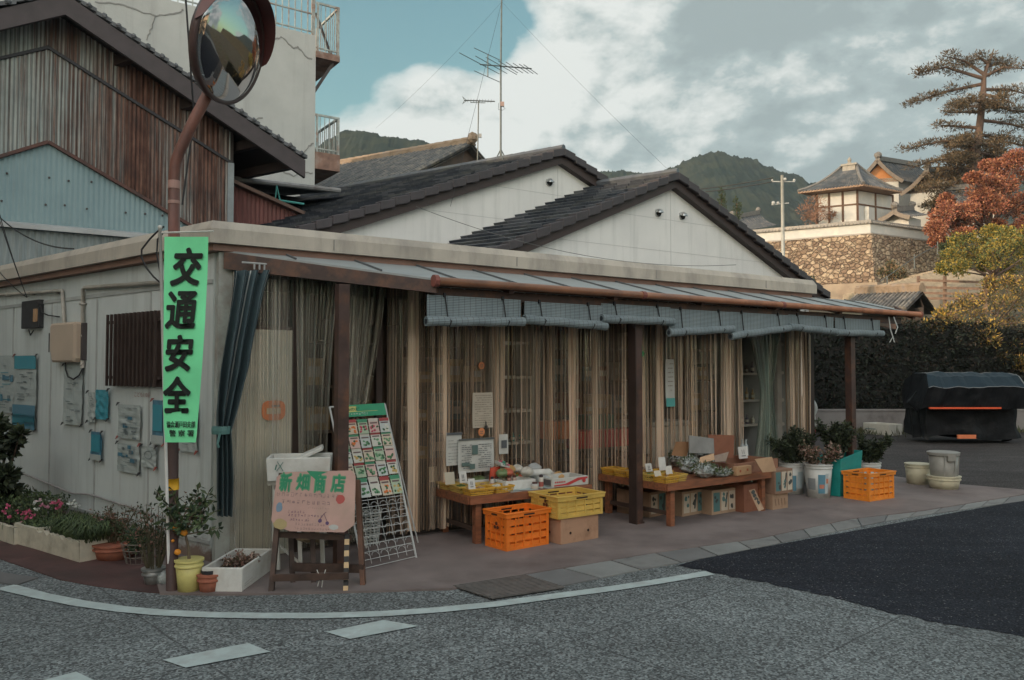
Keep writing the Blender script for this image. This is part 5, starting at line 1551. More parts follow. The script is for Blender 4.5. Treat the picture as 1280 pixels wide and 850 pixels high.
# rounded cover: half drum with slanted front
X0, X1 = D(1137, 480, 17.0).x, D(1262, 480, 17.0).x
prof = [(16.55, zpy(1200, 510, 16.9)), (16.42, zpy(1200, 484, 16.6)), (16.72, zpy(1200, 470, 17.0)), (17.05, zpy(1200, 466, 17)), (17.5, zpy(1200, 467, 17)), (17.85, zpy(1200, 475, 17)), (18.0, zpy(1200, 492, 17)), (17.9, zpy(1200, 512, 17))]
b = MB()
def cov(u, v):
    k = v * (len(prof) - 1); i = min(int(k), len(prof) - 2); f = k - i
    y = prof[i][0] + (prof[i + 1][0] - prof[i][0]) * f; z = prof[i][1] + (prof[i + 1][1] - prof[i][1]) * f
    sl = max(0, (1 - v * 4)) if v < .25 else 0
    x = X0 + .32 * min(1, v * 2.5) + (X1 - X0 - .32 * min(1, v * 2.5)) * u
    return (x, y + .02 * math.sin(u * 25 + v * 9) + .05 * mnoise.noise(Vector((u * 7, v * 5, 4))), z + .045 * mnoise.noise(Vector((u * 8, v * 5, 0))) + .02 * mnoise.noise(Vector((u * 26, v * 4, 9))))
b.grid(cov, 30, 21)
nb = len(b.f)
for i in range(nb):
    if (i // 30) >= 3: b.m[i] = 1
    if (i // 30) > 12: b.m[i] = 0
for xe, uu in ((X0 + .2, 0), (X1, 1)):
    ps = [cov(uu, j / 20) for j in range(21)]; b.add(ps, [tuple(range(21))], 0)
b.build('cover', [m_tarp, m_tarpb], mc, world=True)
b = MB(); ps = []
for j in range(15): q = cov(1, .12 + j * .05); ps.append((q[0] + .012, q[1], q[2]))
b.tube(ps, .012, 5); b.tube([cov(f / 20, .143) for f in range(21)], .008, 4); b.tube([cov(f / 20, .45) for f in range(21)], .008, 4)
b.build('cover_piping', flat('grey_piping', (.16, .17, .18)), mc, world=True)
b = MB(); z = zpy(1200, 510, 16.5); b.bx(D(1159, 510, 16.6).x, D(1248, 510, 16.6).x, 16.50, 16.54, z - .02, z + .015)
b.build('orange_bar', flat('orange_red', (.60, .09, .03)), mc, world=True)
b = MB(); z = zpy(1200, 547, 16.8); b.bx(D(1200, 547, 16.7).x, D(1223, 547, 16.7).x, 16.78, 16.82, z - .02, z + .06)
b.build('orange_chassis', flat('faded_orange', (.60, .18, .08)), mc, world=True)
b = MB(); b.tube([D(1137, 500, 17), D(1135, 503, 16.9), D(1146, 512, 16.9)], .03, 6); b.tube([D(1136, 502, 16.9), D(1145, 490, 17)], .02, 6)
b.build('handle_end', m_tarp, mc, world=True)

# ================================================================= neighbours across the side street (they keep the corner in shade)
m_nb = mat('neighbour_wall', (.66, .52, .38), .15, 1.2, .85, .2, 20)
m_nr = mat('neighbour_tile', (.10, .10, .11), .3, 3)
def neighbour(x0, x1, y0, y1, h, label, hr=1.4):
    t = thing('neighbour_house', label, 'house', ((x0 + x1) / 2, (y0 + y1) / 2, 0))
    b = MB(); b.bx(x0, x1, y0, y1, 0, h); w = b.build('wall', m_nb, t, world=True)
    b = MB(); cx = (x0 + x1) / 2
    b.hexa([(x0 - .5, y0 - .4, h - .05), (cx, y0 - .4, h + hr), (cx, y1 + .4, h + hr), (x0 - .5, y1 + .4, h - .05), (x0 - .5, y0 - .4, h + .1), (cx, y0 - .4, h + hr + .15), (cx, y1 + .4, h + hr + .15), (x0 - .5, y1 + .4, h + .1)])
    b.hexa([(x1 + .5, y0 - .4, h - .05), (x1 + .5, y1 + .4, h - .05), (cx, y1 + .4, h + hr), (cx, y0 - .4, h + hr), (x1 + .5, y0 - .4, h + .1), (x1 + .5, y1 + .4, h + .1), (cx, y1 + .4, h + hr + .15), (cx, y0 - .4, h + hr + .15)])
    b.build('roof', m_nr, t, world=True)
    for k in range(int((y1 - y0) / 2.6)):
        for zz in (1.0, 3.8):
            if zz + 1.3 > h: continue
            for xx, sx_ in ((x1, 1), (x0, -1)):
                b = MB(); yy = y0 + 1 + k * 2.6; b.bx(xx + sx_ * .01 - .0, xx + sx_ * .05, yy, yy + 1.5, zz, zz + 1.2)
                b.build('window', flat('win_dark', (.04, .05, .06), .2), t, world=True)
neighbour(-17, -10.2, 4.5, 13.5, 8.6, 'two storey neighbour house across the side street, left of the frame', 1.5)
neighbour(-19, -9.5, -6, 3.8, 8.8, 'two storey neighbour house opposite the side wall, left of the camera', 1.6)
neighbour(-20, -9, -17, -7, 8.8, 'tall neighbour house behind the camera on the left', 1.6)
neighbour(9, 17, -17, -4, 6.0, 'house across the main street, behind the camera on the right', 1.5)
neighbour(22, 30, -14, 4.5, 7, 'second house farther along the main street, outside the frame', 1.5)
neighbour(37, 46, -9, 3, 6.5, 'third house far along the main street, outside the frame', 1.5)
neighbour(-6, 3, -22, -12, 6.5, 'house behind the camera facing the street corner', 1.5)
# ================================================================= plastic curtains
def pvc(name, c, lo, hi, seed=0, rough=.22, sc=30, gloss_=.08):
    """thin ribbed plastic: nearly clear face on, milky where a fold turns away"""
    m, t, b = newmat(name)
    v = coords(t, (1, 0, 0))
    add = nd(t, 'ShaderNodeVectorMath', operation='ADD'); t.links.new(v, add.inputs[0]); add.inputs[1].default_value = (seed * 3.1, 0, 0)
    n1 = noise(t, add.outputs[0], sc, 2, .5); n2 = noise(t, add.outputs[0], sc * .2, 3, .5)
    col = mix(t, ramp(t, n1, [(.35, 0.0), (.7, 1.0)]), tuple(x * .72 for x in c), c)
    t.links.new(col, b.inputs['Base Color']); b.inputs['Roughness'].default_value = rough; b.inputs['Specular IOR Level'].default_value = .9
    lw = nd(t, 'ShaderNodeLayerWeight'); lw.inputs['Blend'].default_value = .5
    f = math_(t, 'ADD', math_(t, 'MULTIPLY', ramp(t, lw.outputs['Facing'], [(.05, 0.0), (.62, 1.0)]), .5), math_(t, 'MULTIPLY', ramp(t, n2, [(.38, 0.0), (.62, 1.0)]), .5))
    tr = nd(t, 'ShaderNodeBsdfTransparent'); tr.inputs[0].default_value = (.93, .90, .85, 1)
    mx = nd(t, 'ShaderNodeMixShader'); out_ = t.nodes['Material Output']
    t.links.new(ramp(t, f, [(.27, lo), (.60, hi)]), mx.inputs[0]); t.links.new(tr.outputs[0], mx.inputs[1]); t.links.new(b.outputs[0], mx.inputs[2])
    gl = nd(t, 'ShaderNodeBsdfGlossy'); gl.inputs['Roughness'].default_value = .16; m2 = nd(t, 'ShaderNodeMixShader'); m2.inputs[0].default_value = gloss_
    t.links.new(mx.outputs[0], m2.inputs[1]); t.links.new(gl.outputs[0], m2.inputs[2]); t.links.new(m2.outputs[0], out_.inputs[0])
    return m
m_pv_b = [pvc('ribbed_plastic_' + k, (.93, .72, .54), .04, .95, i) for i, k in enumerate('abcde')]  # warm tint puts reflections of the sunlit street into the plastic's colour
m_pv_c = pvc('clear_plastic', (.70, .69, .62), .05, .45, 7)
m_pv_t = pvc('teal_plastic', (.34, .44, .38), .30, .90, 9)
def curtain(label, pa, pb, y, mat_, pleats, amp=.03, shape=None, ztop=2.36, zbot=.07, name='plastic_curtain', seed=0, group=None, cat='curtain'):
    xa, xb = SP(pa, 480, y)[0], SP(pb, 480, y)[0]
    rg = random.Random(seed * 7 + 1); ph = rg.uniform(0, 6)
    ws = [rg.uniform(.55, 1.5) for _ in range(pleats)]; tot = sum(ws); cum = [0]
    for w in ws: cum.append(cum[-1] + w / tot)
    nu = pleats * 12
    t = thing(name, label, cat, S @ Matrix.Translation((xa, y, ztop)), group)
    def fn(u, v):
        i = min(int(u * pleats), pleats - 1); fr = u * pleats - i
        uu = cum[i] + (cum[i + 1] - cum[i]) * fr
        z = ztop + (zbot - ztop) * v
        x0_, x1_ = (xa, xb) if shape is None else shape(v, xa, xb)
        a = amp * (.7 + .5 * math.sin(i * 2.3 + ph)) * (1 if shape is None else min(1, (x1_ - x0_) / (xb - xa) + .3))
        return (x0_ + (x1_ - x0_) * uu + .004 * math.sin(v * 3 + i), y + a * (math.sin(fr * 2 * math.pi) + .35 * math.sin(fr * 6 * math.pi + i)) + .008 * math.sin(v * 5 + i * 1.7), z + .012 * math.sin(i * 1.9) * v)
    b = MB(S); b.grid(fn, nu, 14); b.build('sheet', mat_, t, world=True, smooth=True)
    b = MB(S)
    for k in range(max(3, int((xb - xa) / .14))):
        x = xa + (xb - xa) * (k + .5) / max(3, int((xb - xa) / .14)); b.tube([(x, y, ztop + .025), (x, y - .008, ztop - .01)], .008, 5)
    b.bx(xa, xb, y - .004, y + .004, ztop + .018, ztop + .026); b.build('curtain_rail', flat('hook_grey', (.35, .35, .34)), t, world=True)
    return t
G_ = 'clear plastic curtains across the shop front'
curtain('clear curtain hanging in front of the pale door panel at the left end', 289, 366, -.07, m_pv_c, 9, .02, seed=1, group=G_, ztop=2.42)
def sh1(v, a, b_): k = min(1, v * 1.25); return a + (b_ - a) * .12 * k, b_ - (b_ - a) * (.05 + .25 * math.sin(v * 2.2))
curtain('dull clear curtain bunched just left of the front left post', 368, 424, -.08, m_pv_c, 13, .035, sh1, seed=2, group=G_, ztop=2.42)
def sh2(v, a, b_): k = min(1, v / .62); return a - (b_ - a) * .15 * k, b_ - (b_ - a) * .68 * k ** 1.3
curtain('clear curtain pulled back slantwise to the left post', 437, 482, -.09, m_pv_c, 12, .04, sh2, seed=3, group=G_, ztop=2.38)
for i, (a, c, lab) in enumerate([(484, 556, 'beige ribbed plastic curtain behind the seed packet rack'), (554, 622, 'beige ribbed plastic curtain behind the hanging calendar and newspaper'), (620, 690, 'beige ribbed plastic curtain in front of the white inner shelf'), (688, 750, 'beige ribbed plastic curtain behind the stacked yellow crate'), (748, 806, 'beige ribbed plastic curtain behind the middle post'), (804, 866, 'beige ribbed plastic curtain just right of the middle post'), (864, 927, 'beige ribbed plastic curtain behind the right table, left of the open doorway')]):
    curtain(lab, a, c, -.03 - .02 * (i % 2), m_pv_b[i % 5], 13, .024, seed=10 + i, group=G_)
def sh3(v, a, b_):
    c0_ = a + (b_ - a) * (.35 + .12 * math.sin(v * 3)); w_ = (b_ - a) * (.62 - 1.0 * v if v < .45 else .17 + .55 * (v - .45))
    return c0_ - w_ * .6, c0_ + w_ * .8
curtain('teal tinted plastic curtain tied in the middle across the open doorway', 932, 984, -.10, m_pv_t, 12, .05, sh3, seed=30, group=G_)
curtain('narrow beige ribbed curtain at the right end of the shop front', 984, 1012, -.06, m_pv_b[2], 7, .03, seed=31, group=G_)

# navy striped awning curtain tied at the left corner
def striped():
    m, t, b = newmat('navy_striped_canvas')
    col = ramp(t, noise(t, coords(t), 3, 5), [(.3, (.040, .068, .080)), (.7, (.066, .102, .115))])
    t.links.new(col, b.inputs['Base Color']); b.inputs['Roughness'].default_value = .8; bump(t, b, noise(t, coords(t), 14, 3), .4, .01); return m
y = -.22
nc = thing('striped_canvas_curtain', 'slate blue canvas curtain with thin white stripes tied back at the left corner', 'curtain', S @ Matrix.Translation((SP(305, 335, y)[0], y, 2.3)))
prof = [(338, 292, 341), (365, 290, 332), (400, 285, 325), (430, 280, 319), (460, 275, 314), (490, 272, 305), (515, 270, 297), (538, 270, 288), (560, 270, 290), (600, 270, 292), (645, 271, 291)]
pleat_n = 7
def nfn(u, v):
    k = v * (len(prof) - 1); i = min(int(k), len(prof) - 2); f = k - i
    py = prof[i][0] + (prof[i + 1][0] - prof[i][0]) * f; a = prof[i][1] + (prof[i + 1][1] - prof[i][1]) * f; c = prof[i][2] + (prof[i + 1][2] - prof[i][2]) * f
    x, z = SP(a + (c - a) * u, py, y)
    w_ = (c - a) / 49
    return (x, y - .07 * math.cos(u * pleat_n * math.pi + .4) * (.35 + .65 * (1 - abs(v - .6))) + .02 * math.sin(v * 6), z)
b = MB(S); b.grid(nfn, 56, 30)
sheet = b.build('canvas', striped(), nc, world=True, smooth=True)
b = MB(S)
for u in (.09, .30, .44, .62, .86):
    ps = []
    for k in range(25):
        v = k / 24; p = Vector(nfn(u, v)); q = Vector(nfn(min(1, u + .022), v)); ps.append((p, q))
    for (a, c), (a2, c2) in zip(ps[:-1], ps[1:]):
        o = Vector((0, -.012, 0)); b.quad(a + o, c + o, c2 + o, a2 + o)
b.build('white_stripe', flat('stripe_white', (.55, .60, .60)), sheet, world=True)
b = MB(S); x, z = SP(279, 538, y - .06); b.lathe([(.10, -.03), (.105, 0), (.10, .03)], 14, (x, y - .01, z), sx=.75, sy=.75)
b.tube([(x - .03, y - .08, z - .02), (x - .05, y - .09, z - .10), (x - .04, y - .09, z - .13)], .010, 5)
b.build('tie_band', flat('teal_band', (.10, .22, .21)), nc, world=True)
b = MB(S); xa, za = SP(318, 329, y); xb_, _ = SP(343, 331, y); b.tube([(xa - .1, y, za), (xb_ + .03, y, za)], .008, 6)
for k in range(5): x = xa + (xb_ - xa) * k / 4; b.tube([(x, y, za), (x, y, za - .05)], .008, 5)
b.build('hook_rail', mat('galv', (.35, .36, .36)), nc, world=True)

# ================================================================= rolled bamboo-style blinds under the gutter
def blindmat():
    m, t, b = newmat('slate_blue_blind')
    v = coords(t); sp = nd(t, 'ShaderNodeSeparateXYZ'); t.links.new(v, sp.inputs[0])
    w = nd(t, 'ShaderNodeTexWave', wave_type='BANDS', bands_direction='Z'); w.inputs['Scale'].default_value = 22; w.inputs['Distortion'].default_value = .0; t.links.new(v, w.inputs['Vector'])
    w2 = nd(t, 'ShaderNodeTexWave', wave_type='BANDS', bands_direction='X'); w2.inputs['Scale'].default_value = 5.5; t.links.new(v, w2.inputs['Vector'])
    col = ramp(t, noise(t, v, 4, 5), [(.3, (.17, .22, .24)), (.7, (.25, .31, .33))])
    col = mix(t, ramp(t, w.outputs[0], [(.0, .75), (.35, 0.0)]), col, (.05, .06, .065))
    col = mix(t, ramp(t, w2.outputs[0], [(.0, .6), (.06, 0.0)]), col, (.05, .06, .07))
    t.links.new(col, b.inputs['Base Color']); b.inputs['Roughness'].default_value = .7
    bump(t, b, w.outputs[0], .6, .004); return m
m_bl = blindmat(); yb = -.80
names = ['leftmost wide blue blind, nearest the front left corner', 'second blue blind from the left, hanging lower on its right side', 'third blue blind from the left, just left of the middle post', 'fourth blue blind, just right of the middle post', 'fifth blue blind, rolled unevenly and lowest at its left end', 'sixth blue blind, second from the right end', 'rightmost blue blind at the far end of the awning']
for i, (a, c, ta, tb, ba, bb) in enumerate([(534, 651, 368, 375, 408, 408), (656, 754, 378, 382, 405, 413), (752, 838, 379, 386, 404, 407), (836, 913, 386, 390, 421, 416), (913, 986, 391, 394, 425, 414), (986, 1042, 393, 397, 413, 419), (1044, 1100, 397, 401, 420, 421)]):
    x0, zt0_ = SP(a, ta, yb); x1, zt1_ = SP(c, tb, yb); zb0, zb1 = SP(a, ba, yb)[1], SP(c, bb, yb)[1]
    t = thing('rolled_blind', names[i], 'blind', S @ Matrix.Translation(((x0 + x1) / 2, yb, max(zt0_, zt1_))), 'blue rolled blinds under the gutter')
    b = MB(S); zt_ = max(zt0_, zt1_)
    b.grid(lambda u, v: (x0 + (x1 - x0) * u, yb + .006 * math.sin(u * 9 + i) * v, zt_ + ((zb0 + (zb1 - zb0) * u) + .03 - zt_) * v), 16, 8)
    b.grid(lambda u, v: (x0 + (x1 - x0) * u, yb + .006 + .006 * math.sin(u * 9 + i) * v, zt_ + ((zb0 + (zb1 - zb0) * u) + .03 - zt_) * v), 16, 8)
    b.build('blind_sheet', m_bl, t, world=True)
    r = .042
    b = MB(S); ps = [(x0 - .02 + (x1 - x0 + .04) * k / 8, yb - .02 + .003 * math.sin(k), zb0 + (zb1 - zb0) * k / 8 + r + .004 * math.sin(k * 2 + i)) for k in range(9)]
    b.tube(ps, r, 14); b.build('roll', m_bl, t, world=True, smooth=False)
    b = MB(S)
    for f in (0, 1): p = Vector(ps[0] if f == 0 else ps[-1]); dx = -.002 if f == 0 else .002; b = MB(S); b.tube([p + Vector((dx, 0, 0)), p + Vector((dx * 1.8, 0, 0))], .024, 10); b.build('roll_end', flat('roll_dark', (.02, .028, .035)), t, world=True)
    b = MB(S)
    for f in (.2, .82):
        x = x0 + (x1 - x0) * f; zb_ = zb0 + (zb1 - zb0) * f
        b = MB(S); b.tube([(x - .03, yb - .012, zt_ + .02), (x, yb - .012, zb_ + r * 2), (x + .005, yb - .07, zb_ + r), (x + .005, yb - .03, zb_ - .005)], .0055, 5)
        b.bx(x - .04, x - .02, yb - .02, yb + .0, zt_ - .015, zt_ + .02); b.build('cord', flat('black_cord', (.02, .02, .022)), t, world=True)
    b = MB(S); x = x0 + (x1 - x0) * .42; zb_ = zb0 + (zb1 - zb0) * .42
    b.tube([(x - .02, yb - .03, zb_), (x, yb - .03, zb_ - .035), (x + .025, yb - .03, zb_ - .03), (x + .01, yb - .03, zb_)], .004, 5)
    b.build('cord', flat('black_cord', (.02, .02, .022)), t, world=True)
    if i in (0, 1, 4, 5):
        pass
# white clothes-peg hangers near the right end
t = thing('hanging_clips', 'pair of small white clips dangling under the right end of the awning', 'clips', D(1113, 395, 10.6))
b = MB(); b.tube([D(1111, 396, 10.6), D(1113, 412, 10.6), D(1117, 424, 10.6)], .008, 5); b.tube([D(1117, 396, 10.6), D(1122, 409, 10.6), D(1119, 417, 10.6)], .008, 5); b.tube([D(1112, 428, 10.6), D(1116, 421, 10.6), D(1118, 428, 10.6)], .008, 5)
b.build('clip', flat('clip_white', (.45, .48, .48)), t, world=True)

# ================================================================= inside the shop
m_wht = mat('painted_white', (.50, .50, .46), .1, 5, .5, dirt=(.38, .36, .31), dsc=3)
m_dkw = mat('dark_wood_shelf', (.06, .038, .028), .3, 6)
def shelf_unit(label, pa, pb, y, pys, py0, py1, back, depth=.35, m=m_wht):
    xa, xb = SP(pa, 480, y)[0], SP(pb, 480, y)[0]; z0 = .03; z1 = SP(pa, py0, y)[1]
    t = thing('display_shelf', label, 'shelf', S @ Matrix.Translation((xa, y, z0)))
    b = MB(S); b.bx(xa - .02, xa + .015, y, y + depth, z0, z1); b.bx(xb - .015, xb + .02, y, y + depth, z0, z1); b.build('side_panel', m, t, world=True)
    b = MB(S); b.bx(xa, xb, y + depth, y + depth + .02, z0, z1); b.build('back_panel', back, t, world=True)
    zz = []
    for p in pys:
        z = SP((pa + pb) / 2, p, y)[1]; zz.append(z)
        b = MB(S); b.bx(xa + .016, xb - .016, y + .0, y + depth - .001, z - .03, z); b.build('shelf_board', m, t, world=True)
    return xa, xb, zz
rg = random.Random(77)
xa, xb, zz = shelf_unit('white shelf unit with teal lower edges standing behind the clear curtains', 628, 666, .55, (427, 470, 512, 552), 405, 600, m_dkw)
bot_c = [(.45, .45, .40), (.10, .05, .04), (.30, .06, .04), (.06, .12, .10), (.35, .25, .12), (.08, .07, .10)]
def bottle(b, x, y, z, h, r, m=0, m2=1):
    b.lathe([(r * .9, 0), (r, .01), (r, h * .55), (r * .45, h * .72), (r * .38, h * .85)], 10, (x, y, z), m); b.lathe([(r * .45, h * .85), (r * .45, h), (0, h)], 10, (x, y, z), m2)
def goods(xa, xb, y, z, n, label, hmin=.08, hmax=.2, cols=bot_c):
    for k in range(n):
        c = rg.choice(cols); x = xa + (xb - xa) * (k + .5) / n; h = rg.uniform(hmin, hmax)
        t = thing('bottle', label % ('first', 'second', 'third', 'fourth', 'fifth', 'sixth', 'seventh', 'eighth')[k], 'bottle', S @ Matrix.Translation((x, y, z)), 'bottles on the inner shelves')
        b = MB(); bottle(b, 0, 0, 0, h, .024, 0, 0); o = b.build('glass_body', flat('bt_%.2f_%.2f' % c[:2], c, .35), t)
        b = MB(); b.lathe([(.0245, h * .18), (.0248, h * .19), (.0248, h * .45), (.0245, h * .46)], 10); b.build('label_band', flat('bt_label', (.55, .53, .46)), t)
goods(xa + .04, xb - .04, .65, zz[3], 3, '%s jar from the left on the lowest board of the white shelf', .08, .14, [(.02, .25, .22), (.3, .3, .28)])
xa, xb, zz = shelf_unit('white shelf of bottles and jars seen through the open doorway', 926, 990, .62, (466, 499, 529), 420, 600, m_dkw)
rn = ('top', 'middle', 'lower')
for r_, z in enumerate(zz): goods(xa + .05, xb - .05, .72, z, 8, '%s bottle from the left on the ' + rn[r_] + ' board of the doorway shelf', .10, .19)
b = MB(S); x0 = SP(972, 480, .2)[0]; b.bx(x0, x0 + .09, .2, .25, .02, 2.36); x1 = SP(992, 480, .2)[0]; b.bx(x1, x1 + .05, .2, .25, .02, 2.36)
for pz in (430, 466, 500, 530): z = SP(980, pz, .2)[1]; b.bx(x0 + .09, x1, .205, .245, z - .02, z + .02)
tag(b.build('white_door_frame', m_wht), 'white glazed door leaf standing open behind the teal tied curtain', 'door')
# paper box on shelf seen in doorway
for pa, pb_x, py0, py1, y, c, nm, lab in ((690, 722, 528, 548, .35, (.45, .15, .05), 'carton', 'orange carton on the inner table behind the curtains'), (724, 800, 540, 556, .35, (.42, .05, .04), 'carton', 'long red carton on the inner table left of the middle post'), (735, 770, 520, 541, .5, (.04, .12, .08), 'carton', 'green carton on the inner table behind the red one')):
    xa, z1 = SP(pa, py0, y); xb, z0 = SP(pb_x, py1, y)
    b = MB(S); b.bx(xa, xb, y, y + .25, z0, z1); b.bx(xa - .006, xb + .006, y - .006, y + .256, z1 - .05, z1 + .004); tag(bevel(b.build(nm, flat(lab[:10], c)), .004), lab, 'box')
xa, z1 = SP(672, 557, .3); xb, _ = SP(806, 557, .3)
t = thing('inner_table', 'low wooden table inside the shop carrying red and orange cartons', 'table', S @ Matrix.Translation((xa, .3, .03)))
b = MB(S); b.bx(xa, xb + .1, .3, .9, z1 - .22, z1 - .19); b.build('table_top', m_dkw, t, world=True)
for dx, dy in ((.02, .32), (xb - xa + .03, .32), (.02, .83), (xb - xa + .03, .83)): b = MB(S); b.bx(xa + dx, xa + dx + .05, dy, dy + .05, .03, z1 - .22); b.build('leg', m_dkw, t, world=True)
for pa, pb_x, y, lab in ((810, 862, .3, 'pale chest freezer just inside the curtain right of the middle post'),):
    xa, z1 = SP(pa, 528, y); xb, _ = SP(pb_x, 528, y)
    t = thing('low_cabinet', lab, 'freezer', S @ Matrix.Translation((xa, y, .03)))  # low white cabinet added where bright patches show through the curtain
    b = MB(S); b.bx(xa, xb, y, y + .6, .03, z1 - .06); bevel(b.build('cabinet', m_wht, t, world=True), .02)
    b = MB(S); b.bx(xa - .01, xb + .01, y - .01, y + .6, z1 - .055, z1); bevel(b.build('lid', mat('lid_grey', (.35, .37, .36)), t, world=True), .01)
# brown crates and papers in the dark gap right of the left post
for k, (pa, pb_x, py0, py1, y, c, lab) in enumerate([(452, 480, 520, 560, .9, (.16, .10, .06), 'brown carton lying in the dark gap behind the seed packet rack'), (455, 478, 470, 500, 1.2, (.10, .07, .05), 'dark framed board in the gap between left post and beige curtains')]):
    xa, z1 = SP(pa, py0, y); xb, z0 = SP(pb_x, py1, y); b = MB(S); b.bx(xa, xb, y, y + .2, z0, z1); b.bx(xa - .01, xb + .01, y - .01, y + .21, z1 - .03, z1)
    tag(b.build('carton', flat('cartonb%d' % k, c)), lab, 'box')
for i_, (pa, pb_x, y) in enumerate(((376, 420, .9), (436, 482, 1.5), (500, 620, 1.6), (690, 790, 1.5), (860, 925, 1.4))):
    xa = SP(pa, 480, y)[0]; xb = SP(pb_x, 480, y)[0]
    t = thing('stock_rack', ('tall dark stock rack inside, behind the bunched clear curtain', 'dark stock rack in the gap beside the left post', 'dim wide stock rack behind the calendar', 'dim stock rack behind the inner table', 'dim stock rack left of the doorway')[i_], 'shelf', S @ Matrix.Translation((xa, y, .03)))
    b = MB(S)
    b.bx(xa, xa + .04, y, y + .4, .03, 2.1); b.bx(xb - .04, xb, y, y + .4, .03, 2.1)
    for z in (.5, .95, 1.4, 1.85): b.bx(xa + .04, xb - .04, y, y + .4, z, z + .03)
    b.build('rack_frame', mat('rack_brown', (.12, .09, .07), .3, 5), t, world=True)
    for z in (.53, .98, 1.43):
        x = xa + .06
        while x < xb - .2:
            w_ = rg.uniform(.12, .28); h_ = rg.uniform(.12, .32); b = MB(S); b.bx(x, x + w_, y + .05, y + .3, z, z + h_)
            b.bx(x + w_ * .2, x + w_ * .8, y + .045, y + .05, z + h_ * .3, z + h_ * .7, 1)
            b.build('stock_box', [flat('stock%d' % rg.randint(0, 4), rg.choice([(.25, .18, .10), (.30, .28, .24), (.18, .07, .05), (.10, .14, .16), (.35, .25, .12)])), flat('stock_lab', (.4, .38, .34))], t, world=True); x += w_ + .03

# ================================================================= papers hung on the curtains
m_ink = flat('print_ink', (.09, .10, .11)); m_paper = flat('paper', (.50, .51, .48)); m_paperw = flat('paper_warm', (.50, .45, .37))
def hung(name, label, cat, pa, pb_x, py0, py1, y, mats, deco, lean=.0, F=S, PP=SP):
    xa, z1 = PP(pa, py0, y); xb, z0 = PP(pb_x, py1, y); xa, xb = min(xa, xb), max(xa, xb)
    t = thing(name, label, cat, F @ Matrix.Translation(((xa + xb) / 2, y, (z0 + z1) / 2)))
    w_, h_ = xb - xa, z1 - z0
    b = MB(); rr = random.Random(int(pa * 7))
    b.grid(lambda u, v: (-w_ / 2 + w_ * u, .006 * math.sin(u * 4 + v * 3) + lean * (v - .5), -h_ / 2 + h_ * v), 6, 6, 0)
    deco(b, w_, h_, rr); b.build('sheet', mats, t)
    return t, w_, h_
def txt(b, x0, x1, z0, z1, rows, rr, y=-.009, m=1, fill=.6):
    for k in range(rows):
        z = z1 - (z1 - z0) * (k + .5) / rows; hh = (z1 - z0) / rows * fill; x = x0
        while x < x1 - .004:
            l_ = rr.uniform(.008, .035)
            if rr.random() < .86: b.bx(x, min(x1, x + l_), y - .001, y, z - hh / 2, z + hh / 2, m)
            x += l_ + .006
yp = -.13
t, w_, h_ = hung('wall_calendar', 'long white hanging calendar sheet pinned to the curtain left of the newspaper', 'calendar', 558, 577, 541, 581, yp, [m_paper, m_ink], lambda b, w, h, rr: (txt(b, -w * .4, w * .4, -h * .45, h * .3, 8, rr, fill=.12), b.bx(-w / 2, w / 2, -.012, -.008, h * .42, h * .5, 1)))
t, w_, h_ = hung('newspaper_sheet', 'white printed newspaper page in a clear holder hanging behind the left table', 'newspaper', 573, 617, 549, 588, yp - .03, [m_paper, m_ink, flat('photo_green', (.10, .16, .15)), flat('frame_dk', (.10, .11, .11))],
     lambda b, w, h, rr: (txt(b, -w * .42, -w * .14, -h * .4, h * .34, 12, rr, fill=.28), txt(b, w * .05, w * .42, -h * .4, h * .34, 12, rr, fill=.28), b.bx(-w * .13, w * .03, -.012, -.009, h * .02, h * .3, 2), b.bx(-w * .42, -w * .2, -.012, -.01, -h * .3, -h * .2, 2), b.bx(w * -.2, w * -.05, -.012, -.01, -h * .4, -h * .25, 2), b.bx(-w * .5, w * .5, -.013, -.008, h * .45, h * .5, 3)))
hung('notice_sheet', 'tall pale handwritten notice on the curtain above the newspaper', 'notice', 591, 616, 491, 534, -.10, [m_paperw, flat('ink_soft', (.25, .22, .18))], lambda b, w, h, rr: txt(b, -w * .42, w * .42, -h * .45, h * .45, 14, rr, fill=.25))
hung('photo_strip', 'narrow paper strip with a small photograph, right of the newspaper', 'photo strip', 624, 635, 543, 567, yp, [m_paper, m_ink], lambda b, w, h, rr: (b.bx(-w * .3, w * .3, -.012, -.009, -h * .2, h * .2, 1)))
hung('long_notice', 'long narrow white and teal notice on the curtain right of the middle post', 'notice', 832, 843, 449, 508, -.09, [m_paper, flat('ink_soft', (.25, .22, .18)), flat('teal_lab', (.10, .38, .36))], lambda b, w, h, rr: (txt(b, -w * .3, w * .3, -h * .2, h * .45, 7, rr, fill=.2), b.bx(-w / 2, w / 2, -.010, -.0085, -h * .5, -h * .32, 2)))
for px, py, r, lab in ((602, 457, 5, 'small orange paper tag high on the curtain above the notice'), (602, 540, 5.5, 'round orange sticker between notice and newspaper')):
    x, z = SP(px, py, -.12); b = MB(S @ Matrix.Translation((x, -.12, z)))
    rr_ = r * .0075; vs = [(rr_ * math.cos(k * .5236) * .9, 0, rr_ * math.sin(k * .5236)) for k in range(12)]; b.add(vs + [(a, .006, c) for a, _, c in vs], [tuple(range(12)), tuple(range(23, 11, -1))] + [(i, i + 12, (i + 1) % 12 + 12, (i + 1) % 12) for i in range(12)], 0)
    b.bx(-.012, -.004, -.003, 0, .0, .012, 1); b.bx(.006, .014, -.003, 0, .0, .012, 1); b.bx(-.014, .014, -.003, 0, -.016, -.010, 1)
    tag(b.build('orange_sticker', [flat('sticker_orange', (.62, .24, .10)), m_ink]), lab, 'sticker')
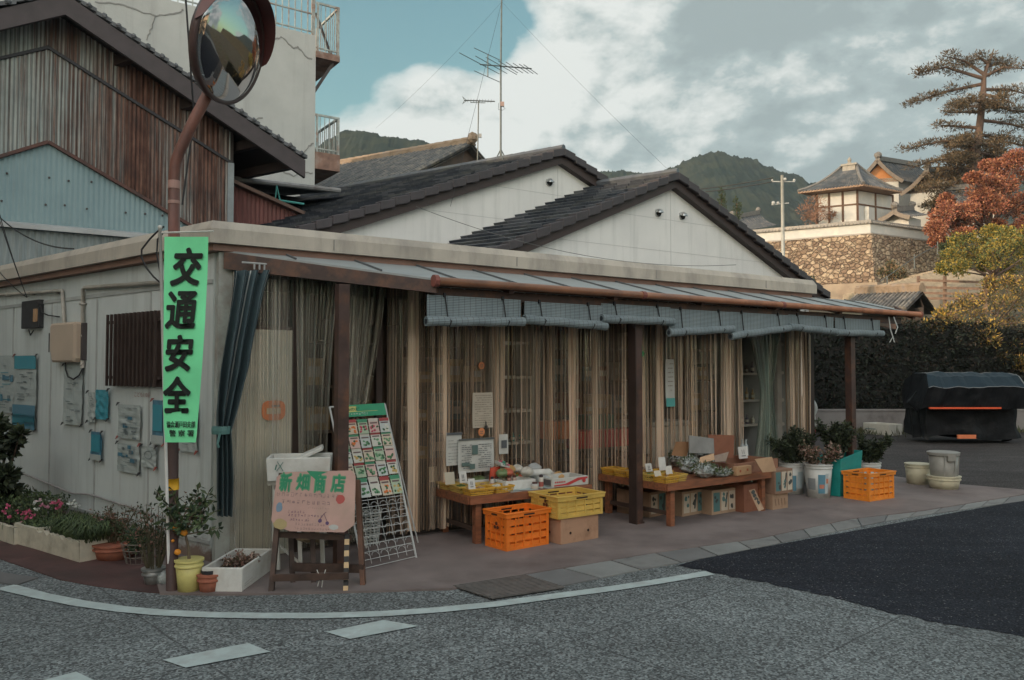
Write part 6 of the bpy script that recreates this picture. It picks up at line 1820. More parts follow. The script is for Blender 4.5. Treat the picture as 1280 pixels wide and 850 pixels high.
x, z = SP(608, 532, -.13); b = MB(S); b.bx(x - .015, x + .015, -.13, -.12, z - .03, z + .0); b.tube([(x, -.125, z), (x, -.12, z + .04)], .006, 6); tag(b.build('bulldog_clip', flat('clip_blk', (.03, .03, .03))), 'small black clip at the lower edge of the tall notice', 'clip')
x, z = SP(806, 442, -.66); b = MB(S)
for k in range(8): a = k * .8; b.leaf((x, -.6, z), (math.cos(a), -.4, math.sin(a)), .05, .03, 0)
b.tube([(x, -.62, z + .08), (x, -.62, z)], .004, 4); tag(b.build('green_ribbon_tassel', flat('tassel_green', (.03, .22, .08))), 'small bright green tassel hanging right of the middle post', 'tassel')

# ================================================================= posters clipped on the side wall
m_pv = [flat('poster_grey', (.33, .37, .36)), flat('poster_teal', (.03, .22, .28)), flat('poster_blue', (.06, .17, .24)), flat('poster_ink', (.14, .17, .18)), flat('clipblk', (.03, .03, .032)), flat('clip_red', (.22, .06, .05))]
def gloss(m): m.node_tree.nodes['Principled BSDF'].inputs['Coat Weight'].default_value = .6; m.node_tree.nodes['Principled BSDF'].inputs['Coat Roughness'].default_value = .15
for m in m_pv[:3]: gloss(m)
posters = [(-12, 18, 445, 517, 'crumpled clear wrapped poster at the far left edge of the side wall', 'map'), (19, 45, 445, 538, 'long poster with teal bottom half, second from the left on the side wall', 'teal'),
           (81, 103, 456, 532, 'pale green map-like poster hanging below the electric meter', 'pale'), (111, 120, 490, 528, 'small grey poster left of the bright teal one', 'pale'), (121, 136, 487, 525, 'bright teal poster held by a black clip', 'tealfull'), (115, 128, 539, 576, 'little blue and white card below the teal poster', 'blue'),
           (149, 176, 505, 550, 'grey blue poster with scribbled writing under the barred window', 'scrib'), (148, 175, 553, 593, 'grey printed poster, lower one of the pair under the window', 'scrib'), (178, 196, 557, 586, 'clear sheet with a small drawing, right of the lower grey poster', 'draw'), (192, 206, 500, 556, 'blue poster partly hidden behind the green banner', 'blue'), (226, 247, 500, 566, 'crumpled pale sheet partly hidden behind the green banner', 'pale')]
for i, (pa, pb_x, py0, py1, lab, kind) in enumerate(posters):
    y = .022
    xb, z1 = LP(pa, py0, y); xa, z0 = LP(pb_x, py1, y); w_, h_ = abs(xb - xa), z1 - z0
    t = thing('wall_poster', lab, 'poster', LW @ Matrix.Translation(((xa + xb) / 2, y, (z0 + z1) / 2)), 'posters clipped to the side wall')
    rr = random.Random(i + 40); b = MB()
    base_m = {'map': 0, 'teal': 0, 'pale': 0, 'tealfull': 1, 'blue': 2, 'scrib': 0, 'draw': 0}[kind]
    b.grid(lambda u, v: (-w_ / 2 + w_ * u + .004 * math.sin(v * 9), .008 + .010 * mnoise.noise(Vector((u * 4 + i, v * 6, i))), -h_ / 2 + h_ * v), 10, 16, base_m)
    yy = .017
    def patch(u0, u1, v0, v1, m): b.bx(-w_ / 2 + w_ * u0, -w_ / 2 + w_ * u1, yy, yy + .002, -h_ / 2 + h_ * v0, -h_ / 2 + h_ * v1, m)
    if kind == 'teal': patch(0, 1, 0, .33, 2); patch(0, .95, .82, 1, 1); patch(0, .98, 0.05, .2, 1)
    if kind in ('teal', 'pale', 'scrib', 'map'):
        for k in range(14): u = rr.uniform(.05, .6); v_ = rr.uniform(.38, .8) if kind == 'teal' else rr.uniform(.05, .92); patch(u, u + rr.uniform(.1, .35), v_, v_ + .012, 3 if kind != 'map' else rr.choice((1, 3)))
    if kind in ('map', 'scrib'):
        for k in range(9): u, v_ = rr.uniform(0, .8), rr.uniform(0, .85); patch(u, u + rr.uniform(.05, .2), v_, v_ + rr.uniform(.04, .14), rr.choice((2, 3)))
    if kind == 'blue': patch(.1, .9, .3, .9, 1); patch(.0, 1, .0, .2, 0)
    if kind == 'draw':
        for k in range(12): a = k * .52; b.tube([(w_ * .25 * math.cos(a), .014, h_ * .18 * math.sin(a) + .02), (w_ * .25 * math.cos(a + .5), .014, h_ * .18 * math.sin(a + .5) + .02)], .003, 4, 3)
    b.build('sheet', m_pv, t)
    for cx, cz in ((-w_ / 2, h_ / 2), (w_ / 2, h_ / 2), (w_ / 2, -h_ / 2), (-w_ / 2, -h_ / 2)):
        if rr.random() < .75:
            b = MB(); s_ = .018; b.add([(cx - s_, .012, cz + s_), (cx + s_, .012, cz + s_), (cx + s_ * .5, .03, cz - s_ * .8), (cx - s_ * .5, .03, cz - s_ * .8), (cx - s_, .0, cz + s_), (cx + s_, .0, cz + s_)], [(0, 1, 2, 3), (0, 4, 5, 1), (4, 3, 2, 5)])
            b.build('binder_clip', m_pv[4] if rr.random() < .7 else m_pv[5], t)
# ================================================================= traffic mirror on its bent pole
MP = G(215, 741); 
tm = thing('traffic_mirror', 'round convex street mirror with a hood on a rusty brown bent pole at the corner', 'traffic mirror', (MP.x, MP.y, 0))
YM = MP.y
ps = [Vector((MP.x, YM, 0)), D(216, 480, YM), D(217.5, 300, YM), D(217.5, 225, YM), D(219, 205, YM), D(224, 190, YM), D(240, 155, YM), D(258, 121, YM + .02), D(266, 100, YM + .06)]
m_rp = mat('rusty_pole', (.15, .062, .045), .35, 6, .5, .3, 50, dirt=(.07, .035, .03), dsc=7, stretch=(1, 1, .4))
m_rp2 = mat('grimy_pole', (.060, .034, .030), .3, 6, .6, .3, 50)
b = MB(); b.tube(ps[2:], .040, 16, 0); b.tube(ps[:3], .041, 16, 1); b.build('pole', [m_rp, m_rp2], tm, world=True, smooth=True)
b = MB(); b.tube([D(216, 612, YM), D(216, 598, YM)], .0425, 16); b.build('yellow_band', flat('yellow_band', (.62, .34, .02)), tm, world=True, smooth=True)
b = MB(); b.tube([D(217.5, 236, YM), D(217.5, 226, YM)], .0425, 16, 0); b.tube([D(217.5, 255, YM), D(217.5, 251, YM)], .0425, 16, 0); b.build('pole_tape', flat('faded_tape', (.33, .20, .17)), tm, world=True)
mc_ = D(288, 57, YM + .02); nrm_ = Vector((.95, -.20, -.27)).normalized()
MF = face_frame(mc_, Vector((0, 0, 1)).cross(nrm_), Vector((0, 0, 1)))   # z out of the mirror face
MF = face_frame(mc_, (Vector((0, 0, 1)).cross(nrm_)).normalized(), nrm_.cross(Vector((0, 0, 1)).cross(nrm_)))
RM = .40
b = MB(MF); prof = [(RM * math.sin(a) , .0 + .075 * (math.cos(a) - 0)) for a in [math.pi / 2 * k / 14 for k in range(14, -1, -1)]]
b.lathe([(r, z) for r, z in prof], 64)
mm, t_, bb = newmat('convex_mirror'); bb.inputs['Metallic'].default_value = 1; bb.inputs['Roughness'].default_value = .035; bb.inputs['Base Color'].default_value = (.42, .41, .41, 1)
b.build('mirror_glass', mm, tm, world=True, smooth=True)
b = MB(MF); b.lathe([(RM * .6, -.085), (RM + .008, -.05), (RM + .022, -.01), (RM + .022, .012), (RM - .006, .014), (RM - .008, .002)], 64); b.lathe([(0, -.09), (RM * .6, -.085)], 64)
b.build('mirror_housing', mat('housing_brown', (.055, .032, .03), .25, 6, .45, .1, 40), tm, world=True, smooth=True)
b = MB(MF)
def hood(u, v):
    a = R(0) + u * R(178); e = .13 * (math.sin(math.pi * min(1, max(0, u))) ** .45); return ((RM + .022 + .01 * v) * math.cos(a), (RM + .022 + .01 * v) * math.sin(a), -.02 + (e + .02) * v)
b.grid(hood, 40, 4); b.grid(lambda u, v: tuple(Vector(hood(u, v)) * 1.0 + Vector((.004 * math.cos(u * R(178)), .004 * math.sin(u * R(178)), 0))), 40, 4)
b.build('mirror_hood', mat('hood_maroon', (.10, .035, .032), .25, 6, .4, .1, 40), tm, world=True, smooth=True)
b = MB(); b.bar(ps[-2] + Vector((0, .02, .0)), mc_ - nrm_ * .09, .05, .05); b.tube([mc_ - nrm_ * .14 - Vector((0, 0, .18)), mc_ - nrm_ * .14 + Vector((0, 0, .12))], .035, 10)
b.build('bracket', m_rp, tm, world=True)
# black cable looping down past the mirror
cable('drop_cable', 'thin dark cable hanging down behind the mirror pole', D(231, -20, 6.2), D(243, 150, 6.3), .0, .008)
cable('drop_cable_end', 'frayed dark cable end dangling right of the mirror pole', D(243, 150, 6.3), D(228, 256, 6.2), -.03, .008)
b = MB(); b.tube([D(205, 283, 6.0), D(196, 290, 6.0), D(187, 299, 6.0), D(177, 312, 6.0), D(177, 322, 6.0), D(183, 335, 6.0), D(192, 346, 6.0), D(201, 354, 6.0)], .007, 6); b.tube([D(205, 290, 6.0), D(197, 299, 6.0), D(196, 318, 6.0), D(201, 345, 6.0)], .006, 6)
tag(b.build('cable_loop', flat('black_cable', (.02, .02, .022))), 'black cable loop hanging left of the green banner', 'cable')
fx = LW @ Vector((*LP(34, 372, .08)[:1], .08, LP(34, 372, .08)[1]))
for k, (px, py, lab) in enumerate(((-20, 210, 'service cable rising steeply from the fuse box to the upper left'), (-30, 300, 'lower service cable from the fuse box to the left edge'), (-8, 240, 'middle service cable above the fuse box'))):
    cable('service_cable', lab, fx, D(px, py, 8.6), .06, .005)
cable('service_cable', 'long black cable sagging across the pale blue shed wall', D(-10, 262, 10), D(92, 311, 8.2), .12, .008)

# ================================================================= green banner
YB = 5.52
bn = thing('green_banner', 'tall green road safety banner with black lettering on a white pole', 'banner', D(211, 740, YB))
b = MB(); b.tube([G(212, 741), D(203.5, 420, YB), D(200, 286, YB)], .011, 10); b.build('banner_pole', mat('white_pole', (.52, .52, .50), .1, 8, .5, dirt=(.3, .25, .22)), bn, world=True, smooth=True)
b = MB(); b.tube([D(199, 291, YB), D(267, 289, YB + .02)], .006, 8); b.blob(D(200, 284, YB), .016, n=8, k=6); b.build('crossbar', flat('white_plastic', (.5, .5, .47)), bn, world=True)
rows = [(296, 205.5, 260.5), (340, 205, 259.5), (400, 204.5, 256.5), (460, 204, 252.5), (505, 204, 249), (535, 205, 246.5), (553, 206.5, 245)]
def bpos(u, v, off=0.0):
    k = v * (len(rows) - 1); i = min(int(k), len(rows) - 2); f = k - i
    r0, r1 = rows[i], rows[i + 1]; py = r0[0] + (r1[0] - r0[0]) * f; a = r0[1] + (r1[1] - r0[1]) * f; c = r0[2] + (r1[2] - r0[2]) * f
    yy = YB - .03 - .10 * u * (1 + .3 * v) + .018 * math.sin(u * 5 + v * 4) + .01 * math.sin(v * 11)
    return D(a + (c - a) * u, py, yy - off)
m_grn_ = mat('banner_green', (.20, .80, .40), .10, 3, .75, .15, 60)
b = MB(); b.grid(lambda u, v: bpos(u, v), 16, 50); cl_ = b.build('banner_cloth', m_grn_, bn, world=True, smooth=True)
m_bk = flat('banner_ink', (.012, .018, .016))
def vof(py):
    for i in range(len(rows) - 1):
        if rows[i][0] <= py <= rows[i + 1][0]: return (i + (py - rows[i][0]) / (rows[i + 1][0] - rows[i][0])) / (len(rows) - 1)
    return 1.0
def banner_text(body, u0, u1, py0, py1, bold, nm, shear=0):
    b = MB(); strokes(b, body, lambda u, v, k: bpos(u0 + (u1 - u0) * u, vof(py1 + (py0 - py1) * v), .011 + .0002 * k), bold, shear, 10)
    b.build(nm, m_bk, cl_, world=True)
banner_text('交', .16, .86, 311, 356, .040, 'lettering', .18); banner_text('通', .05, .76, 365, 410, .034, 'lettering', .1); banner_text('安', .06, .72, 420, 463, .040, 'lettering', .1); banner_text('全', .02, .72, 472, 515, .042, 'lettering', .0)
banner_text('協会瀬戸田支部', .08, .92, 526.5, 534.5, .006, 'small_lettering'); banner_text('警 察 署', .15, .90, 537.5, 545.5, .010, 'small_lettering')

# ================================================================= boxes, crates, baskets
def basis(pn, pr, z=0.02):
    """near corner pixel, right corner pixel on the ground: returns frame with x towards the right corner"""
    a, c = G(*pn, z), G(*pr, z); return frame(a, (c - a)), (c - a).length
def harvest_crate(name, label, pn, pr, d, h, m, z=0.02, w=None, nv=5, nh=4, emblem=True, group='plastic harvest crates'):
    F, w0_ = basis(pn, pr, z); w = w or w0_
    t = thing(name, label, 'crate', F, group)
    b = MB(); th = .012; ins = .012
    b.bx(ins, w - ins, ins, d - ins, .0, .012)
    for (ax, ln, fixed, sgn) in (('x', w, ins, 1), ('x', w, d - ins, -1), ('y', d, ins, 1), ('y', d, w - ins, -1)):
        n = nv if ax == 'x' else max(3, nv - 1)
        def bxx(a0, a1, z0, z1, t0, t1):
            lo, hi = fixed + sgn * t0, fixed + sgn * t1; lo, hi = min(lo, hi), max(lo, hi)
            if ax == 'x': b.bx(a0, a1, lo, hi, z0, z1)
            else: b.bx(lo, hi, a0, a1, z0, z1)
        for k in range(nh):     # horizontal bands
            z0_ = .012 + (h - .05) * k / nh; bxx(ins, ln - ins, z0_, z0_ + (h - .05) / nh * .62, .003, .006)
        for k in range(n + 1):
            a = ins + (ln - 2 * ins - .014) * k / n; wd = .014 if 0 < k < n else .03
            if k == n: a = ln - ins - wd
            bxx(a, a + wd, .0, h - .04, -.004, .004)
        bxx(ins, ln - ins, .0, .022, -.003, .005)
        for k in range(1, nh): zz = .012 + (h - .05) * k / nh - .006; bxx(ins, ln - ins, zz, zz + .007, -.003, .002)
    b.build('crate_body', m, t)
    b = MB()
    for (a0, a1, c0_, c1_) in ((-.006, w + .006, -.006, .012), (-.006, w + .006, d - .012, d + .006), (-.006, .012, .012, d - .012), (w - .012, w + .006, .012, d - .012)): b.bx(a0, a1, c0_, c1_, h - .045, h - .002)
    for (a0, a1, c0_, c1_) in ((-.012, w + .012, -.012, .014), (-.012, w + .012, d - .014, d + .012), (-.012, .014, .014, d - .014), (w - .014, w + .012, .014, d - .014)): b.bx(a0, a1, c0_, c1_, h - .012, h)
    bevel(b.build('crate_rim', m, t), .003, 1)
    for q in ((w * .38, w * .62, -.0075, -.006), (w * .38, w * .62, d - .0125, d - .0118), (-.0075, -.006, d * .38, d * .62)): b = MB(); b.bx(*q, h - .034, h - .02); b.build('hand_hole', flat('hole_dark', (.03, .015, .01)), t)
    if emblem:
        b = MB(); cx, cz = d * .42, h * .62
        for k in range(3):
            a = k * 2.094 + 1.57; b.tube([(-.0015 + .011, cx + .022 * math.cos(a), cz + .022 * math.sin(a)), (-.0055 + .011, cx + .022 * math.cos(a), cz + .022 * math.sin(a))], .016, 8)
        for v_ in b.v: v_.x -= .012
        b.build('emblem', flat('emblem_dark', (.10, .03, .015)), t)
    return t
def plast(name, c):
    m, t, b = newmat(name); col = ramp(t, noise(t, coords(t), 7, 6, .65), [(.3, tuple(x * .78 for x in c)), (.7, tuple(min(1, x * 1.1) for x in c))])
    col = mix(t, ramp(t, noise(t, coords(t), 14, 6, .7), [(.56, 0.0), (.74, .5)]), col, tuple(x * .45 for x in c))
    t.links.new(col, b.inputs['Base Color']); b.inputs['Roughness'].default_value = .45; return m
m_or = plast('orange_plastic', (.80, .20, .022)); m_yl = plast('yellow_plastic', (.62, .42, .10)); m_or2 = plast('orange_plastic_b', (.78, .26, .03))
harvest_crate('harvest_crate', 'bright orange slatted crate on the ground in front of the left table', (633, 690), (688, 680), .33, .325, m_or)
# cardboard
def card(k, c=(.40, .245, .15)):
    return M_('card_' + k, c, var=.14, scale=5, rough=.85, bmp=.25, bs=45, dirt=tuple(x * .6 for x in c), dsc=5)
def carton(name, label, F, w, d, h, m, parts=None, open_=False, group=None, hollow=True):
    t = thing(name, label, 'cardboard box', F, group); b = MB()
    if open_:
        e = .006; b.bx(0, w, 0, e, 0, h); b.bx(0, w, d - e, d, 0, h); b.bx(0, e, e, d - e, 0, h); b.bx(w - e, w, e, d - e, 0, h); b.bx(e, w - e, e, d - e, 0, e)
    else: b.bx(0, w, 0, d, 0, h); b.bx(w * .0 + .001, w - .001, d * .49, d * .51, h, h + .002)
    bevel(b.build('box_body', m, t), .004, 1)
    if parts: parts(t, w, d, h)
    return t
def holes(t, w, d, h):
    b = MB()
    for x in (w * .25, w * .72): b.tube([(x, -.003, h * .4), (x, .004, h * .4)], .012, 10)
    b.tube([(-.003, d * .45, h * .4), (.004, d * .45, h * .4)], .012, 10); b.tube([(-.003, d * .9, h * .6), (.004, d * .9, h * .6)], .012, 10)
    b.build('vent_hole', flat('hole_dark', (.03, .015, .01)), t)
F1, w1 = basis((701, 681), (748, 672.5))
carton('cardboard_box', 'plain brown box with round vent holes carrying the yellow crate', F1, w1, .34, .225, card('a', (.42, .25, .16)), holes)
Fy = F1 @ Matrix.Translation((-.05, -.02, .229)) @ Matrix.Rotation(R(-2), 4, 'Z')
t = harvest_crate('harvest_crate', 'yellow slatted crate sitting on a plain brown cardboard box', (701, 681), (748, 672.5), .42, .20, m_yl, w=w1 + .09, nh=3)
t.matrix_basis = Fy

# ---- tables
def table(label, pn, pr, depth, ztop, legpx=None, board=.06):
    F, w = basis(pn, pr, ztop); F = F.copy(); F[2][3] = 0
    t = thing('display_table', label, 'table', F, 'wooden sales tables')
    m = mat('table_wood', (.24, .092, .045), .3, 5, .6, .3, 10, stretch=(1, 6, 6), dirt=(.09, .045, .03), dsc=4)
    b = MB(); nb = 5
    for k in range(nb): b.bx(0, w, depth * k / nb + .003, depth * (k + 1) / nb, ztop - .022, ztop - .001 * (k % 2))
    b.build('table_top', m, t)
    b = MB(); b.bx(-.004, w + .004, -.022, 0, ztop - board - .01, ztop - .001); b.bx(0, w, depth, depth + .02, ztop - board, ztop - .002); b.bx(-.02, -.0045, -.0, depth, ztop - board - .01, ztop - .002); b.bx(w + .0045, w + .02, 0, depth, ztop - board, ztop - .002)
    b.build('apron', m, t)
    for x in (.07, w - .13):
        for y in (.01, depth - .07):
            b = MB(); b.bx(x, x + .06, y, y + .06, .02, ztop - .023); b.build('leg', m, t)
    for x in (.08, w - .12): b = MB(); b.bx(x + .01, x + .04, .07, depth - .07, .12, .16); b.build('stretcher', m_dkw, t)
    return t, F, w
T1, TF1, TW1 = table('left wooden sales table holding small yellow baskets, bottles and bags', (587, 621), (738, 605.5), .69, .45)
T2, TF2, TW2 = table('right wooden sales table heaped with bagged greens, baskets and open cartons', (833, 605), (962, 589), .98, .45)
for T_ in (T1, T2): pass
def tl(F, px, py, z=.45):
    p = F.inverted() @ G(px, py, z); return p.x, p.y
m_bsk = plast('basket_yellow', (.62, .36, .05)); m_bsk2 = plast('basket_yellow_b', (.58, .40, .10))
prod = [flat('ginger', (.35, .22, .12)), flat('green_veg', (.08, .14, .04)), flat('orange_fruit', (.55, .20, .03)), flat('white_radish', (.5, .48, .40)), flat('purple_veg', (.10, .03, .06))]
def basket(label, M, w, d, h, m, kind, rg):
    t = thing('basket', label, 'basket', M, 'small yellow plastic baskets on the sales tables')
    b = MB(); e = .005; f = .014
    b.bx(f, w - f, f, d - f, 0, .005)
    for (p, q) in (((f, f), (w - f, f)), ((w - f, f), (w - f, d - f)), ((w - f, d - f), (f, d - f)), ((f, d - f), (f, f))):
        P_, Q = Vector((p[0], p[1], 0)), Vector((q[0], q[1], 0)); dr = (Q - P_).normalized(); o = Vector((dr.y, -dr.x, 0)) * f
        tp0, tp1 = P_ + o - dr * f + Vector((0, 0, h)), Q + o + dr * f + Vector((0, 0, h))
        n = max(4, int((Q - P_).length / .028))
        for k in range(n + 1): a = P_.lerp(Q, k / n); c = tp0.lerp(tp1, k / n); b.bar(a, c, .006, .004)
        for fz in (.02, .35, .68): b.bar(P_.lerp(tp0, fz), Q.lerp(tp1, fz), .0045, h * .17)
    b.build('basket_body', m, t)
    b = MB(); b.bx(-.004, w + .004, -.006, .004, h - .012, h); b.bx(-.004, w + .004, d - .004, d + .006, h - .012, h); b.bx(-.006, .004, .004, d - .004, h - .012, h); b.bx(w - .004, w + .006, .004, d - .004, h - .012, h); b.build('basket_rim', m, t)
    for k in range(6):
        b = MB(); r = rg.uniform(.02, .032); b.blob((0, 0, 0), r, 0, 8, 6, .12, (1, 1, .8)); o = thing('x', None, None) if False else None
        g_ = b.build('produce', prod[kind], None); g_.location = M @ Vector((.03 + (w - .06) * rg.random(), .03 + (d - .06) * rg.random(), .022 + r * .6))
        tag(g_, ('brown root', 'green vegetable', 'orange citrus', 'pale radish', 'purple vegetable')[kind] + ' in the ' + label, 'vegetable', 'loose produce in the ' + label)
    return t
def tm_(F, x, y, z=.451, a=0): return F @ Matrix.Translation((x, y, z)) @ Matrix.Rotation(R(a), 4, 'Z')
rg = random.Random(15)
B1 = [('front left corner basket of the left table', .015, .015, .26, .15, 0, 0, 0), ('second basket along the front of the left table', .29, .02, .21, .15, 3, 3, 0), ('basket on the left edge just behind the corner one', .01, .20, .15, .2, 0, 1, 1), ('rearmost basket on the left edge of the left table', .01, .44, .15, .20, 2, 2, 1), ('basket in the middle of the left table behind the front pair', .2, .2, .25, .16, -3, 0, 1)]
for lab, x, y, w, d, a, kd, mm_ in B1: basket(lab, tm_(TF1, x, y, a=a), w, d, .062, (m_bsk, m_bsk2)[mm_], kd, rg)
B2 = [('front left corner basket of the right table', -.0, .01, .2, .18, 0, 0, 0), ('second basket from the front corner of the right table', .21, .03, .14, .2, 3, 2, 1), ('third basket back on the left edge of the right table', -.0, .21, .22, .17, 0, 1, 1), ('basket beside the middle post on the right table', .0, .40, .2, .17, 0, 3, 0), ('basket second from the back left of the right table', .0, .59, .2, .17, 0, 0, 0), ('rearmost basket at the back left of the right table', .0, .78, .2, .17, 0, 2, 0), ('inner basket behind the price cards of the right table', .24, .30, .2, .2, 4, 1, 0)]
for lab, x, y, w, d, a, kd, mm_ in B2: basket(lab, tm_(TF2, x, y, a=a), w, d, .07, (m_bsk, m_bsk2)[mm_], kd, rg)
# price cards
def price_card(label, pa, pb_x, py0, py1, F, ydep, c=(.56, .55, .50), num=True):
    x0, z1 = onplane(F, pa, py0, ydep); x1, z0 = onplane(F, pb_x, py1, ydep); w, h = abs(x1 - x0), z1 - z0
    M = F @ Matrix.Translation((min(x0, x1), ydep, z0)); t = thing('price_card', label, 'price card', M, 'price cards among the baskets')
    b = MB(); b.slab([(0, 0, 0), (w, 0, 0), (w, .02, h), (0, .02, h)], (0, .003, 0)); b.build('card', flat('cardc%.2f' % c[2], c), t)
    if num:
        b = MB(); b.bx(w * .3, w * .7, -.002 + .01, .0, h * .2, h * .26); 
        for k in range(2): b.bar((w * (.32 + .2 * k), -.0015 + .01 * .0, h * .4), (w * (.32 + .2 * k), -.0015 + .008, h * .75), .004, .002)
        b.build('figures', m_ink, t)
for a in [('tall cream price card at the far left of the left table', 537, 547, 584, 602, TF1, .66, (.50, .46, .36), False), ('wide cream price card standing behind the corner basket', 557, 569, 591, 605, TF1, .28, (.48, .44, .35), False), ('white price card with figures in the middle of the left baskets', 575, 584, 590, 603, TF1, .2, (.56, .56, .53), True), ('white price card with figures at the front of the left baskets', 586, 594.5, 599, 611, TF1, .02, (.56, .56, .53), True),
          ('small white price card right of the middle post', 808, 816, 580, 589, TF2, .35, (.55, .55, .52), True), ('tall white price card among the right table baskets', 824.5, 833, 572, 587.5, TF2, .25, (.56, .56, .53), False), ('short cream price card in the front right table basket', 819, 827, 589, 595, TF2, .1, (.5, .46, .36), False), ('white price card leaning in the second right table basket', 833, 841, 583, 592.5, TF2, .14, (.55, .53, .48), False), ('brown card standing close behind the middle post', 800, 807, 568, 583, TF2, .55, (.40, .30, .19), False), ('white price card standing on the long open carton', 924, 936, 559, 572.5, TF2, .45, (.58, .57, .53), True)]:
    price_card(*a[:5], a[5], a[6], a[7], a[8])
# white trays, carton with red print, roll, bags, bottles on the left table
m_sty = mat('styrofoam', (.62, .63, .60), .06, 20, .8, .3, 90, dirt=(.48, .47, .43), dsc=4)
def tray(name, label, F, x, y, w, d, h, a=0, m=None, cat='tray'):
    t = thing(name, label, cat, tm_(F, x, y, a=a)); b = MB(); e = .012
    b.bx(0, w, 0, e, 0, h); b.bx(0, w, d - e, d, 0, h); b.bx(0, e, e, d - e, 0, h); b.bx(w - e, w, e, d - e, 0, h); b.bx(e, w - e, e, d - e, 0, e)
    bevel(b.build('tray_shell', m or m_sty, t), .003, 1); return t
tray('foam_tray', 'white foam tray in the front middle of the left table', TF1, .46, .12, .34, .22, .085, -2)
tray('foam_tray', 'pale foam tray behind the white one near the newspaper', TF1, .22, .42, .42, .22, .07, 3)
tray('foam_tray', 'flat grey foam tray at the back right of the left table', TF1, .80, .38, .5, .26, .075, 0)
t = tray('printed_carton', 'low open white carton with a red printed side on the left table', TF1, .93, .02, .44, .30, .085, 0, m_paper, 'carton')
b = MB(); 
b.add([(.02, -.003, .01), (.20, -.003, .012), (.33, -.003, .05), (.43, -.003, .06), (.43, -.003, .078), (.31, -.003, .075), (.16, -.003, .028), (.02, -.003, .022)], [tuple(range(8))])
for k in range(6): b.bx(.03 + k * .022, .045 + k * .022, -.0035, -.0028, .04, .055)
b.tube([(.385, -.003, .045), (.385, -.005, .045)], .022, 12); b.build('red_print', flat('print_red', (.45, .05, .05)), t)
b = MB(); b.bx(-.003, -.001, .02, .2, .015, .07); b.build('dark_print', flat('print_dark', (.12, .10, .10)), t)
t = thing('paper_roll', 'white paper roll lying across the cartons on the left table', 'paper roll', tm_(TF1, .86, .34, .56))
b = MB(); b.tube([(0, 0, 0), (.24, -.04, .0)], .035, 14); b.tube([(.24, -.04, 0), (.27, -.045, 0)], [.035, .012], 14); b.build('roll_body', m_sty, t, smooth=True)
def bag(name, label, F, x, y, w, d, h, m, seed, cat='bag', z=.451, top=.55):
    t = thing(name, label, cat, tm_(F, x, y, z)); rr = random.Random(seed)
    def fn(u, v):
        a = u * 2 * math.pi; k = (1 - (1 - top) * v ** 2) * (1 + .12 * math.sin(a * 3 + seed) * v + .08 * mnoise.noise(Vector((math.cos(a) * 2, math.sin(a) * 2, v * 4 + seed))))
        return (w / 2 * k * math.cos(a), d / 2 * k * math.sin(a), h * v + .01 * math.sin(a * 5) * v)
    b = MB(); b.grid(fn, 20, 8); b.add([fn(k / 20, 1) for k in range(20)] , [tuple(range(20))]); b.build('bag_body', m, t, smooth=True); return t
m_cream = mat('cream_paper', (.50, .44, .33), .12, 8, .7, .5, 20); m_redb = mat('red_bag', (.50, .07, .035), .3, 9, .45, .4, 20)
x, y = tl(TF1, 659, 602); bag('paper_bag', 'upright crumpled cream bag behind the white tray on the left table', TF1, .60, .36, .14, .1, .22, m_cream, 3)
t = bag('snack_bag', 'red and white snack bag leaning on the cream bag', TF1, .50, .36, .13, .07, .19, m_redb, 5, top=.8)
b = MB(); b.bx(-.05, .02, -.045, -.040, .02, .09); b.build('white_label', m_paper, t)
t = thing('floral_packet', 'white packet with pink and green blotches lying on top of the bags', 'packet', tm_(TF1, .56, .34, .66, 15)); b = MB()
b.hexa([(-.07, -.05, .0), (.06, -.05, -.03), (.08, .05, -.02), (-.05, .05, .02), (-.07, -.05, .035), (.06, -.05, .0), (.08, .05, .01), (-.05, .05, .05)], 0)
for k in range(7): px_, pz_ = rg.uniform(-.05, .05), 0; b.blob((px_, -.053, .012 - px_ * .24), .009, 1 + k % 2, 6, 4); b.blob((px_ * .8, rg.uniform(-.03, .03), .034 - px_ * .22), .011, 1 + (k + 1) % 2, 6, 4)
bevel(b.build('packet_body', [m_paper, flat('pinkblot', (.50, .08, .16)), flat('greenblot', (.05, .28, .20))], t), .004)
t = thing('flower_packet', 'small packet of orange flowers with a green top on the left table', 'packet', tm_(TF1, .78, .46, .53)); b = MB()
b.bx(-.05, .05, 0, .03, -.05, .05, 0)
for k in range(12): b.blob((rg.uniform(-.05, .05), -.005, rg.uniform(-.04, .05)), .014, 1 + (k % 3 == 0), 6, 4)
b.build('packet_body', [m_cream, flat('flower_orange', (.60, .22, .04)), flat('stem_green', (.12, .22, .06))], t)
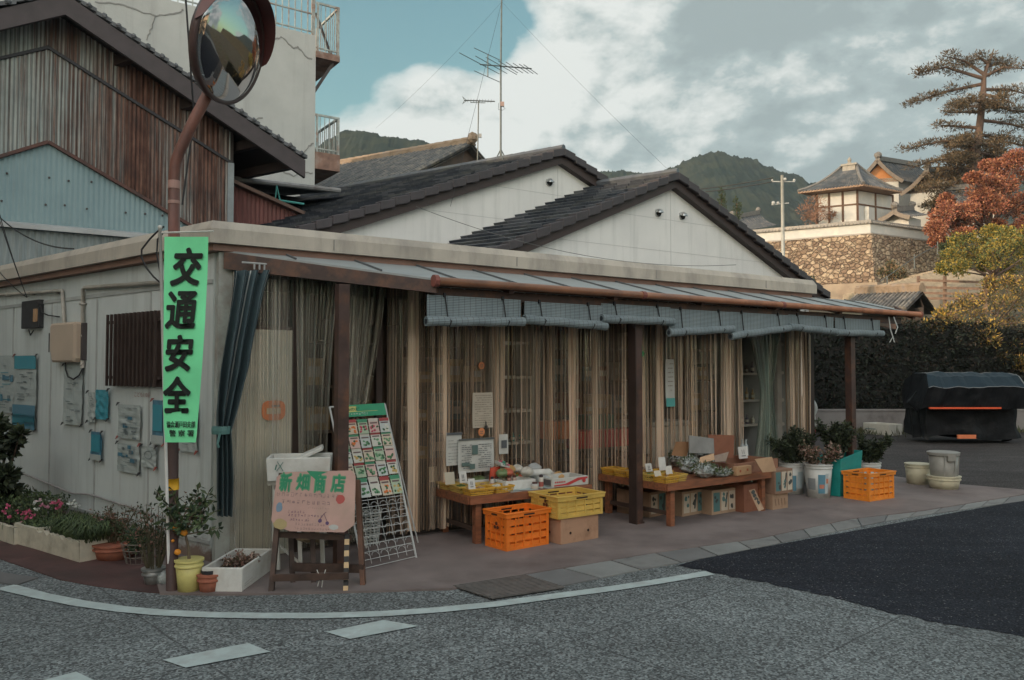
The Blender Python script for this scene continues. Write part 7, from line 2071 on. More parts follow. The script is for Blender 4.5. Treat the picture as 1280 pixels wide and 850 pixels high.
for k, (x, y, h, c, lab) in enumerate([(.40, .26, .12, (.45, .43, .40), 'short bottle with a dark cap, leftmost on the left table'), (.47, .30, .11, (.30, .34, .32), 'bottle with a brown top left of the red bag'), (.58, .24, .12, (.28, .14, .10), 'brownish jar in front of the cream bag'), (.64, .24, .12, (.40, .30, .24), 'pale jar in front of the cream bag, right of the brown one'), (.82, .05, .13, (.52, .50, .44), 'white bottle with a round black cap in front of the white roll'), (.745, .05, .065, (.40, .40, .38), 'low grey jar beside the black capped bottle')]):
    t = thing('bottle', lab, 'bottle', tm_(TF1, x, y)); b = MB(); r = .022 if k < 5 else .035
    b.lathe([(r, 0), (r * 1.05, .01), (r * 1.05, h * .7), (r * .7, h * .82)], 14); b.build('bottle_body', flat('bb%d' % k, c, .35), t, smooth=True)
    b = MB(); b.blob((0, 0, h * .9), r * (.95 if k == 4 else .7), n=10, k=8, sq=(1, 1, .8)) if k == 4 else b.lathe([(r * .72, h * .82), (r * .72, h), (0, h)], 12); b.build('bottle_cap', flat('cap%d' % k, (.03, .02, .025) if k in (0, 4) else (.09, .03, .025)), t)
    b = MB(); b.lathe([(r * 1.07, h * .15), (r * 1.07, h * .5)], 14); b.build('bottle_label', flat('lab%d' % k, (.5, .45, .38) if k % 2 else (.35, .10, .08)), t)
t = thing('wrapping_sheet', 'thin pale blue wrapping sheet spread under the white tray', 'sheet', tm_(TF1, .44, .03)); b = MB(); b.grid(lambda u, v: (.5 * u, .42 * v, .003 + .003 * math.sin(u * 11 + v * 6)), 14, 10); b.grid(lambda u, v: (.5 * u, -.024 + .0 * v, .003 - .03 * v + .004 * math.sin(u * 15)), 14, 2); b.build('sheet_body', flat('pale_blue_sheet', (.36, .43, .43)), t)
pkc = [flat('pack%d' % k, c, .35) for k, c in enumerate([(.50, .48, .42), (.45, .12, .07), (.50, .30, .12), (.16, .22, .10), (.40, .42, .42)])]
for k in range(16):
    x, y = rg.uniform(.42, 1.28), rg.uniform(.2, .62); w_ = rg.uniform(.05, .09); kk = k % 5
    g_ = MB(); g_.grid(lambda u, v: (w_ * math.cos(u * 6.283) * math.sin(v * 3.1416), w_ * .8 * math.sin(u * 6.283) * math.sin(v * 3.1416), .045 - .04 * math.cos(v * 3.1416) * (1 + .3 * math.sin(u * 19))), 14, 7)
    o = at(g_.build('produce_packet', pkc[kk], smooth=True), tm_(TF1, x, y, .455 + (.09 if k % 3 == 0 else 0), rg.uniform(0, 180)))
    cn = ('cream', 'red', 'orange', 'green', 'pale grey')[kk]; tag(o, 'small %s produce packet in the pile on the left table' % cn, 'packet', '%s packets piled on the left table' % cn)
# right table heap
m_plasticbag = mat('clear_bag', (.30, .33, .32), .55, 14, .25, .8, 22, spec=.8, bdist=.02)
m_leafy = [flat('herb_a', (.07, .10, .04)), flat('herb_b', (.16, .17, .10)), flat('wrap_shine', (.42, .45, .44), .25)]
def heap(label, px, py, w, d, h, seed, n=240, z=.451):
    x, y = tl(TF2, px, py); t = thing('bag_of_greens', label, 'vegetable bag', tm_(TF2, x, y, z)); rr = random.Random(seed)
    b = MB(); b.blob((0, 0, h * .5), 1, 0, 16, 10, .10, (w / 2, d / 2, h / 2)); b.build('clear_wrap', m_plasticbag, t, smooth=False)
    b = MB(); 
    for _ in range(n): dd = rsph(rr); dd.z = abs(dd.z); p = Vector((dd.x * w * .5, dd.y * d * .5, h * .5 + dd.z * h * .48)); b.leaf(p, dd + rsph(rr) * .8, rr.uniform(.02, .06), rr.uniform(.008, .02), rr.choice((0, 0, 1, 2)), nrm=rsph(rr))
    b.build('leaves', m_leafy, t)
heap('shiny wrapped bag of greens, frontmost in the heap on the right table', 880, 597, .26, .2, .15, 1); heap('wrapped greens just behind the yellow baskets of the right table', 862, 592, .26, .2, .17, 2); heap('feathery green bundle at the back of the heap against the curtain', 852, 583, .34, .22, .20, 3, 500)
heap('long wrapped bundle lying on top of the heap under the grey board', 884, 582, .42, .22, .17, 4, z=.53); heap('flat leafy bundle at the front edge right of the shiny bag', 903, 596, .24, .12, .07, 5); heap('dark leafy bundle next to the low carton', 893, 589, .26, .2, .12, 6)
x, y = tl(TF2, 900, 592); t = thing('chestnut_pile', 'pile of dark red brown produce with one orange fruit in front of the long carton', 'produce', tm_(TF2, x, y + .1, .46)); b = MB()
for k in range(34): b.blob((rg.uniform(-.17, .17), rg.uniform(-.1, .1), rg.uniform(.02, .09)), rg.uniform(.022, .032), 1 if k == 9 else 0, 7, 5, .1)
o = b.build('dark_produce', [mat('dark_fruit', (.08, .03, .03), .4, 20, .5), prod[2]], t); o['kind'] = 'stuff'
def at_tab2(pn, pr, z=.451):
    a, c = G(*pn, z), G(*pr, z); return frame(a, c - a), (c - a).length
Fc1, wc1 = at_tab2((918, 594), (957, 588.5)); 
def flap(t, w, d, h): 
    b = MB(); b.slab([(.0, 0, h), (w * .5, -.0, h), (w * .45, -.08, h + .07), (.04, -.08, h + .05)], (0, 0, .004)); 
    b.build('box_flap', card('a', (.42, .25, .16)), t)
carton('produce_carton', 'long low brown carton lying across the right end of the right table', Fc1, wc1 + .25, .5, .12, card('b', (.25, .125, .08)), None, True)
t = thing('small_carton', 'light brown low box with two red marks at the front of the long carton', 'cardboard box', Fc1 @ Matrix.Translation((-.04, -.06, 0))); b = MB(); b.bx(0, .27, 0, .055, 0, .095); bevel(b.build('box_body', card('c', (.42, .26, .14)), t), .004, 1)
b = MB(); b.bx(.05, .075, -.002, 0, .035, .06); b.bx(.18, .205, -.002, 0, .04, .065); b.build('red_mark', flat('mark_red', (.30, .07, .03)), t)
def standing_board(label, quad_px, Yd, th, m, nm='cardboard_sheet', F=None):
    ps = [D(x, y, Yd_) for (x, y), Yd_ in zip(quad_px, Yd)]; t = thing(nm, label, 'cardboard', ps[0]); b = MB(); n = (ps[1] - ps[0]).cross(ps[3] - ps[0]).normalized() * th; b.slab(ps, n); b.build('board', m, t, world=True); return t
standing_board('pale tan cardboard flap leaning at the right end of the right table', [(953, 590.5), (970, 589), (964.5, 571), (943, 574)], (8.55, 8.65, 8.6, 8.5), .006, card('d', (.48, .32, .20)))
standing_board('large grey faced cardboard sheet standing at the back of the right table', [(861, 566), (892, 567), (891, 548), (860.5, 544)], (8.75, 9.0, 9.0, 8.75), .012, M_('grey_card', (.27, .27, .26)))
standing_board('tall red brown cardboard standing right of the grey faced sheet', [(888, 572), (916, 572), (917, 544), (884, 543)], (9.1, 9.25, 9.25, 9.1), .012, card('e', (.24, .10, .06)))
standing_board('tan cardboard leaning left of the grey faced sheet', [(839, 569), (858, 571), (862, 552), (845, 552)], (8.75, 8.85, 8.85, 8.75), .008, card('f', (.34, .19, .10)))
standing_board('tan carton lid with an open flap in the middle of the right table', [(874, 580), (893, 575), (892, 567), (875, 572)], (8.45, 8.5, 8.6, 8.5), .006, card('d', (.48, .32, .20)))
standing_board('grey brown carton flap pointing up beside the tan lid', [(893, 578), (907, 577), (911, 565), (892, 570)], (8.5, 8.6, 8.7, 8.6), .006, card('g', (.26, .20, .16)))
for k, px in enumerate((928, 932.5)):
    p = G(px, 566, .58); t = thing('water_bottle', ('left', 'right')[k] + ' one of two clear bottles behind the white price card', 'bottle', Vector((p.x, p.y, .58))); b = MB(); bottle(b, 0, 0, -.01, .17, .028); b.build('bottle_body', flat('clear_btl', (.30, .34, .34), .2), t)
# cartons on the ground under and beside the right table
m_cd = card('h', (.32, .21, .14)); m_cd2 = card('i', (.40, .28, .19)); m_pd = flat('box_dark', (.05, .06, .06)); m_pt = flat('box_teal', (.08, .17, .17)); m_pw = flat('box_white', (.50, .44, .35))
def printed(seed):
    def f(t, w, d, h):
        rr = random.Random(seed); b = MB()
        for k in range(3):
            x0_ = w * (.06 + .32 * k); b.bx(x0_, x0_ + w * .26, -.0035, -.002, h * .12, h * .9, 2 if k == seed % 3 else 1)
            for j in range(3): b.blob((x0_ + rr.uniform(.03, w * .22), -.004, h * rr.uniform(.25, .8)), rr.uniform(.012, .028), 0 if k != (seed + 1) % 3 else 2, 8, 4, .3, (1, .12, 1))
        b.bar((w * .55, -.005, h * .25), (w * .62, -.005, h * .85), .02, .002, 0)
        b.build('printed_panel', [m_pd, m_pw, m_pt], t)
    return f
def ground_carton(label, pn, pr, d, h, m, parts=None, z=.02): F, w = basis(pn, pr, z); return carton('cardboard_box', label, F, w, d, h, m, parts, group='cartons under and beside the right table')
ground_carton('large dark printed carton at the left end under the right table', (812, 647), (842, 641), .45, .26, m_cd, printed(1))
ground_carton('printed carton with teal picture under the middle of the right table', (853, 646), (880, 641), .34, .26, m_cd2, printed(2))
ground_carton('printed carton with curved dark picture, third under the right table', (890, 644), (920, 639), .34, .26, m_cd2, printed(3))
F, w = basis((946, 636), (952, 634)); F = F @ Matrix.Rotation(R(-90), 4, 'Z') @ Matrix.Rotation(R(0), 4, 'X')
t = ground_carton('dark brown carton standing near the right leg under the right table', (930, 641), (948, 638), .3, .30, card('e', (.24, .10, .06)))
pq = [D(936, 613, 8.62), D(943, 611, 8.6), D(955, 636, 8.6), D(948, 639, 8.55)]
t = thing('bottle_print_board', 'narrow slanted cardboard strip with dark round prints leaning under the right table', 'cardboard', pq[0]); b = MB(); b.slab([pq[0], pq[3], pq[2], pq[1]], (0, -.01, 0), 0)
for k in range(4): p = pq[0].lerp(pq[3], .12 + .17 * k).lerp(pq[1].lerp(pq[2], .12 + .17 * k), .5) + Vector((0, -.014, 0)); b.blob(p, .022, 1, 8, 4, .2, (1, .15, 1))
b.build('board', [m_cd2, m_pd], t, world=True)
def lowp(t, w, d, h):
    b = MB()
    for k in range(4): b.bar((w * (.2 + .2 * k), -.003, h * .25), (w * (.15 + .2 * k), -.003, h * .7), .012, .002)
    b.build('printed_panel', flat('print_brown', (.22, .14, .09)), t)
Fb, wb = basis((966, 637.5), (985, 634.5)); t = carton('cardboard_box', 'small tan carton at the bottom of the two box stack right of the table', Fb, wb, .28, .17, card('j', (.36, .24, .16)), lowp, group='cartons under and beside the right table')
def zp(t, w, d, h): printed(9)(t, w, d, h)
t = carton('cardboard_box', 'printed carton on top of the two box stack right of the table', Fb @ Matrix.Translation((-.0, -.03, .174)), wb + .05, .3, .27, card('k', (.26, .16, .11)), zp, group='cartons under and beside the right table')
# ================================================================= buckets and plants to the right of the table
m_bp = mat('bucket_white', (.50, .52, .50), .08, 8, .45, dirt=(.33, .33, .31), dsc=5)
def bucket(name, label, px, py, r, h, m, r2=None, group=None, cat='bucket', hollow=True, z=.02, sticker=None, rimw=.008):
    p = G(px, py, z); d = Vector((p.x, p.y, 0)).normalized(); c = p + d * r; r2 = r2 or r * 1.12
    t = thing(name, label, cat, c, group); b = MB()
    b.lathe([(r, 0), (r2, h), (r2 - .006, h), (r - .006, .01), (0, .01)], 28); b.build('shell', m, t, smooth=True)
    b = MB(); b.lathe([(r2 - .002, h - .05), (r2 + rimw * .6, h - .045), (r2 + rimw * .6, h - .035), (r2, h - .03)], 28); b.lathe([(r2 - .004, h - .012), (r2 + rimw, h - .010), (r2 + rimw, h + .004), (r2 - .006, h + .004)], 28); b.build('rim', m, t, smooth=False)
    if sticker:
        b = MB(); a0 = math.atan2(-d.y, -d.x)
        for (a_, w_, z0, z1, k) in sticker:
            def fn(u, v): a = a0 + a_ + w_ * u; zz = h * (z0 + (z1 - z0) * v); rr_ = r + (r2 - r) * zz / h + .0025; return (rr_ * math.cos(a), rr_ * math.sin(a), zz)
            b.grid(fn, 8, 1, k)
        b.build('printed_label', [flat('lb_blue', (.10, .24, .32)), flat('lb_orange', (.55, .16, .06)), flat('lb_pale', (.38, .46, .48)), flat('lb_grey', (.22, .24, .25))], t)
    return t, c
def bushy(name, label, c, z0, r, h, n, mats, seed, leaf=(.06, .03), cat='plant', stems=14, top=None, flat_=1.0, par=None):
    """many stems fanning out of a pot, leaves along them"""
    rr = random.Random(seed); t = thing(name, label, cat, (c[0], c[1], z0)); bs = MB(); bl = MB(); sb = []
    for k in range(stems):
        a = rr.uniform(0, 6.28); f = rr.random() ** .6; tip = Vector((math.cos(a) * r * f, math.sin(a) * r * f * flat_, h * rr.uniform(.65, 1.0))); base = Vector((math.cos(a) * r * .15, math.sin(a) * r * .15, 0)); mid = base.lerp(tip, .5) + Vector((0, 0, h * .12))
        pp = [base, mid, tip]; bs.tube(pp, [.005, .004, .002], 4); sb.append(pp)
    for _ in range(n):
        pp = rr.choice(sb); f = rr.uniform(.25, 1.02); p = pp[0].lerp(pp[1], f * 2) if f < .5 else pp[1].lerp(pp[2], f * 2 - 1)
        p = p + rsph(rr) * .03; k = rr.uniform(.6, 1.3); bl.leaf(p, (pp[2] - pp[0]).normalized() * .6 + rsph(rr), leaf[0] * k, leaf[1] * k, rr.randrange(len(mats)), nrm=rsph(rr))
    bs.build('stem', mat('stem_brown', (.08, .07, .04), .3, 10), t); bl.build('leaves', mats, t); return t
m_dk = [leafmat('evergreen_a', (.030, .042, .022), .4, 8), leafmat('evergreen_b', (.045, .060, .030), .4, 8), leafmat('evergreen_c', (.022, .030, .020), .4, 8)]
m_dry = [leafmat('dry_leaf_a', (.20, .11, .085), .4, 8), leafmat('dry_leaf_b', (.10, .08, .05), .4, 8), leafmat('dry_leaf_c', (.32, .24, .20), .3, 8), m_dk[1]]
GB = 'buckets of cut branches beside the right table'
t, c = bucket('plant_bucket', 'white bucket with blue print, nearest the right table, full of dark evergreen', 991, 618, .135, .38, m_bp, .16, GB, sticker=[(-.9, 1.2, .12, .62, 0), (.4, .5, .2, .75, 2)]); bushy('evergreen_branches', 'dark evergreen branches in the bucket nearest the right table', c, .30, .34, .52, 2600, m_dk, 1, (.055, .022))
t, c = bucket('plant_bucket', 'white bucket with blue and orange label left of the teal bin', 1023, 623, .135, .40, m_bp, .165, GB, sticker=[(.0, .55, .15, .72, 0), (.1, .4, .3, .42, 1), (.55, .3, .15, .75, 2), (-.9, .7, .25, .6, 3), (.62, .22, .45, .6, 1)]); bushy('dried_flower_branches', 'brown dried flowers and sprigs in the bucket left of the teal bin', c, .32, .26, .34, 1500, m_dry, 2, (.045, .022))
for k_, (px, py, lab) in enumerate(((1003, 566, 'white rag-like petals'),)): pass
t, c = bucket('plant_bucket', 'pale bucket behind the orange crate, right of the teal bin', 1085, 612, .13, .34, m_bp, .16, GB); bushy('evergreen_branches', 'dark leafy branches behind the orange crate, rightmost bucket', c, .28, .30, .42, 2000, m_dk, 4, (.06, .025))
# teal square bin, tilted open top
F, w = basis((1050, 621), (1074, 616)); t = thing('teal_bin', 'tall square teal plastic bin between the bucket and the orange crate', 'bin', F)
h0_ = .44; b = MB(); d_ = .26; 
def ring(z, s, hl=0): return [(-s, -s, z - hl), (w + s, -s, z + hl), (w + s, d_ + s, z + hl), (-s, d_ + s, z - hl)]
r0, r1, r2_, r3 = ring(0, 0), ring(h0_ + .06, .035, .035), ring(h0_ + .06, .027, .035), ring(.02, -.008)
vs = r0 + r1 + r2_ + r3; fs = [(3, 2, 1, 0)] + [(i, (i + 1) % 4, 4 + (i + 1) % 4, 4 + i) for i in range(4)] + [(4 + i, 4 + (i + 1) % 4, 8 + (i + 1) % 4, 8 + i) for i in range(4)] + [(8 + i, 8 + (i + 1) % 4, 12 + (i + 1) % 4, 12 + i) for i in range(4)] + [(12, 13, 14, 15)]
b.add(vs, fs); bevel(b.build('bin_body', plast('teal_plastic_bin', (.015, .27, .25)), t), .012, 2)
c = F @ Vector((w / 2, d_ / 2, 0)); bushy('evergreen_branches', 'tall dark evergreen branches standing in the teal bin beside the end post', c, .42, .30, .50, 2200, m_dk, 6, (.055, .022))
harvest_crate('harvest_crate', 'orange slatted crate at the far right beside the teal bin', (1087, 627.5), (1119.5, 622.5), .36, .33, m_or2, emblem=False)
m_cr = mat('cream_plastic', (.52, .49, .36), .08, 8, .5, dirt=(.36, .34, .26), dsc=6)
bucket('cream_pail', 'empty cream pail left of the grey bin', 1148, 606, .145, .27, m_cr, .165, None)
t, c = bucket('low_cream_tub', 'low round cream tub holding a grey bin', 1180, 612, .17, .16, m_cr, .20, None, cat='tub')
t2 = thing('grey_bin', 'grey plastic bin standing in the low cream tub', 'bin', c + Vector((0, 0, .012)))
m_gy = plast('grey_plastic', (.26, .26, .24)); b = MB(); b.lathe([(.145, 0), (.18, .46), (.172, .46), (.138, .01), (0, .01)], 28); b.build('shell', m_gy, t2, smooth=True)
b = MB(); b.lathe([(.178, .42), (.195, .425), (.20, .46), (.178, .468)], 28); b.bx(-.05, .05, -.21, -.17, .36, .43)
for a in (-2.0, -1.2, -.5): b.bar((.151 * math.cos(a), .151 * math.sin(a), .03), (.18 * math.cos(a), .18 * math.sin(a), .42), .012, .012)
b.build('rim', m_gy, t2)
# far lot: foam box, rag on the corner, red thing
Fx, wx = basis((1079, 541), (1111, 544)); t = thing('foam_box', 'white foam box lying on the weeds at the back of the lot', 'foam box', Fx @ Matrix.Translation((0, 0, -.02))); b = MB(); e = .03; w_, d2, h_ = wx, .45, .27
b.bx(0, w_, 0, e, 0, h_); b.bx(0, w_, d2 - e, d2, 0, h_); b.bx(0, e, e, d2 - e, 0, h_); b.bx(w_ - e, w_, e, d2 - e, 0, h_); b.bx(e, w_ - e, e, d2 - e, 0, e); bevel(b.build('shell', mat('old_foam', (.48, .47, .42), .1, 10), t), .01)
b = MB(); b.bx(w_ * .1, w_ * .5, -.003, -.001, h_ * .45, h_ * .55); b.build('foam_print', flat('foamprint', (.2, .25, .25)), t)
P_ = D(1014, 525, 11.6)
def lump(b, c, s, m=0, seed=1, n=14, k=10):
    def fn(u, v):
        a = u * 2 * math.pi; ph = v * math.pi; r = 1 + .28 * mnoise.noise(Vector((math.cos(a) * 1.6 + seed, math.sin(a) * 1.6, v * 3)))
        return (c[0] + s[0] * r * math.sin(ph) * math.cos(a), c[1] + s[1] * r * math.sin(ph) * math.sin(a), c[2] + s[2] * r * math.cos(ph))
    b.grid(fn, n, k, m)
t = thing('white_cloth_bundle', 'white cloth hung over a stand at the right corner of the shop', 'cloth', P_); b = MB(); lump(b, D(1014, 509, 11.6), (.085, .08, .13), 0, 2); b.slab([D(1009, 512, 11.5), D(1018, 512, 11.5), D(1021, 533, 11.5), D(1014, 536, 11.5)], (0, .02, 0)); b.build('cloth_folds', mat('grey_cloth', (.42, .45, .44), .15, 6), t, world=True, smooth=True)
b = MB(); b.tube([D(1012, 510, 11.6), Vector((D(1012, 510, 11.6).x, 11.6, 0))], .02, 6); b.build('stand', m_dkw, t, world=True)
b = MB(); lump(b, D(1013, 540, 11.4), (.075, .07, .075), 0, 5); b.tube([D(1013, 534, 11.4), D(1014, 530, 11.4)], .02, 6); tag(b.build('red_container', flat('red_can', (.42, .03, .03)), smooth=True), 'small red container at the right corner of the shop', 'container')

# ================================================================= seed packet rack
m_wire = mat('white_wire', (.48, .50, .49), .1, 10, .4)
A4 = [D(412, 509, 6.95), D(481, 505, 7.1), G(521, 700), G(455, 716)]   # TL TR BR BL
rk = thing('seed_rack', 'white wire display rack full of seed packets beside the left post', 'display rack', (A4[2] + A4[3]) / 2)
def RP(u, v, o=0.0):    # u across, v down
    p = A4[0].lerp(A4[1], u).lerp(A4[3].lerp(A4[2], u), v); n = (A4[1] - A4[0]).cross(A4[3] - A4[0]).normalized()
    if n.y > 0: n = -n
    return p + n * o
b = MB()
for u in (0, 1): b.tube([RP(u, 0) + Vector((0, .02, -.02)), RP(u, .0), RP(u, .9), RP(u, 1)], .009, 7)
b.tube([RP(0, 0), RP(1, 0)], .009, 7)
back = Vector((.18, .32, 0)); 
for u in (0, 1): b.tube([RP(u, .05) , Vector((RP(u, .3).x, RP(u, .3).y, 0)) + back, ], .007, 6)
b.build('frame', m_wire, rk, world=True)
b = MB(); nrow = 22
for k in range(nrow):
    v = .10 + .88 * k / (nrow - 1); b.tube([RP(0, v, .012), RP(1, v, .012)], .0028, 4)
for k in range(1, 6): b.tube([RP(k / 6, .1, -.004), RP(k / 6, .96, -.004)], .0024, 4)
for r in range(9):
    for k in range(6):
        v = .545 + r * .047; cpt = [RP((k + .5 + .36 * math.cos(a)) / 6, v - .018 * math.sin(a), .022) for a in [math.pi * j / 6 for j in range(7)]]; b.tube(cpt, .002, 4)
b.build('wire_shelf', m_wire, rk, world=True)
hb = [RP(.10, .0, .02), RP(.98, .0, .02), RP(.98, .082, .03), RP(.06, .082, .03)]
t = thing('rack_header', 'green and yellow header card with lettering on top of the seed rack', 'sign', hb[3]); b = MB(); b.slab(hb, (0, -.004, 0), 0)
HF = face_frame(hb[3], hb[2] - hb[3], hb[0] - hb[3])
L_ = (hb[2] - hb[3]).length; Hh = (hb[0] - hb[3]).length
b.build('card', [flat('header_green', (.03, .27, .14))], t, world=True)
b = MB(HF); b.bx(.03, L_ - .02, Hh * .36, Hh * .82, .005, .0075); b.build('yellow_band', flat('header_yellow', (.50, .48, .16)), t, world=True)
if HF.to_3x3().col[2].y > 0: pass
o = text_mesh('たねのだいすき野菜', L_ * .84, Hh * .32, HF @ Matrix.Translation((.05, Hh * .43, .0085)), 'header_lettering', flat('header_ink', (.03, .12, .06)), t, .006)
b = MB(HF); scribble(b, .04, L_ * .66, Hh * .10, Hh * .17); 
for v_ in b.v: pass
for i in range(len(b.v)): b.v[i] = b.v[i] + HF.to_3x3().col[2] * .005
b.build('small_lettering', m_paper, t, world=True)
pk_bg = [(.50, .50, .44), (.48, .42, .32), (.34, .42, .30), (.50, .36, .32), (.42, .46, .44)]
pk_pic = [((.05, .16, .06), 'green leaf'), ((.55, .14, .03), 'orange carrot'), ((.40, .05, .09), 'dark pink flower'), ((.10, .24, .12), 'bushy green'), ((.42, .30, .10), 'tan bean'), ((.5, .5, .42), 'white flower')]
rown = ['top', 'second', 'third', 'fourth', 'fifth', 'lowest']
colmap = ['far left', 'left', 'middle', 'right', 'far right']
lay = {0: [5, 1, 2, 2, 5], 1: [0, 1, 3, 3, 3], 2: [5, 4, 3, 3, 0], 3: [3, 3, 3, 0, 4], 4: [5, 0, 3, 1, 4]}
for r in range(5):
    for k in range(5):
        if r == 4 and k < 1: continue
        pi = lay[r][k]; u0 = .015 + k * .197 + (.0 if r % 2 else .006); v0 = .095 + r * .092 + rg.uniform(-.004, .004); u1 = u0 + .175; v1 = v0 + .098
        if r == 4: v0 += .008; v1 += .03
        q = [RP(u0, v0, .016), RP(u1, v0, .016), RP(u1, v1, .026), RP(u0, v1, .026)]
        t = thing('seed_packet', '%s seed packet with a %s picture, %s row of the wire rack' % (colmap[k], pk_pic[pi][1], rown[r]), 'seed packet', q[3], 'seed packets on the wire rack')
        Fq = face_frame(q[3], q[2] - q[3], q[0] - q[3]); W_ = (q[2] - q[3]).length; Hq = (q[0] - q[3]).length
        b = MB(Fq); b.bx(0, W_, 0, Hq, 0, .004, 0); b.bx(0, W_, Hq * .78, Hq, .004, .005, 1)
        b.build('packet', [flat('pkbg%d' % (pi % 5), pk_bg[(r + k) % 5]) if False else flat('pkb%d' % ((r * 2 + k) % 5), pk_bg[(r * 2 + k) % 5]), flat('pkt%d' % ((r + k) % 3), [(.48, .46, .40), (.30, .05, .05), (.05, .22, .12)][(r + k) % 3])], t, world=True)
        b = MB(Fq); 
        for j in range(9): b.blob((W_ * rg.uniform(.16, .84), Hq * rg.uniform(.10, .50), .005), W_ * .13, 0 if j % 3 else 1, 6, 4, .3, (1, 1, .12))
        b.build('picture', [flat('pic%d' % pi, pk_pic[pi][0]), flat('pic_dk', (.03, .09, .04))], t, world=True)
        b = MB(Fq); b.bx(W_ * .12, W_ * .88, Hq * .63, Hq * .72, .005, .006); b.build('title', flat('pk_title', (.12, .08, .08)), t, world=True)
# pale basket standing behind the lower rack
p = G(452, 690); F_ = rz((p.x + .02, p.y + .22, .02), R(20)); t = thing('wicker_basket', 'pale woven basket standing behind the lower part of the rack', 'basket', F_); b = MB()
for k in range(11): z = .02 + k * .027; s_ = .08 + .028 * k / 10; b.tube([(s_ * math.cos(a), s_ * math.sin(a) * .8, z) for a in [6.283 * j / 16 for j in range(17)]], .008, 5)
for j in range(16): a = 6.283 * j / 16; b.bar((.085 * math.cos(a), .068 * math.sin(a), .0), (.115 * math.cos(a), .092 * math.sin(a), .32), .010, .008)
b.build('weave', mat('basket_grey', (.38, .40, .38), .15, 8), t)

# ================================================================= sign board on its easel
YS = 5.95
q = [D(339, 661, YS - .10), D(432, 665, YS - .06), D(444, 590, YS + .02), D(346, 590, YS - .02)]
BF = face_frame(q[0], q[1] - q[0], q[3] - q[0])
def bf(px, py):    # pixel to board plane coordinates
    n = BF.to_3x3().col[2]; o = Vector((0, 0, H0)); d = ray(px, py); t = (q[0] - o).dot(n) / d.dot(n); p = BF.inverted() @ (o + d * t); return p.x, p.y
es = thing('sign_easel', 'dark wooden easel frame with one yellow and black striped leg under the pink sign', 'easel', (q[0].x + .3, YS, 0))
m_ew = mat('easel_wood', (.050, .032, .025), .35, 8, .7, .3, 20, dirt=(.10, .06, .045), dsc=6)
g1, g2, g3 = G(339, 742), G(454, 734), G(432, 741)
b = MB(); b.bar(g1, D(352, 592, YS + .12), .035, .05); b.build('leg', m_ew, es, world=True)
b = MB(); b.bar(g2, D(447, 600, YS + .16), .035, .055); b.build('leg', mat('easel_brown', (.11, .055, .035), .3, 8, .6), es, world=True)
b = MB(); b.bar(G(366, 731), D(362, 640, YS + .25), .035, .045); b.build('leg', m_ew, es, world=True)
b = MB(); b.bar(G(392, 731), D(390, 640, YS + .3), .035, .045); b.build('leg', m_ew, es, world=True)
b = MB(); b.bar(g1 + Vector((.01, 0, .11)), g3 + Vector((.02, 0, .12)), .03, .045); b.bar(G(366, 731) + Vector((0, 0, .13)), g2 + Vector((0, .02, .13)), .03, .06); b.bar(D(345, 668, YS - .02), D(440, 672, YS + .02), .03, .04)
b.build('crossbar', m_ew, es, world=True)
sl = MB(); a_, c_ = g3, D(434, 668, YS + .02); n = 10
for k in range(n): sl.bar(a_.lerp(c_, k / n), a_.lerp(c_, (k + 1) / n), .034, .046, k % 2)
sl.build('striped_leg', [flat('stripe_cream', (.50, .36, .20)), flat('stripe_black', (.02, .02, .02))], es, world=True)
b = MB(); b.tube([D(396, 712, YS - .2), D(400, 722, YS - .2), D(397, 733, YS - .2)], .003, 4); b.tube([D(407, 712, YS - .2), D(404, 722, YS - .2), D(402, 734, YS - .2)], .003, 4); b.build('string', m_sty, es, world=True)
sg = thing('shop_sign', 'pink hand painted shop sign with green characters, resting on a dark easel', 'sign', q[0])
m_pk = mat('faded_pink_board', (.46, .30, .26), .12, 4, .75, .2, 30, dirt=(.36, .27, .22), dsc=2.5)
corners = [(346, 596), (355, 590), (440, 588), (444.5, 596), (443, 656), (430, 665.5), (362, 664), (342, 656), (339, 650)]
cs = [bf(x, y) for x, y in corners]; b = MB(BF); nC = len(cs)
b.add([(x, y, 0) for x, y in cs] + [(x, y, -.012) for x, y in cs], [tuple(reversed(range(nC))), tuple(range(nC, 2 * nC))] + [(i, (i + 1) % nC, nC + (i + 1) % nC, nC + i) for i in range(nC)])
b.build('sign_panel', m_pk, sg, world=True)
m_sg = flat('sign_green', (.02, .22, .11)); m_sh = flat('sign_green_glow', (.10, .27, .15)); m_pu = flat('sign_purple', (.16, .09, .13)); m_ps = flat('sign_soft', (.25, .17, .17))
for ch, x0, x1, y0, y1 in (('新', 350, 364.5, 592.5, 612.5), ('畑', 371, 387, 594, 611), ('商', 393, 407, 594, 614), ('店', 414.5, 431, 594.5, 613.5)):
    a, c = bf(x0, y1), bf(x1, y0)
    text_mesh(ch, c[0] - a[0] + .012, c[1] - a[1] + .012, BF @ Matrix.Translation((a[0] - .006, a[1] - .006, .0015)), 'shop_lettering', m_sh, sg, .06)
    text_mesh(ch, c[0] - a[0], c[1] - a[1], BF @ Matrix.Translation((a[0], a[1], .003)), 'shop_lettering', m_sg, sg, .035)
a, c = bf(383, 592), bf(410, 589); b = MB(BF)
b.add([(a[0], c[1] - .004, .002), (bf(388, 594)[0], bf(388, 594)[1], .002), (bf(395, 600)[0], bf(395, 600)[1], .002), (bf(396.5, 601)[0], bf(396.5, 601)[1], .002), (bf(398, 596)[0], bf(398, 594)[1], .002), (c[0], c[1] - .004, .002)], [(0, 1, 2, 3, 4, 5)]); b.build('green_smear', m_sg, sg, world=True)
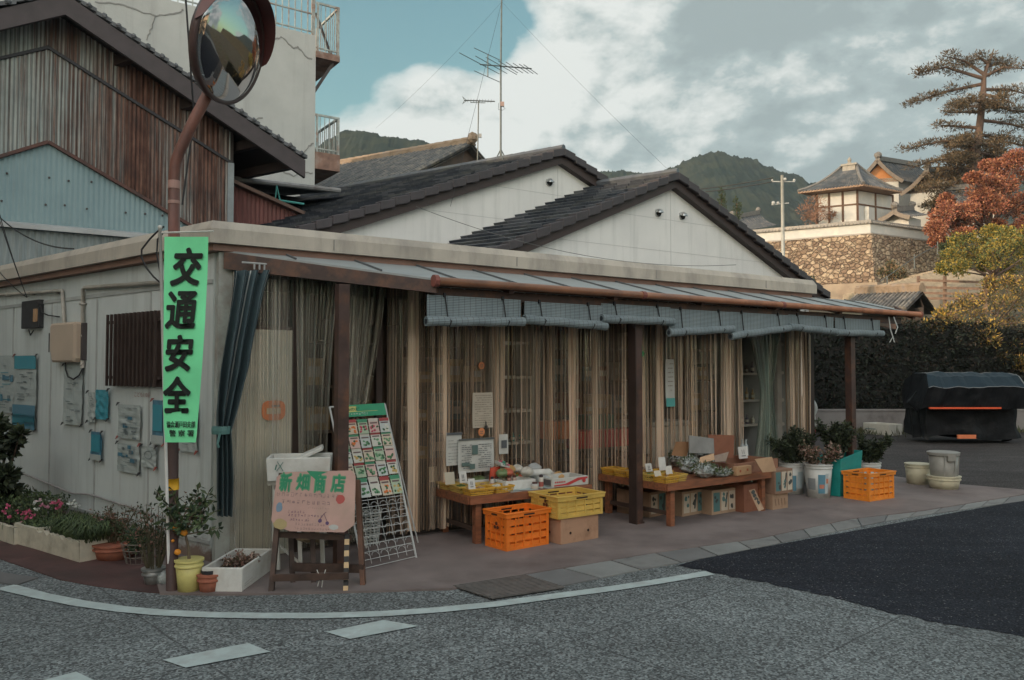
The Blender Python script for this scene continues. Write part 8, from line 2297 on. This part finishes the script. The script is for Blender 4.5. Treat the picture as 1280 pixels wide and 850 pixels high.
rows_ = [(346, 421, 620, 5.0, m_ps, 1.0), (352, 412, 629.5, 5.5, m_ps, 1.0), (360, 382, 641, 3.2, m_pu, 1.2), (360, 403, 645.5, 3.5, m_pu, 1.2), (362, 387, 651, 3.2, m_pu, 1.2), (369, 404, 656.5, 3, m_ps, 1.0), (368, 410, 662, 3, m_ps, 1.0), (385, 412, 636, 2.2, m_ps, .6)]
random.seed(5)
for (x0, x1, yy, hh, mm_, dn) in rows_:
    a, c = bf(x0, yy), bf(x1, yy); b = MB(BF); scribble(b, a[0], c[0], a[1], hh / 1000 * 5.9, dens=dn); b.build('small_lettering', mm_, sg, world=True)
def dot(px, py, rx, ry, m, nm):
    x, y = bf(px, py); b = MB(BF); k_ = 5.9 / 1000; vs = [(x + rx * k_ * math.cos(a) * random.uniform(.88, 1.1), y + ry * k_ * math.sin(a) * random.uniform(.88, 1.1), .002) for a in [6.283 * j / 16 for j in range(16)]]; b.add(vs, [tuple(range(16))]); b.build(nm, m, sg, world=True)
dot(425.5, 624, 6, 5.6, flat('mark_red2', (.40, .08, .07)), 'red_flower_mark'); dot(349, 634, 4, 6, flat('mark_blue', (.16, .24, .32)), 'blue_mark'); dot(350.5, 655, 8.5, 6.5, flat('mark_tan', (.36, .29, .14)), 'tan_mark'); dot(417, 659, 6, 3.4, flat('mark_pale', (.42, .44, .42)), 'pale_mark'); dot(400, 651, 2.4, 2.4, flat('mark_purple', (.10, .06, .14)), 'cherry_mark'); dot(409, 654, 2.2, 2.2, flat('mark_purple', (.10, .06, .14)), 'cherry_mark')
b = MB(BF); 
for x0, y0_, x1, y1_ in ((400, 649, 405, 642), (409, 652, 405, 642), (405, 642, 408, 640)): a, c = bf(x0, y0_), bf(x1, y1_); b.bar((a[0], a[1], .002), (c[0], c[1], .002), .004, .003)
b.build('cherry_stem', m_pu, sg, world=True)

# white foam box on a folding stand behind the sign
t = thing('folding_stand', 'white metal folding stand behind the pink sign', 'stand', D(375, 700, 6.45)); b = MB()
for x in (344, 400): b.bar(D(x, 612, 6.3), D(x + 4, 712, 6.25), .028, .028); 
b.bar(D(374, 664, 6.5), D(375.5, 705, 6.4), .03, .02); b.bar(D(342, 676, 6.4), D(377, 706, 6.35), .025, .012); b.bar(D(374, 672, 6.5), D(408, 666, 6.5), .02, .02); b.bar(D(335, 604, 6.3), D(410, 602, 6.3), .03, .03); b.bar(D(335, 604, 6.65), D(410, 602, 6.65), .03, .03); b.bar(D(338, 604, 6.3), D(338, 604, 6.65), .02, .02); b.bar(D(342, 604, 6.3), D(342, 676, 6.4), .02, .02); b.bar(D(374, 604, 6.3), D(374, 664, 6.5), .02, .02)
b.tube([D(375.5, 706, 6.38), D(375.5, 708, 6.3)], .02, 8); b.build('stand_frame', m_wht, t, world=True)
Fs = frame(D(334, 602, 6.25), (1, .18)); t = thing('foam_box', 'white foam box with a green scrawl resting on the stand behind the sign', 'foam box', Fs); b = MB(); w_, d_, h_, e = .47, .34, .18, .022; tp = .012
def fbox(b, w_, d_, h_, e, tp):
    o = [(-tp, -tp, h_), (w_ + tp, -tp, h_), (w_ + tp, d_ + tp, h_), (-tp, d_ + tp, h_)]; i_ = [(e - tp, e - tp, h_), (w_ - e + tp, e - tp, h_), (w_ - e + tp, d_ - e + tp, h_), (e - tp, d_ - e + tp, h_)]; lo = [(0, 0, 0), (w_, 0, 0), (w_, d_, 0), (0, d_, 0)]; il = [(e, e, e), (w_ - e, e, e), (w_ - e, d_ - e, e), (e, d_ - e, e)]
    b.add(lo + o + i_ + il, [(3, 2, 1, 0)] + [(i, (i + 1) % 4, 4 + (i + 1) % 4, 4 + i) for i in range(4)] + [(4 + i, 4 + (i + 1) % 4, 8 + (i + 1) % 4, 8 + i) for i in range(4)] + [(8 + i, 8 + (i + 1) % 4, 12 + (i + 1) % 4, 12 + i) for i in range(4)] + [(12, 13, 14, 15)])
fbox(b, w_, d_, h_, e, tp); bevel(b.build('shell', m_sty, t), .006)
b = MB(); b.bar((.07, -.008, .08), (.12, -.012, .15), .012, .004); b.bar((.12, -.008, .08), (.075, -.012, .155), .012, .004); b.bar((.06, -.007, .09), (.07, -.011, .13), .01, .004); b.build('scrawl', flat('scrawl_green', (.05, .16, .14)), t)
Fl = frame(D(366, 580, 6.5), (1, .2)) @ Matrix.Rotation(R(-24), 4, 'Y'); t = thing('foam_sheet', 'tilted white foam sheet sticking out of the foam box behind the sign', 'foam sheet', Fl); b = MB(); b.bx(0, .26, 0, .25, 0, .03); bevel(b.build('lid_body', m_sty, t), .006)
t = thing('sack', 'grey brown folded sack lying in the foam box behind the sign', 'sack', D(372, 583, 6.45)); b = MB(); lump(b, D(371, 582, 6.45), (.09, .08, .03), 0, 8); b.build('sack_body', mat('sack_cloth', (.20, .17, .16), .2, 8), t, world=True, smooth=True)
t = thing('tan_pillow', 'straw coloured cushion lying under the stand behind the sign', 'cushion', D(395, 672, 6.5)); b = MB(); lump(b, D(392, 671, 6.5), (.15, .1, .04), 0, 12); b.build('cushion_body', mat('straw', (.28, .22, .15), .3, 30), t, world=True, smooth=True)

# ================================================================= plants and boxes at the corner
Ff, wf = basis((302, 741), (338.5, 714), .012); Ff2 = frame(G(302, 741, .012), (G(338.5, 714, .012) - G(302, 741, .012)))
t = thing('foam_box', 'white foam box with dried up plants between terracotta pot and easel', 'foam box', Ff2); b = MB(); fbox(b, wf, .28, .175, .02, .008); bevel(b.build('shell', m_sty, t), .006)
b = MB(); b.bx(.02, wf - .02, .02, .26, .02, .12); b.build('soil', mat('soil_dark', (.06, .045, .035), .4, 20, .95), t)
b = MB(); b.bar((.05, -.003, .05), (.2, -.003, .06), .003, .004); b.bar((.05, -.003, .035), (.28, -.003, .04), .003, .004); b.build('faint_mark', flat('faint', (.45, .44, .42)), t)
c = Ff2 @ Vector((.26, .13, .0)); bushy('dried_plant', 'small dried brown plant in the white foam box', c, .10, .14, .11, 420, m_dry[:3], 12, (.03, .018), stems=10)
# yellow pot with mandarin tree
t, c = bucket('yellow_pot', 'tall pale yellow pot holding the little orange tree', 236, 744, .072, .235, plast('pale_yellow', (.62, .56, .20)), .095, None, 'pot', z=.0, rimw=.006)
b = MB(); b.lathe([(0, .20), (.088, .20)], 20); b.build('soil', mat('soil_dark', (.06, .045, .035)), t)
tr = thing('citrus_tree', 'little citrus tree with a few oranges in the pale yellow pot', 'potted tree', (c.x, c.y, .2)); rr = random.Random(44); bs = MB(); bl = MB()
base = Vector((c.x, c.y, .19)); tips = []
trunk = [base, base + Vector((-.005, 0, .12)), base + Vector((-.03, 0, .22))]; bs.tube(trunk, [.013, .011, .009], 7)
for px, py in ((196, 615), (205, 625), (222, 632), (228, 650), (240, 615), (250, 605), (258, 622), (266, 640), (272, 660), (245, 640), (232, 628), (212, 642), (200, 650), (252, 655), (262, 612), (225, 665), (215, 612), (268, 625)):
    tip = D(px, py, c.y + rr.uniform(-.15, .15)); mid = trunk[-1].lerp(tip, .5) + Vector((rr.uniform(-.03, .03), 0, rr.uniform(-.02, .03))); bs.tube([trunk[-1] + rsph(rr) * .01, mid, tip], [.006, .004, .002], 5); tips.append((trunk[-1], mid, tip))
for _ in range(300):
    a, m_, e_ = rr.choice(tips); f = rr.uniform(.35, 1.05); p = a.lerp(m_, f * 2) if f < .5 else m_.lerp(e_, f * 2 - 1); bl.leaf(p + rsph(rr) * .008, (e_ - a).normalized() * .5 + rsph(rr) + Vector((0, 0, -.3)), rr.uniform(.045, .085), rr.uniform(.02, .034), rr.choice((0, 1, 1, 2)), nrm=rsph(rr))
bs.build('branch', mat('green_bark', (.13, .10, .07), .3, 10), tr, world=True); m_cit = [leafmat('citrus_leaf_a', (.045, .075, .035), .3, 8, .4), leafmat('citrus_leaf_b', (.065, .095, .04), .3, 8, .4), leafmat('citrus_leaf_c', (.03, .05, .03), .3, 8, .4)]
bl.build('leaves', m_cit, tr, world=True)
for px, py, r in ((219.5, 660, .0245), (230, 666, .0255), (222, 690, .023), (216, 676, .012)):
    b = MB(); p = D(px, py, c.y - .04); b.blob(p, r, 0, 14, 10, .0, (1, 1, .92)); b.build('orange_fruit', mat('citrus_peel', (.70, .27, .03), .12, 20, .45, .2, 90), tr, world=True, smooth=True)
m_terra = mat('terracotta', (.33, .115, .07), .15, 8, .8, .2, 40, dirt=(.22, .10, .07), dsc=6)
t, c = bucket('terracotta_pot', 'small terracotta pot with a black pot inside, right of the yellow pot', 261.5, 744, .062, .135, m_terra, .08, None, 'pot', z=.0, rimw=.007)
b = MB(); b.lathe([(.05, .10), (.058, .165), (.052, .165), (.04, .12), (0, .12)], 16); b.build('inner_pot', flat('black_pot', (.025, .03, .035)), t)
# twiggy plant between wire basket and tin pot
t, c = bucket('tin_pot', 'dented grey tin pot left of the white banner pole', 192, 733, .06, .12, mat('dull_tin', (.26, .27, .26), .3, 12, .4, .4, 20, metal=.5), .08, None, 'pot', z=.0); 
bushy('twiggy_shrub', 'thin twiggy shrub with small leaves in the grey tin pot', c, .08, .24, .52, 520, [m_dk[0], m_dk[1], m_dry[0]], 21, (.028, .014), stems=26)
b = MB(); t = thing('plastic_wrap', 'crumpled clear plastic wrap beside the grey tin pot', 'plastic wrap', G(204, 734)); lump(b, G(204, 732) + Vector((0, 0, .05)), (.05, .04, .06), 0, 3); b.build('wrap_body', m_plasticbag, t, world=True)
p = G(166, 708); t = thing('wire_basket', 'small wire basket with trailing plants left of the tin pot', 'basket', p + Vector((0, .1, 0))); b = MB()
for k in range(4): b.tube([((.09 + .014 * k) * math.cos(a), (.09 + .014 * k) * math.sin(a), .01 + .055 * k) for a in [6.283 * j / 16 for j in range(17)]], .004, 4)
for j in range(14): a = 6.283 * j / 14; b.tube([(.09 * math.cos(a), .09 * math.sin(a), 0), (.135 * math.cos(a), .135 * math.sin(a), .18)], .003, 4)
b.tube([(.13 * math.cos(a), .02, .18 + .16 * math.sin(a)) for a in [math.pi * j / 12 for j in range(13)]], .005, 5); b.build('wire_frame', mat('aged_wire', (.16, .14, .12), .3, 10), t)
bushy('trailing_plant', 'leafy trailing plant filling the small wire basket', p + Vector((0, .1, 0)), .08, .16, .2, 700, m_cit, 23, (.035, .02), stems=16)
t, c = bucket('terracotta_bowl', 'wide terracotta bowl beside the grassy planter', 144, 701, .14, .12, m_terra, .17, None, 'pot', z=.012, rimw=.01)
bushy('pale_shrub', 'loose shrub growing in the wide terracotta bowl', c, .09, .22, .35, 620, [m_dk[1], m_dry[1], m_dry[0]], 25, (.03, .014), stems=26)
# climbing rose-like twigs against the wall right of the mandarin
bushy('wall_creeper', 'sparse creeper at the foot of the wall just left of the striped curtain', G(256, 700) + Vector((0, .05, 0)), .02, .24, .55, 260, [m_dk[0], m_dry[0]], 27, (.04, .025), stems=16)
# foam planters along the wall
m_fp = mat('weathered_foam', (.50, .47, .38), .12, 9, .85, .4, 50, dirt=(.34, .31, .25), dsc=6)
m_gr = [leafmat('blade_a', (.055, .085, .035), .35, 8), leafmat('blade_b', (.085, .115, .05), .35, 8), leafmat('blade_c', (.035, .055, .03), .35, 8)]
PLn = [((99, 703), (45, 686.5), .36, 'long foam planter with a broken rim and overflowing grass, rightmost by the wall'), ((47, 687), (18, 679), .46, 'middle foam planter with flat ground cover by the wall'), ((17, 681), (-40, 662), .42, 'foam planter with pink flowers at the far left edge')]
for i, (pn, pl_, d_, lab) in enumerate(PLn):
    a, c = G(*pn, .012), G(*pl_, .012); F = frame(c, a - c); w = (a - c).length
    t = thing('foam_planter', lab, 'planter', F, 'white foam planters along the side wall'); h = .185 if i < 2 else .16
    rr = random.Random(i + 3); b = MB(); e = .03; n = 26
    def topz(x): return h - (.05 * abs(mnoise.noise(Vector((x * 7, i, 0)))) if i == 0 else .006)
    vs = []; fs = []
    for k in range(n + 1):
        x = w * k / n; z = topz(x) - (rr.uniform(0, .02) if i == 0 else 0); vs += [(x, 0, 0), (x, -.008, z), (x, e, z), (x, e, .1)]
    for k in range(n):
        for j in range(3): fs.append((4 * k + j, 4 * k + 4 + j, 4 * k + 5 + j, 4 * k + 1 + j))
    b.add(vs, fs); b.bx(0, w, d_ - e, d_, 0, h); b.bx(-.004, e, .001, d_ - e, 0, h); b.bx(w - e, w + .004, .001, d_ - e, 0, h - .01)
    b.build('shell', m_fp, t); b = MB(); b.bx(e, w - e, e, d_ - e, .01, h - .045); b.build('soil', mat('soil_dark', (.06, .045, .035)), t)
    g = thing('grass_tuft' if i == 0 else 'ground_cover' if i == 1 else 'flowering_plants', ('long arching grass spilling out of the broken foam planter', 'low green ground cover in the middle foam planter', 'leafy plants in the far left foam planter')[i], 'plant', F @ Matrix.Translation((0, 0, h - .05))); bl = MB()
    if i == 0:
        for _ in range(1500):
            x = w * (1 - rr.random() ** 1.4 * .8); y = rr.uniform(.04, d_ - .04); a_ = rr.uniform(0, 6.28); L = rr.uniform(.12, .30); o = Vector((math.cos(a_) * .5 + .35, math.sin(a_) * .4 - .25, 0)) * L
            p0_ = Vector((x, y, 0)); p1_ = p0_ + o * .5 + Vector((0, 0, L * .62)); p2_ = p0_ + o * 1.1 + Vector((0, 0, L * .45)); s_ = Vector((.003, .002, 0)); m_ = rr.randrange(3)
            bl.add([p0_ - s_, p0_ + s_, p1_ + s_, p1_ - s_, p2_], [(0, 1, 2, 3), (3, 2, 4)], m_)
    else:
        for _ in range(1500 if i == 1 else 2200): 
            p = Vector((rr.uniform(.03, w), rr.uniform(.03, d_ + (.1 if i == 2 else 0)), rr.uniform(0, .05 if i == 1 else .26))); bl.leaf(p, rsph(rr) + Vector((0, 0, .6)), rr.uniform(.03, .06), rr.uniform(.012, .025), rr.randrange(3), nrm=rsph(rr))
    bl.build('leaves', m_gr, g)
# flowers
m_pf = [flat('petal_pink', (.55, .12, .22)), flat('petal_pale', (.52, .40, .42)), flat('petal_white', (.58, .60, .57)), flat('petal_rose', (.50, .22, .30))]
fl = [(5, 640, 0), (10, 633, 0), (12, 648, 0), (30, 642, 0), (36, 640, 0), (34, 648, 0), (22, 639, 0), (41, 646, 0), (53, 632, 3), (58, 635, 3), (66, 630, 0), (74, 628, 0), (77, 632, 0), (73, 636, 0), (90, 655, 3), (88, 650, 3), (84, 658, 3), (93, 628, 2), (97, 632, 2), (88, 630, 2), (44, 630, 2), (46, 637, 2), (126, 657, 3), (124, 651, 3), (40, 655, 0), (48, 626, 1), (28, 650, 3)]
for i, (px, py, k) in enumerate(fl):
    Yd_ = 7.35 if px < 60 else 7.1 if px < 110 else 6.8; p = D(px, py, Yd_); rr = random.Random(i)
    t = thing('garden_flower', None, 'flower', Vector((p.x, p.y, 0)), 'flowers in the planters along the side wall')
    t['label'] = ('deep pink garden flower standing in the planters along the side wall', 'pale garden flower standing in the planters along the side wall', 'white garden flower standing in the planters along the side wall', 'rose garden flower standing in the planters along the side wall')[k]
    t['group'] = ('pink', 'pale', 'white', 'rose')[k] + ' flowers in the planters along the side wall'
    b = MB(); b.tube([p - Vector((rr.uniform(-.02, .02), 0, .16)), p], .0025, 4); b.build('stem', m_gr[1], t, world=True)
    b = MB()
    for j in range(9): b.leaf(p, rsph(rr) + Vector((0, -.3, .5)), .034, .022, 0, nrm=rsph(rr))
    b.build('petals', m_pf[k], t, world=True)
# big dark shrub at the left edge
rr = random.Random(90); t = thing('dark_wall_shrub', 'big dark leafy shrub against the wall at the far left edge', 'shrub', G(-5, 655)); bl = MB(); bs = MB()
root = G(-8, 655)
for px, py, r in ((-14, 560, 16), (2, 545, 12), (8, 562, 10), (-8, 532, 12), (10, 592, 9), (-2, 600, 14), (12, 612, 7), (-20, 600, 16), (20, 550, 5), (25, 543, 3), (8, 622, 9)):
    c = D(px, py, 7.7 + rr.uniform(-.2, .2)); R_ = r * .0077; bs.tube([root, root.lerp(c, .6), c], [.02, .012, .004], 5)
    clump(bl, c, R_, int(70 + R_ * 900), .085, .045, (0, 1, 2), rr, .4)
bs.build('stem', m_bark, t, world=True); bl.build('leaves', m_dk, t, world=True)
# boundary cable conduit low on the side wall
b = MB(LW); b.tube([(.8, .03, .30), (2.2, .03, .36), (2.6, .03, .33), (4.8, .03, .5)], .009, 6); b.build('low_pipe', mat('low_pipe', (.27, .26, .25), .3, 8), shop, world=True)
# ================================================================= hazy air over town and hills
b = MB(); b.bx(-700, 900, -60, 1000, -14, 320)
hz = b.build('haze', bpy.data.materials.new('haze_air')); hz['kind'] = 'stuff'
m = hz.data.materials[0]; m.use_nodes = True; t = m.node_tree
for n in list(t.nodes): t.nodes.remove(n)
v = nd(t, 'ShaderNodeVolumePrincipled'); v.inputs['Color'].default_value = (.65, .85, 1.0, 1); v.inputs['Density'].default_value = .00022; v.inputs['Anisotropy'].default_value = .2
o = nd(t, 'ShaderNodeOutputMaterial'); t.links.new(v.outputs[0], o.inputs['Volume'])
